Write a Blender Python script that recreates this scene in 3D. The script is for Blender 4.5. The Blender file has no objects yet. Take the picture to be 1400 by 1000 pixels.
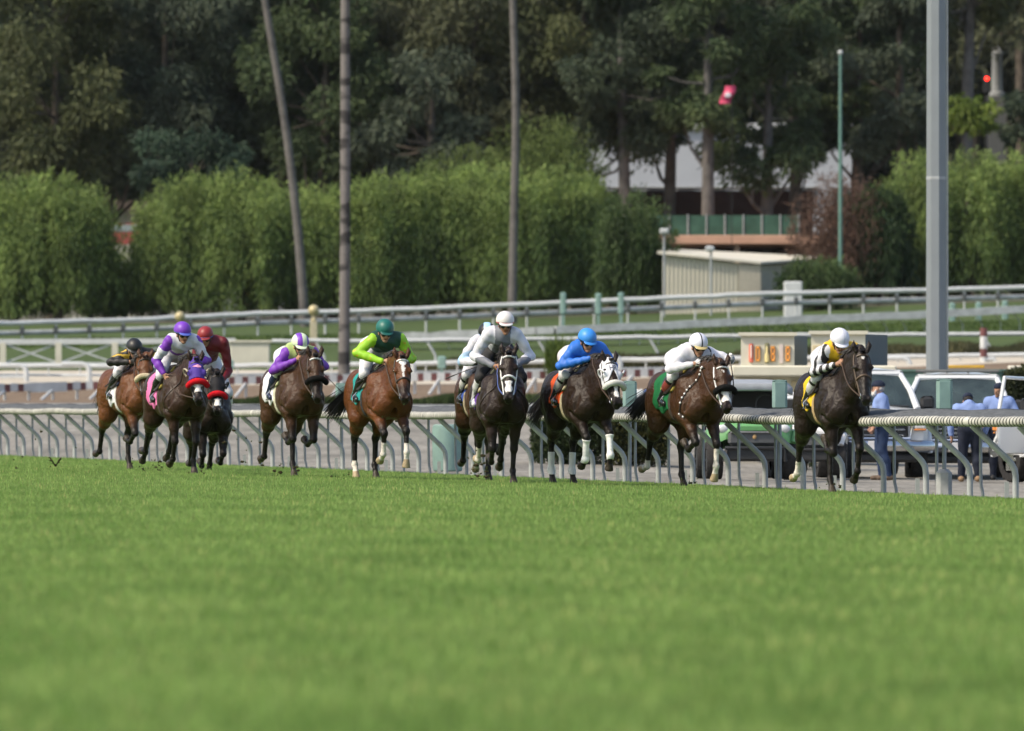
import bpy, bmesh, math, random
import numpy as np
from mathutils import Vector, Matrix
# ------------------------------------------------------------------ camera, sky, sun, exposure
scene = bpy.context.scene
CAM_H = 1.30                       # photographer crouching at the inside of the turf course
FPX = 11667.0                      # focal length in photograph pixels (300 mm on 36 mm, 1400 px wide)
HORIZ = 541.0                      # photograph row of the level line
cam_d = bpy.data.cameras.new('camera'); cam = bpy.data.objects.new('camera', cam_d)
bpy.context.scene.collection.objects.link(cam); scene.camera = cam
cam.location = (0, 0, CAM_H); cam.rotation_euler = (math.radians(90), 0, 0)
cam_d.sensor_width = 36; cam_d.lens = 300; cam_d.shift_y = (HORIZ - 500) / 1400.0
cam_d.clip_start = 1; cam_d.clip_end = 3000
cam_d.dof.use_dof = True; cam_d.dof.focus_distance = 116; cam_d.dof.aperture_fstop = 4.0
SUN_EL, SUN_AZ = 48.0, -118.0       # soft light from the upper left, a little behind the field
world = bpy.data.worlds.new('World'); scene.world = world; world.use_nodes = True
_n = world.node_tree.nodes; _l = world.node_tree.links
_sky = _n.new('ShaderNodeTexSky'); _sky.sky_type = 'NISHITA'; _sky.sun_disc = False
_sky.sun_elevation = math.radians(SUN_EL); _sky.sun_rotation = math.radians(SUN_AZ)
_sky.dust_density = 3.0; _sky.air_density = 1.2
_l.new(_sky.outputs['Color'], _n['Background'].inputs['Color']); _n['Background'].inputs['Strength'].default_value = .135
_sd = bpy.data.lights.new('sun', 'SUN'); _so = bpy.data.objects.new('sun', _sd); bpy.context.scene.collection.objects.link(_so)
_sd.energy = 2.8; _sd.angle = math.radians(5); _sd.color = (1.0, .88, .70)
_dir = Vector((math.sin(math.radians(SUN_AZ)) * math.cos(math.radians(SUN_EL)), math.cos(math.radians(SUN_AZ)) * math.cos(math.radians(SUN_EL)), math.sin(math.radians(SUN_EL))))
_so.rotation_euler = _dir.to_track_quat('Z', 'Y').to_euler()
scene.view_settings.view_transform = 'Standard'; scene.view_settings.look = 'None'
scene.view_settings.exposure = 0.6; scene.view_settings.gamma = 1.0
scene.render.engine = 'CYCLES'
scene.cycles.max_bounces = 6; scene.cycles.transparent_max_bounces = 8
scene.cycles.use_denoising = True

def at(px, py, D):
    """the place D metres from the camera plane that the photograph shows at (px, py)"""
    return Vector(((px - 700) / FPX * D, D, CAM_H + (HORIZ - py) / FPX * D))
def xat(px, D): return (px - 700) / FPX * D
def zat(py, D): return CAM_H + (HORIZ - py) / FPX * D
# line of the running rail: X = RAIL_C - RAIL_K * Y
RAIL_K = .2257; RAIL_C = 30.16
RAIL_N = math.hypot(1, RAIL_K)
def rail_u(X, Y):                  # metres beyond the rail (negative on the turf)
    return (X - (RAIL_C - RAIL_K * Y)) / RAIL_N
HAZE = .000022
# ------------------------------------------------------------------ helpers
COL = bpy.context.scene.collection
RNG = np.random.default_rng(7)

def tag(o, label=None, cat=None, group=None, kind=None):
    if label: o['label'] = label
    if cat: o['category'] = cat
    if group: o['group'] = group
    if kind: o['kind'] = kind
    return o

def link(o, parent=None):
    COL.objects.link(o)
    if parent is not None: o.parent = parent
    return o

def empty(name, loc=(0, 0, 0), rz=0.0, sc=1.0):
    o = bpy.data.objects.new(name, None)
    o.location = loc; o.rotation_euler = (0, 0, rz); o.scale = (sc, sc, sc)
    return link(o)

def mesh_np(name, V, F, mats=(), mi=None, smooth=True, col=None):
    """V (n,3); F list of arrays (m,3)/(m,4)"""
    me = bpy.data.meshes.new(name)
    if isinstance(F, np.ndarray): F = [F]
    F = [f for f in F if len(f)]
    V = np.asarray(V, np.float32)
    nl = sum(f.size for f in F); nf = sum(len(f) for f in F)
    me.vertices.add(len(V)); me.vertices.foreach_set('co', V.ravel())
    me.loops.add(nl); me.polygons.add(nf)
    if nl: me.loops.foreach_set('vertex_index', np.concatenate([f.ravel() for f in F]).astype(np.int32))
    st = []; c = 0
    for f in F:
        k = f.shape[1]; st.append(c + k * np.arange(len(f))); c += k * len(f)
    if nf: me.polygons.foreach_set('loop_start', np.concatenate(st).astype(np.int32))
    for m in mats: me.materials.append(m)
    if mi is not None: me.polygons.foreach_set('material_index', np.asarray(mi, np.int32))
    me.polygons.foreach_set('use_smooth', np.full(nf, smooth))
    if col is not None:
        a = me.color_attributes.new('coat', 'FLOAT_COLOR', 'POINT')
        c4 = np.ones((len(V), 4), np.float32); c4[:, :3] = col
        a.data.foreach_set('color', c4.ravel())
    me.update(calc_edges=True); me.validate()
    return me

def obj(name, me, parent=None, loc=None, rz=None):
    o = bpy.data.objects.new(name, me)
    if loc is not None: o.location = loc
    if rz is not None: o.rotation_euler = (0, 0, rz)
    return link(o, parent)

class MB:
    """collects simple shapes into one mesh"""
    def __init__(s): s.V = []; s.F3 = []; s.F4 = []; s.n = 0; s.m3 = []; s.m4 = []
    def add(s, V, F, m=0):
        V = np.asarray(V, float).reshape(-1, 3)
        for f in F:
            if len(f) == 4: s.F4.append([i + s.n for i in f]); s.m4.append(m)
            elif len(f) == 3: s.F3.append([i + s.n for i in f]); s.m3.append(m)
            else:
                for i in range(1, len(f) - 1): s.F3.append([f[0] + s.n, f[i] + s.n, f[i + 1] + s.n]); s.m3.append(m)
        s.V.append(V); s.n += len(V)
        return s
    def box(s, c, d, m=0, rz=0.0, bev=0.0):
        cx, cy, cz = c; dx, dy, dz = d[0] / 2, d[1] / 2, d[2] / 2
        b = min(bev, dx * .9, dy * .9, dz * .9)
        if b <= 0:
            P = [(x, y, z) for z in (-dz, dz) for x, y in ((-dx, -dy), (dx, -dy), (dx, dy), (-dx, dy))]
            F = [(3, 2, 1, 0), (4, 5, 6, 7), (0, 1, 5, 4), (1, 2, 6, 5), (2, 3, 7, 6), (3, 0, 4, 7)]
        else:
            P = []
            def ring(ix, iy, z):
                for x, y in ((-ix + b, -iy), (ix - b, -iy), (ix, -iy + b), (ix, iy - b), (ix - b, iy), (-ix + b, iy), (-ix, iy - b), (-ix, -iy + b)):
                    P.append((x, y, z))
            ring(dx - b, dy - b, -dz); ring(dx, dy, -dz + b); ring(dx, dy, dz - b); ring(dx - b, dy - b, dz)
            F = [tuple(range(7, -1, -1)), tuple(range(24, 32))]
            for r in range(3):
                for i in range(8):
                    j = (i + 1) % 8
                    F.append((r * 8 + i, r * 8 + j, r * 8 + 8 + j, r * 8 + 8 + i))
        P = np.array(P)
        if rz:
            ca, sa = math.cos(rz), math.sin(rz)
            P = np.stack([P[:, 0] * ca - P[:, 1] * sa, P[:, 0] * sa + P[:, 1] * ca, P[:, 2]], 1)
        return s.add(P + np.array(c), F, m)
    def tube(s, pts, r, n=8, m=0, cap=True):
        pts = np.asarray(pts, float); k = len(pts)
        r = np.broadcast_to(np.asarray(r, float), (k,))
        T = np.gradient(pts, axis=0); T /= np.linalg.norm(T, axis=1)[:, None] + 1e-12
        ref = np.array([0, 0, 1.]) if abs(T[0][2]) < .9 else np.array([1., 0, 0])
        V = []
        u = np.cross(T[0], ref); u /= np.linalg.norm(u)
        for i in range(k):
            u = u - T[i] * np.dot(u, T[i]); u /= np.linalg.norm(u) + 1e-12
            v = np.cross(T[i], u)
            for j in range(n):
                a = 2 * math.pi * j / n
                V.append(pts[i] + r[i] * (math.cos(a) * u + math.sin(a) * v))
        F = []
        for i in range(k - 1):
            for j in range(n):
                F.append((i * n + j, i * n + (j + 1) % n, (i + 1) * n + (j + 1) % n, (i + 1) * n + j))
        if cap:
            F.append(tuple(range(n - 1, -1, -1))); F.append(tuple(range((k - 1) * n, k * n)))
        return s.add(V, F, m)
    def lathe(s, prof, c=(0, 0, 0), n=16, m=0):
        V = [(c[0] + r * math.cos(2 * math.pi * j / n), c[1] + r * math.sin(2 * math.pi * j / n), c[2] + z) for r, z in prof for j in range(n)]
        F = []
        for i in range(len(prof) - 1):
            for j in range(n):
                F.append((i * n + j, i * n + (j + 1) % n, (i + 1) * n + (j + 1) % n, (i + 1) * n + j))
        F.append(tuple(range(n - 1, -1, -1))); F.append(tuple(range((len(prof) - 1) * n, len(prof) * n)))
        return s.add(V, F, m)
    def sphere(s, c, r, n=12, m=0, sq=(1, 1, 1)):
        k = max(4, n // 2)
        V = []; F = []
        for i in range(k + 1):
            t = math.pi * i / k
            for j in range(n):
                a = 2 * math.pi * j / n
                V.append((c[0] + sq[0] * r * math.sin(t) * math.cos(a), c[1] + sq[1] * r * math.sin(t) * math.sin(a), c[2] - sq[2] * r * math.cos(t)))
        for i in range(k):
            for j in range(n):
                F.append((i * n + j, i * n + (j + 1) % n, (i + 1) * n + (j + 1) % n, (i + 1) * n + j))
        return s.add(V, F, m)
    def prism(s, poly, axis, a, b, m=0):
        """poly: 2-D outline, extruded along axis (0,1,2) from a to b"""
        n = len(poly); V = []
        for h in (a, b):
            for p, q in poly:
                V.append((h, p, q) if axis == 0 else ((p, h, q) if axis == 1 else (p, q, h)))
        F = [tuple(range(n - 1, -1, -1)), tuple(range(n, 2 * n))] + [(i, (i + 1) % n, n + (i + 1) % n, n + i) for i in range(n)]
        return s.add(V, F, m)
    def mesh(s, name, mats, smooth=False):
        if not isinstance(mats, (list, tuple)): mats = [mats]
        V = np.concatenate(s.V) if s.V else np.zeros((0, 3))
        F = []; mi = []
        if s.F3: F.append(np.array(s.F3)); mi += s.m3
        if s.F4: F.append(np.array(s.F4)); mi += s.m4
        me = mesh_np(name, V, F, mats, mi, smooth)
        bm = bmesh.new(); bm.from_mesh(me)
        bmesh.ops.recalc_face_normals(bm, faces=bm.faces)
        bm.to_mesh(me); bm.free()
        if smooth: me.set_sharp_from_angle(angle=math.radians(40))
        return me
    def build(s, name, mats, parent=None, smooth=False, loc=None, rz=None):
        return obj(name, s.mesh(name, mats, smooth), parent, loc, rz)

def dup(o, parent=None):
    c = o.copy(); COL.objects.link(c); c.parent = parent
    for ch in list(o.children): dup(ch, c)
    return c

# ------------------------------------------------------------------ materials
MATS = {}
def nodemat(name):
    m = bpy.data.materials.new(name); m.use_nodes = True
    return m, m.node_tree.nodes, m.node_tree.links, m.node_tree.nodes['Principled BSDF']

def mat(name, col, rough=.6, spec=.5, metal=0., var=.12, scale=8., bump=0., bscale=60., emit=0., coat=0., trans=0., col2=None):
    """procedural paint / cloth / metal with a noise variation"""
    if name in MATS: return MATS[name]
    m, N, L, P = nodemat(name)
    P.inputs['Roughness'].default_value = rough
    P.inputs['Metallic'].default_value = metal
    P.inputs['Specular IOR Level'].default_value = spec
    P.inputs['Coat Weight'].default_value = coat
    tc = N.new('ShaderNodeTexCoord')
    nz = N.new('ShaderNodeTexNoise'); nz.inputs['Scale'].default_value = scale; nz.inputs['Detail'].default_value = 6
    L.new(tc.outputs['Object'], nz.inputs['Vector'])
    rp = N.new('ShaderNodeValToRGB'); rp.color_ramp.elements[0].position = .3; rp.color_ramp.elements[1].position = .7
    c2 = col2 if col2 else tuple(min(1, c * (1 + var)) for c in col)
    c1 = tuple(c * (1 - var) for c in col)
    rp.color_ramp.elements[0].color = (*c1, 1); rp.color_ramp.elements[1].color = (*c2, 1)
    L.new(nz.outputs['Fac'], rp.inputs['Fac']); L.new(rp.outputs['Color'], P.inputs['Base Color'])
    if bump:
        nb = N.new('ShaderNodeTexNoise'); nb.inputs['Scale'].default_value = bscale; nb.inputs['Detail'].default_value = 4
        L.new(tc.outputs['Object'], nb.inputs['Vector'])
        b = N.new('ShaderNodeBump'); b.inputs['Strength'].default_value = bump; b.inputs['Distance'].default_value = .02
        L.new(nb.outputs['Fac'], b.inputs['Height']); L.new(b.outputs['Normal'], P.inputs['Normal'])
    if emit:
        L.new(rp.outputs['Color'], P.inputs['Emission Color']); P.inputs['Emission Strength'].default_value = emit
    if trans: P.inputs['Transmission Weight'].default_value = trans
    MATS[name] = m
    return m

def coatmat(name, rough=.37):
    if name in MATS: return MATS[name]
    m, N, L, P = nodemat(name)
    at = N.new('ShaderNodeAttribute'); at.attribute_name = 'coat'
    tc = N.new('ShaderNodeTexCoord')
    nz = N.new('ShaderNodeTexNoise'); nz.inputs['Scale'].default_value = 9; nz.inputs['Detail'].default_value = 8; nz.inputs['Roughness'].default_value = .65
    L.new(tc.outputs['Object'], nz.inputs['Vector'])
    mp = N.new('ShaderNodeMapRange'); mp.inputs[1].default_value = .25; mp.inputs[2].default_value = .75; mp.inputs[3].default_value = .72; mp.inputs[4].default_value = 1.28
    L.new(nz.outputs['Fac'], mp.inputs[0])
    mx = N.new('ShaderNodeMix'); mx.data_type = 'RGBA'; mx.blend_type = 'MULTIPLY'; mx.inputs[0].default_value = 1
    L.new(at.outputs['Color'], mx.inputs[6]); L.new(mp.outputs[0], mx.inputs[7]); L.new(mx.outputs[2], P.inputs['Base Color'])
    rr = N.new('ShaderNodeMapRange'); rr.inputs[3].default_value = rough - .10; rr.inputs[4].default_value = rough + .16
    L.new(nz.outputs['Fac'], rr.inputs[0]); L.new(rr.outputs[0], P.inputs['Roughness'])
    P.inputs['Specular IOR Level'].default_value = .20
    # fine hair / muscle relief
    n2 = N.new('ShaderNodeTexNoise'); n2.inputs['Scale'].default_value = 11; n2.inputs['Detail'].default_value = 5
    L.new(tc.outputs['Object'], n2.inputs['Vector'])
    b = N.new('ShaderNodeBump'); b.inputs['Strength'].default_value = .7; b.inputs['Distance'].default_value = .05
    L.new(n2.outputs['Fac'], b.inputs['Height']); L.new(b.outputs['Normal'], P.inputs['Normal'])
    MATS[name] = m
    return m

# ------------------------------------------------------------------ implicit surfaces
class SDF:
    def __init__(s): s.P = []
    def cone(s, a, b, ra, rb=None, k=.03, sy=1., t=0, clip=None):
        s.P.append(('c', np.array(a, float), np.array(b, float), ra, ra if rb is None else rb, k, sy, t, clip)); return s
    def carve(s, a, b, ra, rb=None, k=.05):
        s.P.append(('c', np.array(a, float), np.array(b, float), ra, ra if rb is None else rb, k, 1., -1, None)); return s
    def ell(s, c, r, k=.03, t=0, R=None):
        s.P.append(('e', np.array(c, float), np.array(r, float) if np.ndim(r) else np.array([r, r, r], float), None if R is None else np.array(R, float), 0, k, 1., t, None)); return s
    def copy(s, tags=None, grow=0.):
        o = SDF()
        for p in s.P:
            if tags is not None and p[7] not in tags and not (p[7] == -1 and 1 in tags): continue
            p = list(p)
            if p[0] == 'c': p[3] += grow; p[4] += grow
            else: p[2] = p[2] + grow
            o.P.append(tuple(p))
        return o
    def bounds(s, pad=.04):
        lo = np.full(3, 1e9); hi = -lo
        for p in s.P:
            if p[0] == 'c':
                r = max(p[3], p[4])
                lo = np.minimum(lo, np.minimum(p[1], p[2]) - r); hi = np.maximum(hi, np.maximum(p[1], p[2]) + r)
            else:
                r = p[2].max() if p[3] is not None else p[2]
                lo = np.minimum(lo, p[1] - r); hi = np.maximum(hi, p[1] + r)
        return lo - pad, hi + pad
    def prim(s, p, X, Y, Z):
        if p[0] == 'c':
            _, a, b, ra, rb, k, sy, t, clip = p
            Yp = (Y - a[1]) / sy + a[1] if sy != 1 else Y
            ba = b - a; L2 = ba @ ba + 1e-12
            px, py, pz = X - a[0], Yp - a[1], Z - a[2]
            h = np.clip((px * ba[0] + py * ba[1] + pz * ba[2]) / L2, 0, 1)
            d = np.sqrt((px - h * ba[0]) ** 2 + (py - h * ba[1]) ** 2 + (pz - h * ba[2]) ** 2) - (ra + (rb - ra) * h)
            if sy < 1: d = d * (0.5 + .5 * sy)
            if clip is not None:
                c, n = clip
                d = np.maximum(d, (X - c[0]) * n[0] + (Y - c[1]) * n[1] + (Z - c[2]) * n[2])
            return d
        _, c, r, R = p[:4]
        q = [X - c[0], Y - c[1], Z - c[2]]
        if R is not None: q = [sum(R[i][j] * q[j] for j in range(3)) for i in range(3)]
        k0 = np.sqrt((q[0] / r[0]) ** 2 + (q[1] / r[1]) ** 2 + (q[2] / r[2]) ** 2)
        k1 = np.sqrt((q[0] / r[0] ** 2) ** 2 + (q[1] / r[1] ** 2) ** 2 + (q[2] / r[2] ** 2) ** 2) + 1e-9
        return np.where(k0 < 1e-3, -r.min(), k0 * (k0 - 1) / k1)
    def grid(s, h, lo=None, hi=None):
        if lo is None: lo, hi = s.bounds()
        n = np.ceil((hi - lo) / h).astype(int) + 1
        ax = [np.float32(lo[i] + h * np.arange(n[i])) for i in range(3)]
        D = np.full(n, 9., np.float32); M = np.full(n, 9., np.float32); T = np.zeros(n, np.int16)
        for p in s.P:
            if p[0] == 'c': r = max(p[3], p[4]); l = np.minimum(p[1], p[2]) - r; u = np.maximum(p[1], p[2]) + r
            else: r = p[2].max() if p[3] is not None else p[2]; l = p[1] - r; u = p[1] + r
            mg = p[5] + 3 * h + .02
            i0 = np.clip(np.floor((l - mg - lo) / h).astype(int), 0, n); i1 = np.clip(np.ceil((u + mg - lo) / h).astype(int) + 1, 0, n)
            if (i1 <= i0).any(): continue
            sl = tuple(slice(i0[i], i1[i]) for i in range(3))
            X = ax[0][sl[0]][:, None, None]; Y = ax[1][sl[1]][None, :, None]; Z = ax[2][sl[2]][None, None, :]
            d = s.prim(p, X, Y, Z).astype(np.float32)
            d = np.broadcast_to(d, D[sl].shape)
            a = D[sl]; k = p[5]
            if p[7] == -1:
                hh = np.maximum(k - np.abs(a + d), 0) / k
                D[sl] = np.maximum(a, -d) + hh * hh * k * .25; continue
            if k > 0:
                hh = np.maximum(k - np.abs(a - d), 0) / k
                D[sl] = np.minimum(a, d) - hh * hh * k * .25
            else: D[sl] = np.minimum(a, d)
            w = d < M[sl]
            T[sl] = np.where(w, p[7], T[sl]); M[sl] = np.where(w, d, M[sl])
        return Field(D, T, lo, h)

class Field:
    def __init__(s, D, T, lo, h): s.D = D; s.T = T; s.lo = np.asarray(lo, float); s.h = h
    def xyz(s):
        n = s.D.shape
        return [(s.lo[i] + s.h * np.arange(n[i])).reshape([-1 if j == i else 1 for j in range(3)]) for i in range(3)]
    def sample(s, P):
        P = np.asarray(P, float); q = (P - s.lo) / s.h
        n = np.array(s.D.shape)
        q = np.clip(q, 0, n - 1.001); i = q.astype(int); f = q - i
        r = 0
        for a in (0, 1):
            for b in (0, 1):
                for c in (0, 1):
                    w = (f[:, 0] if a else 1 - f[:, 0]) * (f[:, 1] if b else 1 - f[:, 1]) * (f[:, 2] if c else 1 - f[:, 2])
                    r = r + w * s.D[i[:, 0] + a, i[:, 1] + b, i[:, 2] + c]
        return r
    def label(s, P):
        q = np.rint((np.asarray(P) - s.lo) / s.h).astype(int)
        q = np.clip(q, 0, np.array(s.D.shape) - 1)
        return s.T[q[:, 0], q[:, 1], q[:, 2]]
    def grad(s, P):
        e = s.h
        g = np.stack([s.sample(P + np.eye(3)[i] * e) - s.sample(P - np.eye(3)[i] * e) for i in range(3)], 1)
        return g / (np.linalg.norm(g, axis=1)[:, None] + 1e-9)
    def project(s, P, off=.01, it=14):
        P = np.array(P, float)
        for _ in range(it):
            P = P - s.grad(P) * np.clip(s.sample(P) - off, -.05, .05)[:, None]
        return P
    def nets(s):
        D = s.D; n = np.array(D.shape)
        ins = D < 0
        c = n - 1
        cnt = np.zeros(c, np.int8)
        for a in (0, 1):
            for b in (0, 1):
                for d in (0, 1):
                    cnt += ins[a:a + c[0], b:b + c[1], d:d + c[2]]
        act = (cnt > 0) & (cnt < 8)
        I = np.argwhere(act)
        idx = np.full(c, -1, np.int64); idx[act] = np.arange(len(I))
        S = np.zeros((len(I), 3)); K = np.zeros(len(I))
        cor = [(a, b, d) for a in (0, 1) for b in (0, 1) for d in (0, 1)]
        for p in cor:
            for ax in range(3):
                if p[ax]: continue
                q = list(p); q[ax] = 1
                d0 = D[I[:, 0] + p[0], I[:, 1] + p[1], I[:, 2] + p[2]]; d1 = D[I[:, 0] + q[0], I[:, 1] + q[1], I[:, 2] + q[2]]
                cr = (d0 < 0) != (d1 < 0)
                t = np.where(cr, d0 / np.where(cr, d0 - d1, 1), 0)
                v = np.tile(np.array(p, float), (len(I), 1)); v[:, ax] = t
                S += v * cr[:, None]; K += cr
        V = (I + S / K[:, None]) * s.h + s.lo
        Q = []
        for ax in range(3):
            b, d = (ax + 1) % 3, (ax + 2) % 3
            sl0 = [slice(None)] * 3; sl1 = [slice(None)] * 3
            sl0[ax] = slice(0, -1); sl1[ax] = slice(1, None)
            A = ins[tuple(sl0)]; B = ins[tuple(sl1)]
            E = np.argwhere(A != B)
            E = E[(E[:, b] > 0) & (E[:, d] > 0) & (E[:, b] < n[b] - 1) & (E[:, d] < n[d] - 1)]
            if not len(E): continue
            fl = A[E[:, 0], E[:, 1], E[:, 2]]
            def cell(ob, od):
                e = E.copy(); e[:, b] += ob; e[:, d] += od
                return idx[e[:, 0], e[:, 1], e[:, 2]]
            q = np.stack([cell(-1, -1), cell(0, -1), cell(0, 0), cell(-1, 0)], 1)
            q[~fl] = q[~fl][:, ::-1]
            Q.append(q)
        F = np.concatenate(Q) if Q else np.zeros((0, 4), int)
        F = F[(F >= 0).all(1)]
        return V, F

def shell(field, t, mask):
    """cloth or leather lying on a body: the band between the body and body + t, inside mask(X,Y,Z) < 0"""
    X, Y, Z = field.xyz()
    m = mask(X, Y, Z)
    D = np.maximum(field.D - t, m).astype(np.float32)
    D = np.maximum(D, -(field.D + .012))
    D = np.broadcast_to(D, field.D.shape)
    w = np.argwhere(D < field.h * 2)
    if not len(w): return None
    lo = np.maximum(w.min(0) - 1, 0); hi = w.max(0) + 2
    sub = np.ascontiguousarray(D[lo[0]:hi[0], lo[1]:hi[1], lo[2]:hi[2]])
    sub = np.pad(sub, 1, constant_values=1.)
    return Field(sub, np.zeros(sub.shape, np.int16), field.lo + (lo - 1) * field.h, field.h)

def field_obj(name, f, mats, parent=None, mi=None, col=None):
    V, F = f.nets()
    if not isinstance(mats, (list, tuple)): mats = [mats]
    C = V[F].mean(1) if mi is not None else None
    me = mesh_np(name, V, F, mats, mi(C) if mi is not None else None, True, col(V) if col is not None else None)
    return obj(name, me, parent)

def sstep(a, b, x):
    t = np.clip((x - a) / (b - a), 0, 1); return t * t * (3 - 2 * t)
def vnoise(P, s=1., seed=0):
    """cheap smooth pseudo-noise from sines"""
    P = np.asarray(P) * s; r = np.random.default_rng(seed); o = 0
    for i in range(5):
        w = r.normal(size=3); ph = r.uniform(0, 6.3)
        o = o + np.sin(P @ w * (1 + .5 * i) + ph) / (1 + .4 * i)
    return o / 3
# ------------------------------------------------------------------ terrain
# height profiles of the ground beyond the running rail along three sight lines
_PROF = {
    0:    [(182, 0), (205, .45), (228, zat(575, 228)), (264, zat(553, 264)), (300, zat(547, 300)), (314, zat(518, 314)), (338, zat(497, 338)), (366, zat(468, 366)), (400, zat(441, 400)), (520, zat(436, 520)), (900, 14)],
    700:  [(133, 0), (160, -.04), (182, .12), (228, zat(577, 228)), (264, zat(556, 264)), (300, zat(538, 300)), (314, zat(517, 314)), (338, zat(495, 338)), (366, zat(457, 366)), (400, zat(433, 400)), (520, zat(428, 520)), (900, 14)],
    1400: [(106, 0), (120, -.05), (140, -.16), (160, -.27), (184, -.05), (228, zat(535, 228)), (264, zat(517, 264)), (300, zat(501, 300)), (314, zat(492, 314)), (338, zat(472, 338)), (366, zat(441, 366)), (400, zat(407, 400)), (520, zat(400, 520)), (900, 14)],
}
def _prof(k, D):
    a = _PROF[k]; return np.interp(D, [q[0] for q in a], [q[1] for q in a])
def ground_z(X, Y):
    X = np.asarray(X, float); Y = np.asarray(Y, float)
    u = rail_u(X, Y)
    turf = .27 * (1 - np.exp(np.minimum(u, 0) / 8.2)) - .03
    px = 700 + X / np.maximum(Y, 1) * FPX
    t = np.clip(px / 700, 0, 2)
    a, b, c = _prof(0, Y), _prof(700, Y), _prof(1400, Y)
    z = np.where(t < 1, a + (b - a) * t, b + (c - b) * (t - 1))
    z = z * sstep(0, 6, u)
    return np.where(u < 0, turf, z)
def gz(X, Y): return float(ground_z(np.array([X]), np.array([Y]))[0])
def on_ground(px, D): X = xat(px, D); return Vector((X, D, gz(X, D)))

def ground_mat(name, c1, c2, c3, scale, rough=.95, bump=.5, stretch=(1, 1, 1), bscale=4., fine=1.):
    m, N, L, P = nodemat(name)
    P.inputs['Roughness'].default_value = rough; P.inputs['Specular IOR Level'].default_value = .15
    g = N.new('ShaderNodeNewGeometry'); mp = N.new('ShaderNodeMapping'); mp.inputs['Scale'].default_value = stretch
    mp.inputs['Rotation'].default_value = (0, 0, -math.atan(RAIL_K))
    L.new(g.outputs['Position'], mp.inputs['Vector'])
    n1 = N.new('ShaderNodeTexNoise'); n1.inputs['Scale'].default_value = scale; n1.inputs['Detail'].default_value = 9; n1.inputs['Roughness'].default_value = .62
    n2 = N.new('ShaderNodeTexNoise'); n2.inputs['Scale'].default_value = scale * 14 * fine; n2.inputs['Detail'].default_value = 5
    for n in (n1, n2): L.new(mp.outputs[0], n.inputs['Vector'])
    r1 = N.new('ShaderNodeValToRGB'); r1.color_ramp.elements[0].position = .34; r1.color_ramp.elements[1].position = .66
    r1.color_ramp.elements[0].color = (*c1, 1); r1.color_ramp.elements[1].color = (*c2, 1)
    L.new(n1.outputs['Fac'], r1.inputs['Fac'])
    mx = N.new('ShaderNodeMix'); mx.data_type = 'RGBA'; mx.inputs[7].default_value = (*c3, 1)
    mr = N.new('ShaderNodeMapRange'); mr.inputs[1].default_value = .45; mr.inputs[2].default_value = .75; mr.inputs[4].default_value = .7
    L.new(n2.outputs['Fac'], mr.inputs[0]); L.new(mr.outputs[0], mx.inputs[0]); L.new(r1.outputs[0], mx.inputs[6]); L.new(mx.outputs[2], P.inputs['Base Color'])
    b = N.new('ShaderNodeBump'); b.inputs['Strength'].default_value = bump; b.inputs['Distance'].default_value = .06
    n3 = N.new('ShaderNodeTexNoise'); n3.inputs['Scale'].default_value = bscale; n3.inputs['Detail'].default_value = 8
    L.new(mp.outputs[0], n3.inputs['Vector']); L.new(n3.outputs['Fac'], b.inputs['Height']); L.new(b.outputs['Normal'], P.inputs['Normal'])
    return m

def polar_strip(name, D0, D1, m, nd, lift=0., relief=0.):
    """ground between two distances beyond the rail, wider than the picture"""
    th = np.linspace(-1500, 2900, 120); Ds = np.linspace(D0, D1, nd)
    V = []
    for D in Ds:
        X = xat(th, D); Y = np.full_like(X, D)
        z = ground_z(X, Y)
        V.append(np.stack([X, Y, z + lift + relief * vnoise(np.stack([X * 1.5, Y * .5, Y * 0], 1), 1.4, 4)], 1))
    V = np.concatenate(V); n = len(th)
    F = np.array([(i * n + j, i * n + j + 1, (i + 1) * n + j + 1, (i + 1) * n + j) for i in range(nd - 1) for j in range(n - 1)])
    o = obj(name, mesh_np(name, V, F, [m], None, True)); tag(o, kind='structure'); return o

# turf course: a sheet in rail coordinates
def turf():
    vs = np.linspace(-40, 330, 150); us = np.concatenate([[.12], -np.geomspace(.05, 120, 50)])
    dv = np.array([-RAIL_K, 1]) / RAIL_N; nv = np.array([1, RAIL_K]) / RAIL_N; o0 = np.array([RAIL_C, 0])
    V = []
    for v in vs:
        P = o0 + dv * v + nv * us[:, None]
        z = .27 * (1 - np.exp(np.minimum(us, 0) / 8.2)) - .03
        V.append(np.column_stack([P, z]))
    V = np.concatenate(V); n = len(us)
    F = np.array([(i * n + j + 1, i * n + j, (i + 1) * n + j, (i + 1) * n + j + 1) for i in range(len(vs) - 1) for j in range(n - 1)])
    m = ground_mat('turf', (.09, .165, .03), (.115, .195, .04), (.075, .13, .025), .5, bump=.6, stretch=(1, .6, 1), bscale=30)
    return tag(obj('turf_course', mesh_np('turf_course', V, F, [m], None, True)), kind='structure')
turf()
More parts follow.
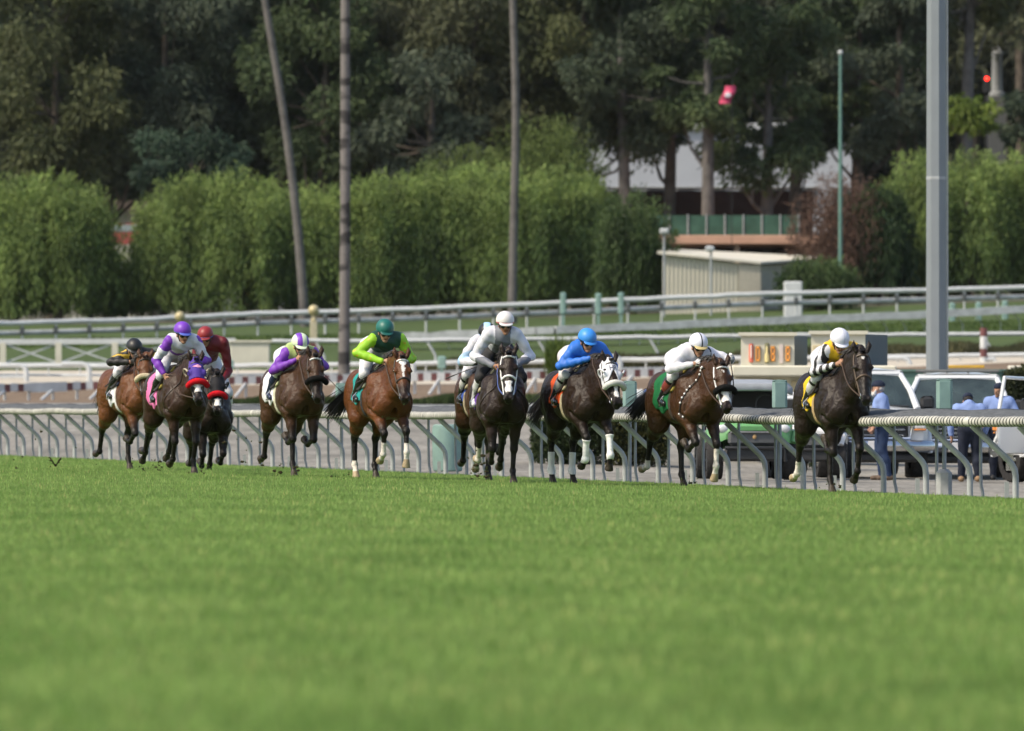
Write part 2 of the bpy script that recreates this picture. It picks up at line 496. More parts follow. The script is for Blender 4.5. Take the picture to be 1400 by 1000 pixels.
def main_dirt():
    vs = np.linspace(60, 260, 260); us = np.concatenate([[.0], np.geomspace(.12, 60, 60)])
    dv = np.array([-RAIL_K, 1]) / RAIL_N; nv = np.array([1, RAIL_K]) / RAIL_N; o0 = np.array([RAIL_C, 0])
    V = []
    for v in vs:
        P = o0 + dv * v + nv * us[:, None]
        z = ground_z(P[:, 0], P[:, 1])
        z = z + .022 * vnoise(np.column_stack([us * 4, 0 * us + v * .35, 0 * us]), 1., 9) * sstep(.1, .6, us) - .02
        V.append(np.column_stack([P, z]))
    V = np.concatenate(V); n = len(us)
    F = np.array([(i * n + j, i * n + j + 1, (i + 1) * n + j + 1, (i + 1) * n + j) for i in range(len(vs) - 1) for j in range(n - 1)])
    c = V[F].mean(1); F = F[c[:, 1] < 250]
    m = ground_mat('main_dirt', (.155, .148, .132), (.29, .275, .245), (.10, .092, .08), .55, bump=.9, stretch=(1, .22, 1), bscale=3.)
    return tag(obj('dirt_track', mesh_np('dirt_track', V, F, [m], None, True)), kind='structure')
main_dirt()
polar_strip('concrete_path', 249, 272, ground_mat('path', (.20, .21, .21), (.27, .28, .28), (.14, .14, .14), .4, bump=.2), 12, .0)
polar_strip('training_track', 271.5, 309, ground_mat('train', (.15, .108, .075), (.20, .15, .105), (.11, .08, .055), .8, bump=.6, stretch=(1, .2, 1)), 20, .004)
polar_strip('sand_path', 308.5, 326, ground_mat('sand', (.42, .38, .31), (.52, .47, .39), (.30, .27, .22), .5, bump=.4), 10, .008)
polar_strip('infield_grass', 325.5, 395, ground_mat('lawn', (.045, .075, .024), (.065, .098, .030), (.085, .092, .04), .35, bump=.8, bscale=9), 30, .012, .03)
polar_strip('parking_ground', 394.5, 900, ground_mat('yard', (.10, .095, .08), (.16, .15, .12), (.05, .06, .03), .2, bump=.4), 40, .016)
# wooded hillside that closes the view
def hill():
    xs = np.linspace(-220, 220, 90); ys = np.linspace(600, 1200, 30); X, Y = np.meshgrid(xs, ys)
    Z = 8 + 105 * sstep(600, 1000, Y) + 5 * np.sin(X * .05) + 4 * np.sin(Y * .03 + X * .02)
    V = np.column_stack([X.ravel(), Y.ravel(), Z.ravel()]); n = len(xs)
    F = np.array([(i * n + j, i * n + j + 1, (i + 1) * n + j + 1, (i + 1) * n + j) for i in range(len(ys) - 1) for j in range(n - 1)])
    tag(obj('hillside', mesh_np('hillside', V, F, [ground_mat('hill', (.018, .026, .014), (.04, .05, .025), (.06, .055, .03), .12, bump=1., bscale=.8)], None, True)), kind='structure')
hill()

# grass blades of the turf course: one object, patches of real blades repeated by geometry nodes
def grass():
    r = np.random.default_rng(11); ps = 1.5; nb = 5200
    x = r.uniform(-ps / 2, ps / 2, nb); y = r.uniform(-ps / 2, ps / 2, nb)
    cl = vnoise(np.column_stack([x, y, 0 * x]), 6, 2)
    h = r.uniform(.014, .050, nb) * (1 + .35 * cl); a = r.uniform(0, 6.28, nb); w = r.uniform(.004, .0085, nb)
    le = r.uniform(0, .028, nb); la = r.uniform(0, 6.28, nb)
    t = r.uniform(0, 1, nb)[:, None]
    colr = np.array([.158, .270, .056]) * (1 - t) + np.array([.272, .388, .125]) * t
    colr *= (1 + .20 * np.clip(vnoise(np.column_stack([x, y, 0 * x]), 22, 5), -1, 1) + .16 * np.clip(cl, -1, 1))[:, None] * r.uniform(.7, 1.25, nb)[:, None]
    dry = r.uniform(0, 1, nb) < .05; colr[dry] = (.42, .40, .16)
    tall = r.uniform(0, 1, nb) < .05; h[tall] *= 1.6; w[tall] *= 1.3; colr[tall] *= 1.25
    c, s = np.cos(a) * w, np.sin(a) * w
    V = np.empty((nb, 3, 3)); V[:, 0] = np.column_stack([x - c, y - s, 0 * x - .004]); V[:, 1] = np.column_stack([x + c, y + s, 0 * x - .004])
    V[:, 2] = np.column_stack([x + le * np.cos(la), y + le * np.sin(la), h])
    V = V.reshape(-1, 3); F = np.arange(nb * 3).reshape(-1, 3)
    dv = np.array([-RAIL_K, 1]) / RAIL_N; nv = np.array([1, RAIL_K]) / RAIL_N; o0 = np.array([RAIL_C, 0])
    pts = []
    for i in range(24):
        u = -.03 - ps * (i + .5)
        for v in np.arange(20, 215, ps):
            P = o0 + dv * v + nv * u
            if P[1] > 24 and abs(P[0]) < .064 * P[1] + 1.6: pts.append((P[0], P[1], .27 * (1 - math.exp(u / 8.2)) - .03))
    pts = np.array(pts)
    me = mesh_np('grass', np.vstack([V, pts]), F, [], None, False, np.vstack([np.repeat(colr, 3, 0), np.zeros((len(pts), 3))]))
    at_ = me.attributes.new('ispoint', 'FLOAT', 'POINT'); at_.data.foreach_set('value', np.concatenate([np.zeros(len(V)), np.ones(len(pts))]).astype(np.float32))
    m, N, L, P = nodemat('grass_blade'); P.inputs['Roughness'].default_value = .55; P.inputs['Specular IOR Level'].default_value = .25
    ac = N.new('ShaderNodeAttribute'); ac.attribute_name = 'coat'
    g = N.new('ShaderNodeNewGeometry'); nz = N.new('ShaderNodeTexNoise'); nz.inputs['Scale'].default_value = .9; nz.inputs['Detail'].default_value = 6
    mpg = N.new('ShaderNodeMapping'); mpg.inputs['Scale'].default_value = (1, .35, 1); L.new(g.outputs['Position'], mpg.inputs[0]); L.new(mpg.outputs[0], nz.inputs['Vector'])
    rp = N.new('ShaderNodeValToRGB'); rp.color_ramp.elements[0].position = .32; rp.color_ramp.elements[1].position = .68
    rp.color_ramp.elements[0].color = (.80, .84, .76, 1); rp.color_ramp.elements[1].color = (1.2, 1.12, 1.15, 1)
    L.new(nz.outputs['Fac'], rp.inputs['Fac'])
    mx = N.new('ShaderNodeMix'); mx.data_type = 'RGBA'; mx.blend_type = 'MULTIPLY'; mx.inputs[0].default_value = 1
    L.new(ac.outputs['Color'], mx.inputs[6]); L.new(rp.outputs[0], mx.inputs[7]); L.new(mx.outputs[2], P.inputs['Base Color'])
    tr = N.new('ShaderNodeBsdfTranslucent'); L.new(mx.outputs[2], tr.inputs['Color']); ms = N.new('ShaderNodeMixShader'); ms.inputs[0].default_value = .5
    out = N['Material Output']; L.new(P.outputs[0], ms.inputs[1]); L.new(tr.outputs[0], ms.inputs[2]); L.new(ms.outputs[0], out.inputs[0])
    me.materials.append(m)
    o = obj('grass', me); tag(o, 'short mown green turf blades covering the course', 'grass', kind='stuff')
    ng = bpy.data.node_groups.new('grass_patches', 'GeometryNodeTree')
    ng.interface.new_socket('Geometry', in_out='INPUT', socket_type='NodeSocketGeometry'); ng.interface.new_socket('Geometry', in_out='OUTPUT', socket_type='NodeSocketGeometry')
    A, K = ng.nodes, ng.links
    gi = A.new('NodeGroupInput'); go = A.new('NodeGroupOutput'); na = A.new('GeometryNodeInputNamedAttribute'); na.data_type = 'FLOAT'; na.inputs['Name'].default_value = 'ispoint'
    cp = A.new('FunctionNodeCompare'); cp.data_type = 'FLOAT'; cp.operation = 'GREATER_THAN'; cp.inputs[1].default_value = .5
    sg = A.new('GeometryNodeSeparateGeometry'); sg.domain = 'POINT'
    K.new(na.outputs[0], cp.inputs[0]); K.new(gi.outputs[0], sg.inputs[0]); K.new(cp.outputs[0], sg.inputs[1])
    ip = A.new('GeometryNodeInstanceOnPoints'); K.new(sg.outputs[0], ip.inputs['Points']); K.new(sg.outputs[1], ip.inputs['Instance'])
    rv = A.new('FunctionNodeRandomValue'); rv.data_type = 'INT'; rv.inputs[4].default_value = 0; rv.inputs[5].default_value = 3
    mm = A.new('ShaderNodeMath'); mm.operation = 'MULTIPLY'; mm.inputs[1].default_value = math.pi / 2; K.new(rv.outputs[2], mm.inputs[0])
    ad = A.new('ShaderNodeMath'); ad.operation = 'ADD'; ad.inputs[1].default_value = math.atan(RAIL_K); K.new(mm.outputs[0], ad.inputs[0])
    cx = A.new('ShaderNodeCombineXYZ'); K.new(ad.outputs[0], cx.inputs[2]); K.new(cx.outputs[0], ip.inputs['Rotation'])
    K.new(ip.outputs[0], go.inputs[0])
    md = o.modifiers.new('patches', 'NODES'); md.node_group = ng
grass()
# ------------------------------------------------------------------ running rail of the turf course
def rail_pt(u, v, z=0.):
    return Vector((RAIL_C - RAIL_K * v / RAIL_N + u / RAIL_N, v / RAIL_N + RAIL_K * u / RAIL_N, z))
def v_of_px(px): D = RAIL_C / (RAIL_K + (px - 700) / FPX); return (D - 0) * RAIL_N if False else (D * RAIL_N)
M_GALV = mat('galvanised', (.40, .425, .44), .55, .4, .0, var=.14, scale=5, bump=.1, bscale=40)
M_GALV_D = mat('galvanised_dull', (.32, .345, .36), .6, .4, .0, var=.14, scale=5)
M_PADTEAL = mat('teal_vinyl', (.19, .30, .275), .55, .4, var=.12, scale=6, bump=.15, bscale=12)
M_WHITE = mat('white_paint', (.50, .52, .53), .5, .4, var=.10, scale=2.5)
M_WORN = mat('worn_white', (.42, .44, .45), .65, .3, var=.2, scale=3)
M_RED = mat('red_paint', (.13, .052, .052), .6, .3, var=.15, scale=3)
M_DARK = mat('dark_rubber', (.03, .031, .032), .8, .2, var=.2, scale=10)
M_CREAM = mat('cream_paint', (.55, .53, .45), .7, .3, var=.08, scale=2)

def running_rail():
    root = empty('running_rail', rail_pt(0, 150)); tag(root, 'padded tubular running rail on leaning grey posts along the turf edge', 'rail')
    inv = Matrix.Translation(-root.location)
    loc = lambda p: p - root.location
    v0, v1 = 96, 222
    # wrapped tube
    pitch = .142; n = int((v1 - v0) / pitch); K = 12
    V = []; R = .060; r = np.random.default_rng(5)
    prof = [(0, 1.05), (.17, 1.08), (.34, 1.05), (.42, .99), (.92, .99)]
    for i in range(n):
        jig = r.uniform(.95, 1.05)
        for q, k in prof:
            v = v0 + (i + q) * pitch
            sag = .007 * math.sin(v * 1.15) + .008 * math.sin(v * .37)
            c = rail_pt(-.57, v, .975 + sag)
            for j in range(K):
                a = 2 * math.pi * j / K
                p = c + Vector((1 / RAIL_N, RAIL_K / RAIL_N, 0)) * (R * k * jig * math.cos(a)) + Vector((0, 0, R * k * jig * math.sin(a)))
                V.append(p - root.location)
    m = len(prof); rings = n * m; F = []; mi = []
    for i in range(rings - 1):
        for j in range(K):
            F.append((i * K + j, i * K + (j + 1) % K, (i + 1) * K + (j + 1) % K, (i + 1) * K + j)); mi.append(1 if i % m in (0, 1) and (i // m) % 41 != 7 else 0)
    V = np.array([p[:] for p in V])
    obj('wrapped_tube', mesh_np('wrapped_tube', V, np.array(F), [mat('tube_wrap', (.45, .445, .40), .6, .3, var=.22, scale=.8), mat('tube_seam', (.022, .024, .023), .8, .2)], mi, True), root)
    # tilted dark cover, lumpy matting
    vs = np.arange(v0, v1, .22); us = np.linspace(0, 1, 7); V = []
    for v in vs:
        for t in us:
            p = rail_pt(-.60 + .86 * t, v, 1.02 + .105 * t + .02 * math.sin(math.pi * t)) - root.location
            p.z += .009 * float(vnoise(np.array([[v * 2.6, t * 4, 0]]), 1.6, 3)[0]) + (.010 * math.sin(v * 1.9) * t)
            V.append(p[:])
    nu = len(us); F = np.array([(i * nu + j, i * nu + j + 1, (i + 1) * nu + j + 1, (i + 1) * nu + j) for i in range(len(vs) - 1) for j in range(nu - 1)])
    V = np.array(V); nV = len(V); V2 = V - np.array([0, 0, .035])
    edge = [(i * nu + (nu - 1), (i + 1) * nu + nu - 1) for i in range(len(vs) - 1)]; e0 = [((i + 1) * nu, i * nu) for i in range(len(vs) - 1)]
    Fs = np.array([(b, a, a + nV, b + nV) for a, b in edge + e0])
    obj('rail_cover', mesh_np('rail_cover', np.vstack([V, V2]), [F, F[:, ::-1] + nV, Fs], [mat('cover_matting', (.105, .112, .118), .95, .1, var=.5, scale=18, bump=1., bscale=35)], None, True), root)
    # leaning posts, back supports, stubs
    sp = 2.08; k0 = v_of_px(1266)
    gn = MB(); rp = lambda u, z: Vector((u / RAIL_N, u * RAIL_K / RAIL_N, z))
    path = [(0, -.10), (0, .30), (-.012, .38), (-.05, .45), (-.10, .505), (-.52, .89), (-.56, .93)]
    gm = MB().tube([rp(u, z) for u, z in path], .040, 10).mesh('post', M_GALV, True)
    bm_ = MB().tube([rp(.26, -.05), rp(.262, .06), rp(.24, .16), rp(.235, .4), rp(.235, 1.10)], .021, 8).mesh('support', M_GALV_D, True)
    sm = MB().box((0, 0, .10), (.055, .05, .26)).box((.03, -.03, .05), (.10, .02, .03)).mesh('stub_post', M_GALV_D)
    i = -14
    while k0 + i * sp < v1:
        v = k0 + i * sp
        if v > v0:
            o = obj('post', gm, root); o.location = loc(rail_pt(0, v))
            o = obj('support', bm_, root); o.location = loc(rail_pt(0, v + .33))
            if i % 2 == 0:
                o = obj('stub_post', sm, root); o.location = loc(rail_pt(-.10, v + .05))
        i += 1
    b = MB().box((0, 0, .16), (.20, .22, .40), bev=.05).build('foot_block', mat('block_grey', (.36, .37, .38), .8, .2), root, loc=loc(rail_pt(.08, v_of_px(1281) - .05)))
    return root
running_rail()

def rail_pads():
    me = MB().box((0, 0, 1.31), (.21, .10, .42), bev=.035).mesh('pad', M_PADTEAL, True)
    pole = MB().tube([(0, 0, -.1), (0, 0, 1.15)], .028, 8).mesh('pole', M_GALV_D, True)
    lab = ['teal padded post marker in front of the white pickup windscreens', 'teal padded post marker just right of the green utility cart canopy', 'teal padded post marker beside the white hooded horse',
           'teal padded post marker behind the leading pair in the centre above the drum', 'teal padded post marker between the striped cap rider and the green rider']
    for px, l in zip((1291, 1066, 861, 638, 467), lab):
        v = (RAIL_C + .36 * RAIL_N) / (RAIL_K + (px - 700) / FPX) * RAIL_N - .36 * RAIL_K
        r = empty('padded_marker', rail_pt(.36, v), math.radians(8)); tag(r, l, 'marker post', 'padded posts behind the running rail')
        obj('pad', me, r); obj('pole', pole, r)
        MB().box((0, 0, 1.50), (.20, .085, .03), bev=.012).build('cap', mat('teal_dark', (.10, .17, .155), .7), r)
rail_pads()
def drum():
    p = on_ground(612, 146); p.z = .0
    mb = MB().lathe([(.22, 0), (.25, .02), (.26, .2), (.265, .70), (.255, .78), (.22, .80)], n=18)
    r = mb.build('padded_drum', M_PADTEAL, None, True, loc=p); tag(r, 'pale teal padded drum standing on the dirt behind the running rail', 'drum')
    MB().lathe([(.15, -.01), (.235, 0.), (.24, .03), (.2, .035)], c=(0, 0, .775), n=18).build('lid', mat('teal_pale', (.30, .40, .37), .6), r, True)
drum()

# ------------------------------------------------------------------ far rails and fences
def line_fn(pts):
    x = [p[0] for p in pts]; y = [p[1] for p in pts]; d = [p[2] for p in pts]
    def f(px): D = float(np.interp(px, x, d)); return at(px, float(np.interp(px, x, y)), D)
    return f
def box_between(mb, a, b, w, h, m=0):
    a = Vector(a); b = Vector(b); t = (b - a).normalized(); s = Vector((-t.y, t.x, 0)).normalized(); u = Vector((0, 0, 1))
    V = []
    for p in (a, b):
        for i, j in ((-1, -1), (1, -1), (1, 1), (-1, 1)): V.append(p + s * (i * w / 2) + u * (j * h / 2))
    mb.add([v[:] for v in V], [(3, 2, 1, 0), (4, 5, 6, 7), (0, 1, 5, 4), (1, 2, 6, 5), (2, 3, 7, 6), (3, 0, 4, 7)], m)

def far_rail(name, label, f, x0, x1, step_px, rail_r, under=None, post='straight', drop=.9, post_r=.03, m=M_WHITE, m2=M_WORN, brackets=False, seg=24, flat=None):
    root = empty(name, f((x0 + x1) / 2)); tag(root, label, 'rail'); o = root.location
    xs = np.arange(x0, x1 + seg, seg)
    mb = MB()
    jit = np.random.default_rng(int(abs(x0)) + 7).normal(size=len(xs)) * .012
    if flat:
        for i in range(len(xs) - 1): box_between(mb, f(xs[i]) - o + Vector((0, 0, jit[i])), f(xs[i + 1]) - o + Vector((0, 0, jit[i + 1])), flat[0], flat[1])
    else:
        mb.tube([f(x) - o + Vector((0, 0, j)) for x, j in zip(xs, jit)], rail_r, 8)
    mb.build('top_rail', m, root, True)
    if under:
        mb = MB(); mb.tube([f(x) - o + Vector((0, .25, -under[0])) for x in xs], under[1], 8); mb.build('lower_rail', m2, root, True)
    k = 0
    for x in np.arange(x0 + step_px * .4, x1, step_px):
        if k >= 98: break
        p = f(x) - o; mb = MB()
        g = gz(p.x + o.x, p.y + o.y) - o.z
        bot = max(g - .1, p.z - drop * 1.6) if post != 'fixed' else p.z - drop
        if post == 'bent':
            mb.tube([p, p + Vector((.02, 0, -.12)), p + Vector((.22, .02, -.45)), (p.x + .30, p.y + .02, p.z - .6), (p.x + .30, p.y + .02, bot)], post_r, 6)
        elif post == 'goose':
            mb.tube([p + Vector((0, 0, -.05)), p + Vector((.30, .02, -.38)), (p.x + .36, p.y, p.z - .5), (p.x + .36, p.y, bot)], post_r, 6)
        else:
            mb.tube([p, (p.x, p.y, bot)], post_r, 6)
        pm = mb.build('post', m, root, True)
        if brackets:
            MB().box((p.x, p.y - .05, p.z - .34), (.20, .14, .32), bev=.03).build('bracket', mat('bracket_dark', (.07, .08, .085), .7), pm)
        k += 1
    return root
far_rail('outer_rail', 'long white outer rail with dark brackets below the tree skirts', line_fn([(-80, 445, 362), (0, 442.5, 365), (200, 437, 368), (350, 429, 370), (530, 424, 371), (700, 417, 372), (1050, 402, 374), (1300, 396, 376), (1480, 391, 377)]), -80, 1480, 46, .105, under=(.42, .11), drop=.75, post_r=.05, brackets=True)
far_rail('covered_rail', 'broad pale grey covered rail curving behind the lawn on the right', line_fn([(540, 461, 350), (750, 452, 350), (1000, 441, 352), (1265, 430, 354), (1400, 423, 355), (1480, 419, 356)]), 540, 1480, 26, .12, post='goose', drop=.8, post_r=.022, m=M_WORN, flat=(1.1, .30))
far_rail('lawn_rail', 'straight white rail with curved posts in front of the lawn', line_fn([(372, 467, 330), (700, 464.5, 330), (1000, 459.5, 330), (1480, 456, 330)]), 372, 1480, 152, .08, post='bent', drop=1.0, post_r=.055, m=M_WHITE)
far_rail('double_rail', 'low white double rail above the pale sand path', line_fn([(-80, 500, 317), (250, 501, 317), (560, 497, 317), (870, 492, 317), (1220, 488, 316), (1480, 484, 316)]), -80, 1480, 43, .085, under=(.36, .07), drop=.6, post_r=.03, m=M_WHITE)

def cross_fence():
    f = line_fn([(-80, 468, 333), (0, 467.5, 333), (320, 466, 333)])
    root = empty('cross_braced_fence', f(150)); tag(root, 'weathered white fence with crossed braces in front of the lawn', 'fence'); o = root.location
    mb = MB(); box_between(mb, f(-80) - o, f(322) - o, .10, .21); mb.build('top_rail', M_WHITE, root)
    mb = MB(); d = Vector((0, 0, -.86)); box_between(mb, f(-80) - o + d, f(322) - o + d, .10, .09); mb.build('bottom_rail', M_WHITE, root)
    ps = [-70, 4, 80, 157, 233, 309]
    for i, x in enumerate(ps):
        p = f(x) - o; MB().box((p.x, p.y - .02, p.z - .50), (.24, .14, .90)).build('post', M_CREAM, root)
        if i:
            a, b = f(ps[i - 1]) - o, p
            mb = MB(); q = Vector((.12, .03, -.12)); box_between(mb, a + q, b + Vector((-.12, .03, -.80)), .05, .075); mb.build('brace', M_WORN, root)
            mb = MB(); box_between(mb, a + Vector((.12, .06, -.80)), b + Vector((-.12, .06, -.12)), .05, .075); mb.build('brace', M_WORN, root)
    p = at(342, 485, 331)
    b = MB().box((0, 0, 0), (1.55, .7, .95), bev=.04).box((0, 0, .50), (1.75, .85, .08), bev=.02).build('equipment_box', M_CREAM, None, loc=p); tag(b, 'cream box cabinet at the end of the cross braced fence', 'box')
cross_fence()

def striped_rail():
    f = line_fn([(-80, 533, 292), (0, 531, 294), (120, 528, 296), (150, 526.5, 296), (300, 521, 298), (560, 516.5, 300), (700, 514, 300), (910, 510, 301)])
    root = empty('striped_rail', f(400)); tag(root, 'white rail with dark red stripes crossing the brown training track', 'rail'); o = root.location
    mbw = MB()
    x = -80.0; i = 0
    while x < 906:
        w = (10.5, 8.0)[i % 2]
        if 33 <= x < 88: box_between(mbw, f(x) - o, f(90) - o, .16, .34, 0); x = 90; i = 1; continue
        box_between(mbw, f(x) - o + Vector((0, 0, .02 if i % 2 == 0 else 0)), f(x + w) - o + Vector((0, 0, .02 if i % 2 == 0 else 0)), .16, .28 if i % 2 == 0 else .27, i % 2)
        x += w if i % 2 == 0 else w; i += 1
    mbw.build('striped_board', [M_WHITE, M_RED], root)
    for x in np.arange(-60, 905, 33):
        p = f(x) - o; g = gz(p.x + o.x, p.y + o.y) - o.z
        mb = MB(); mb.tube([p + Vector((0, .1, 0)), (p.x, p.y + .1, g - .1)], .055, 6); mb.build('post', M_WHITE, root)
        if int(x) % 2: continue
        mb = MB(); mb.tube([p + Vector((0, -.05, -.1)), (p.x - .35, p.y - .9, gz(p.x + o.x - .35, p.y + o.y - .9) - o.z)], .05, 6); mb.build('brace', M_WHITE, root)
striped_rail()
# white tube hoops where the double rail ends turn down
for i, (x, y0, y1, l) in enumerate(((36, 500, 546, 'white bent tube hoop at the far left end of the rails'), (122, 498, 548, 'white bent tube hoop left of the black capped rider'), (565, 491, 548, 'white bent tube hoop right of the green rider horse'), (848, 488, 545, 'white bent tube hoop right of the white hooded horse'), (1244, 490, 503, 'short white bent tube hoop left of the tall light pole'))):
    D = 312; p = at(x, y0, D); q = at(x, y1, D)
    mb = MB(); mb.tube([(-1.0, 0, 0), (-.25, 0, 0), (-.08, 0, -.06), (0, 0, -.22), (0, 0, q.z - p.z)], .095, 8); mb.tube([(-1.0, 0, -.42), (-.02, 0, -.42)], .05, 6)
    o = mb.build('rail_hoop', M_WHITE, None, True, loc=p); tag(o, l, 'rail', 'bent rail ends')
# ------------------------------------------------------------------ poles, buildings, boards
def light_pole():
    D = 182; p = at(1280.5, 541, D); r0 = 28 / 2 / FPX * D; r1 = .8 * r0
    g = gz(p.x, p.y) - .1
    root = empty('light_pole', (p.x, p.y, g), math.radians(10)); tag(root, 'tall grey eight sided light pole rising out of the picture', 'light pole')
    mb = MB(); mb.lathe([(r0 * 1.06, 0), (r0 * 1.03, 5), (r0 * .95, 12), (r1, 24)], n=8); mb.build('shaft', mat('pole_steel', (.20, .225, .245), .45, .5, .2, var=.06, scale=1.5, bump=.05), root)
    mb = MB(); mb.tube([(r0 * .98, -r0 * .62, 1), (r0 * .93, -r0 * .58, 14)], .014, 6); mb.build('conduit', M_GALV_D, root)
    mb = MB(); mb.lathe([(r0 * 1.0, 6.02), (r0 * 1.035, 6.05), (r0 * 1.035, 6.09), (r0, 6.12)], n=8); mb.build('joint_band', M_GALV_D, root)
    mb = MB(); mb.box((0, 0, 24.2), (4.2, .3, .25)); mb.build('lamp_bar', M_GALV_D, root)
    for x in (-1.8, -.6, .6, 1.8): MB().box((x, -.2, 24.6), (.8, .4, .6), bev=.08).build('floodlight', M_DARK, root)
light_pole()

def thin_pole():
    D = 395; a = at(1148, 75, D); b = at(1149, 372, D)
    root = empty('flag_pole', (b.x, b.y, gz(b.x, b.y))); tag(root, 'thin green pole with a pale tip beside the reddish shrub', 'pole')
    h = a.z - gz(b.x, b.y)
    MB().lathe([(.10, 0), (.085, h * .6), (.065, h)], n=10).build('shaft', mat('green_pole', (.10, .20, .17), .5), root, True)
    MB().sphere((0, 0, h + .1), .12, 8).build('tip', M_WORN, root, True)
thin_pole()

def finial(px, py_ball, r_px, D, label, red):
    c = at(px, py_ball, D); g = gz(c.x, c.y); r = r_px / FPX * D; h = c.z - g
    root = empty('finial_post', (c.x, c.y, g)); tag(root, label, 'post', 'golden ball posts')
    MB().sphere((0, 0, h), r, 18).build('ball', mat('gold_ball', (.42, .36, .20), .4, .5, .1), root, True)
    MB().lathe([(r * .5, 0), (r * .6, .03), (r * .6, .09), (r * .35, .13), (r * .30, .22), (r * .45, .3)], c=(0, 0, h - r - .25), n=14).build('neck', mat('gold_neck', (.44, .38, .24), .5), root, True)
    MB().box((0, 0, h - r - .62), (r * 1.3, r * 1.3, .74), bev=.02).build('upper_block', mat('stone_gold', (.42, .38, .27), .7), root)
    z1 = h - r - 1.0
    MB().box((0, 0, z1 / 2), (r * 1.25, r * 1.25, max(z1, .2)), bev=.02).build('shaft', M_RED if red else M_CREAM, root)
finial(429, 424.5, 7.6, 352, 'golden ball on a cream and red column left of the palm trunks', True)
finial(246, 433, 7.2, 352, 'golden ball post directly behind the purple capped rider', False)
def marker_pole():
    D = 312; b = at(1345, 496, D); t = at(1347, 448, D); h = t.z - b.z
    root = empty('distance_pole', (b.x, b.y, b.z)); tag(root, 'short red and white banded pole right of the tall light pole', 'pole')
    r = .135; c = 0
    for k, (z0, z1, m) in enumerate(((-.6, .16, M_WHITE), (.16, .40, M_RED), (.40, .75, M_WHITE), (.75, 1.0, M_RED))):
        MB().lathe([(r, z0 * h), (r, z1 * h - .01)], n=12).build('band', m, root, True)
    MB().tube([(.12, 0, .10), (.35, 0, .14), (.45, 0, -.1), (.47, 0, -.4)], .09, 8).build('foot_hoop', M_WHITE, root, True)
marker_pole()

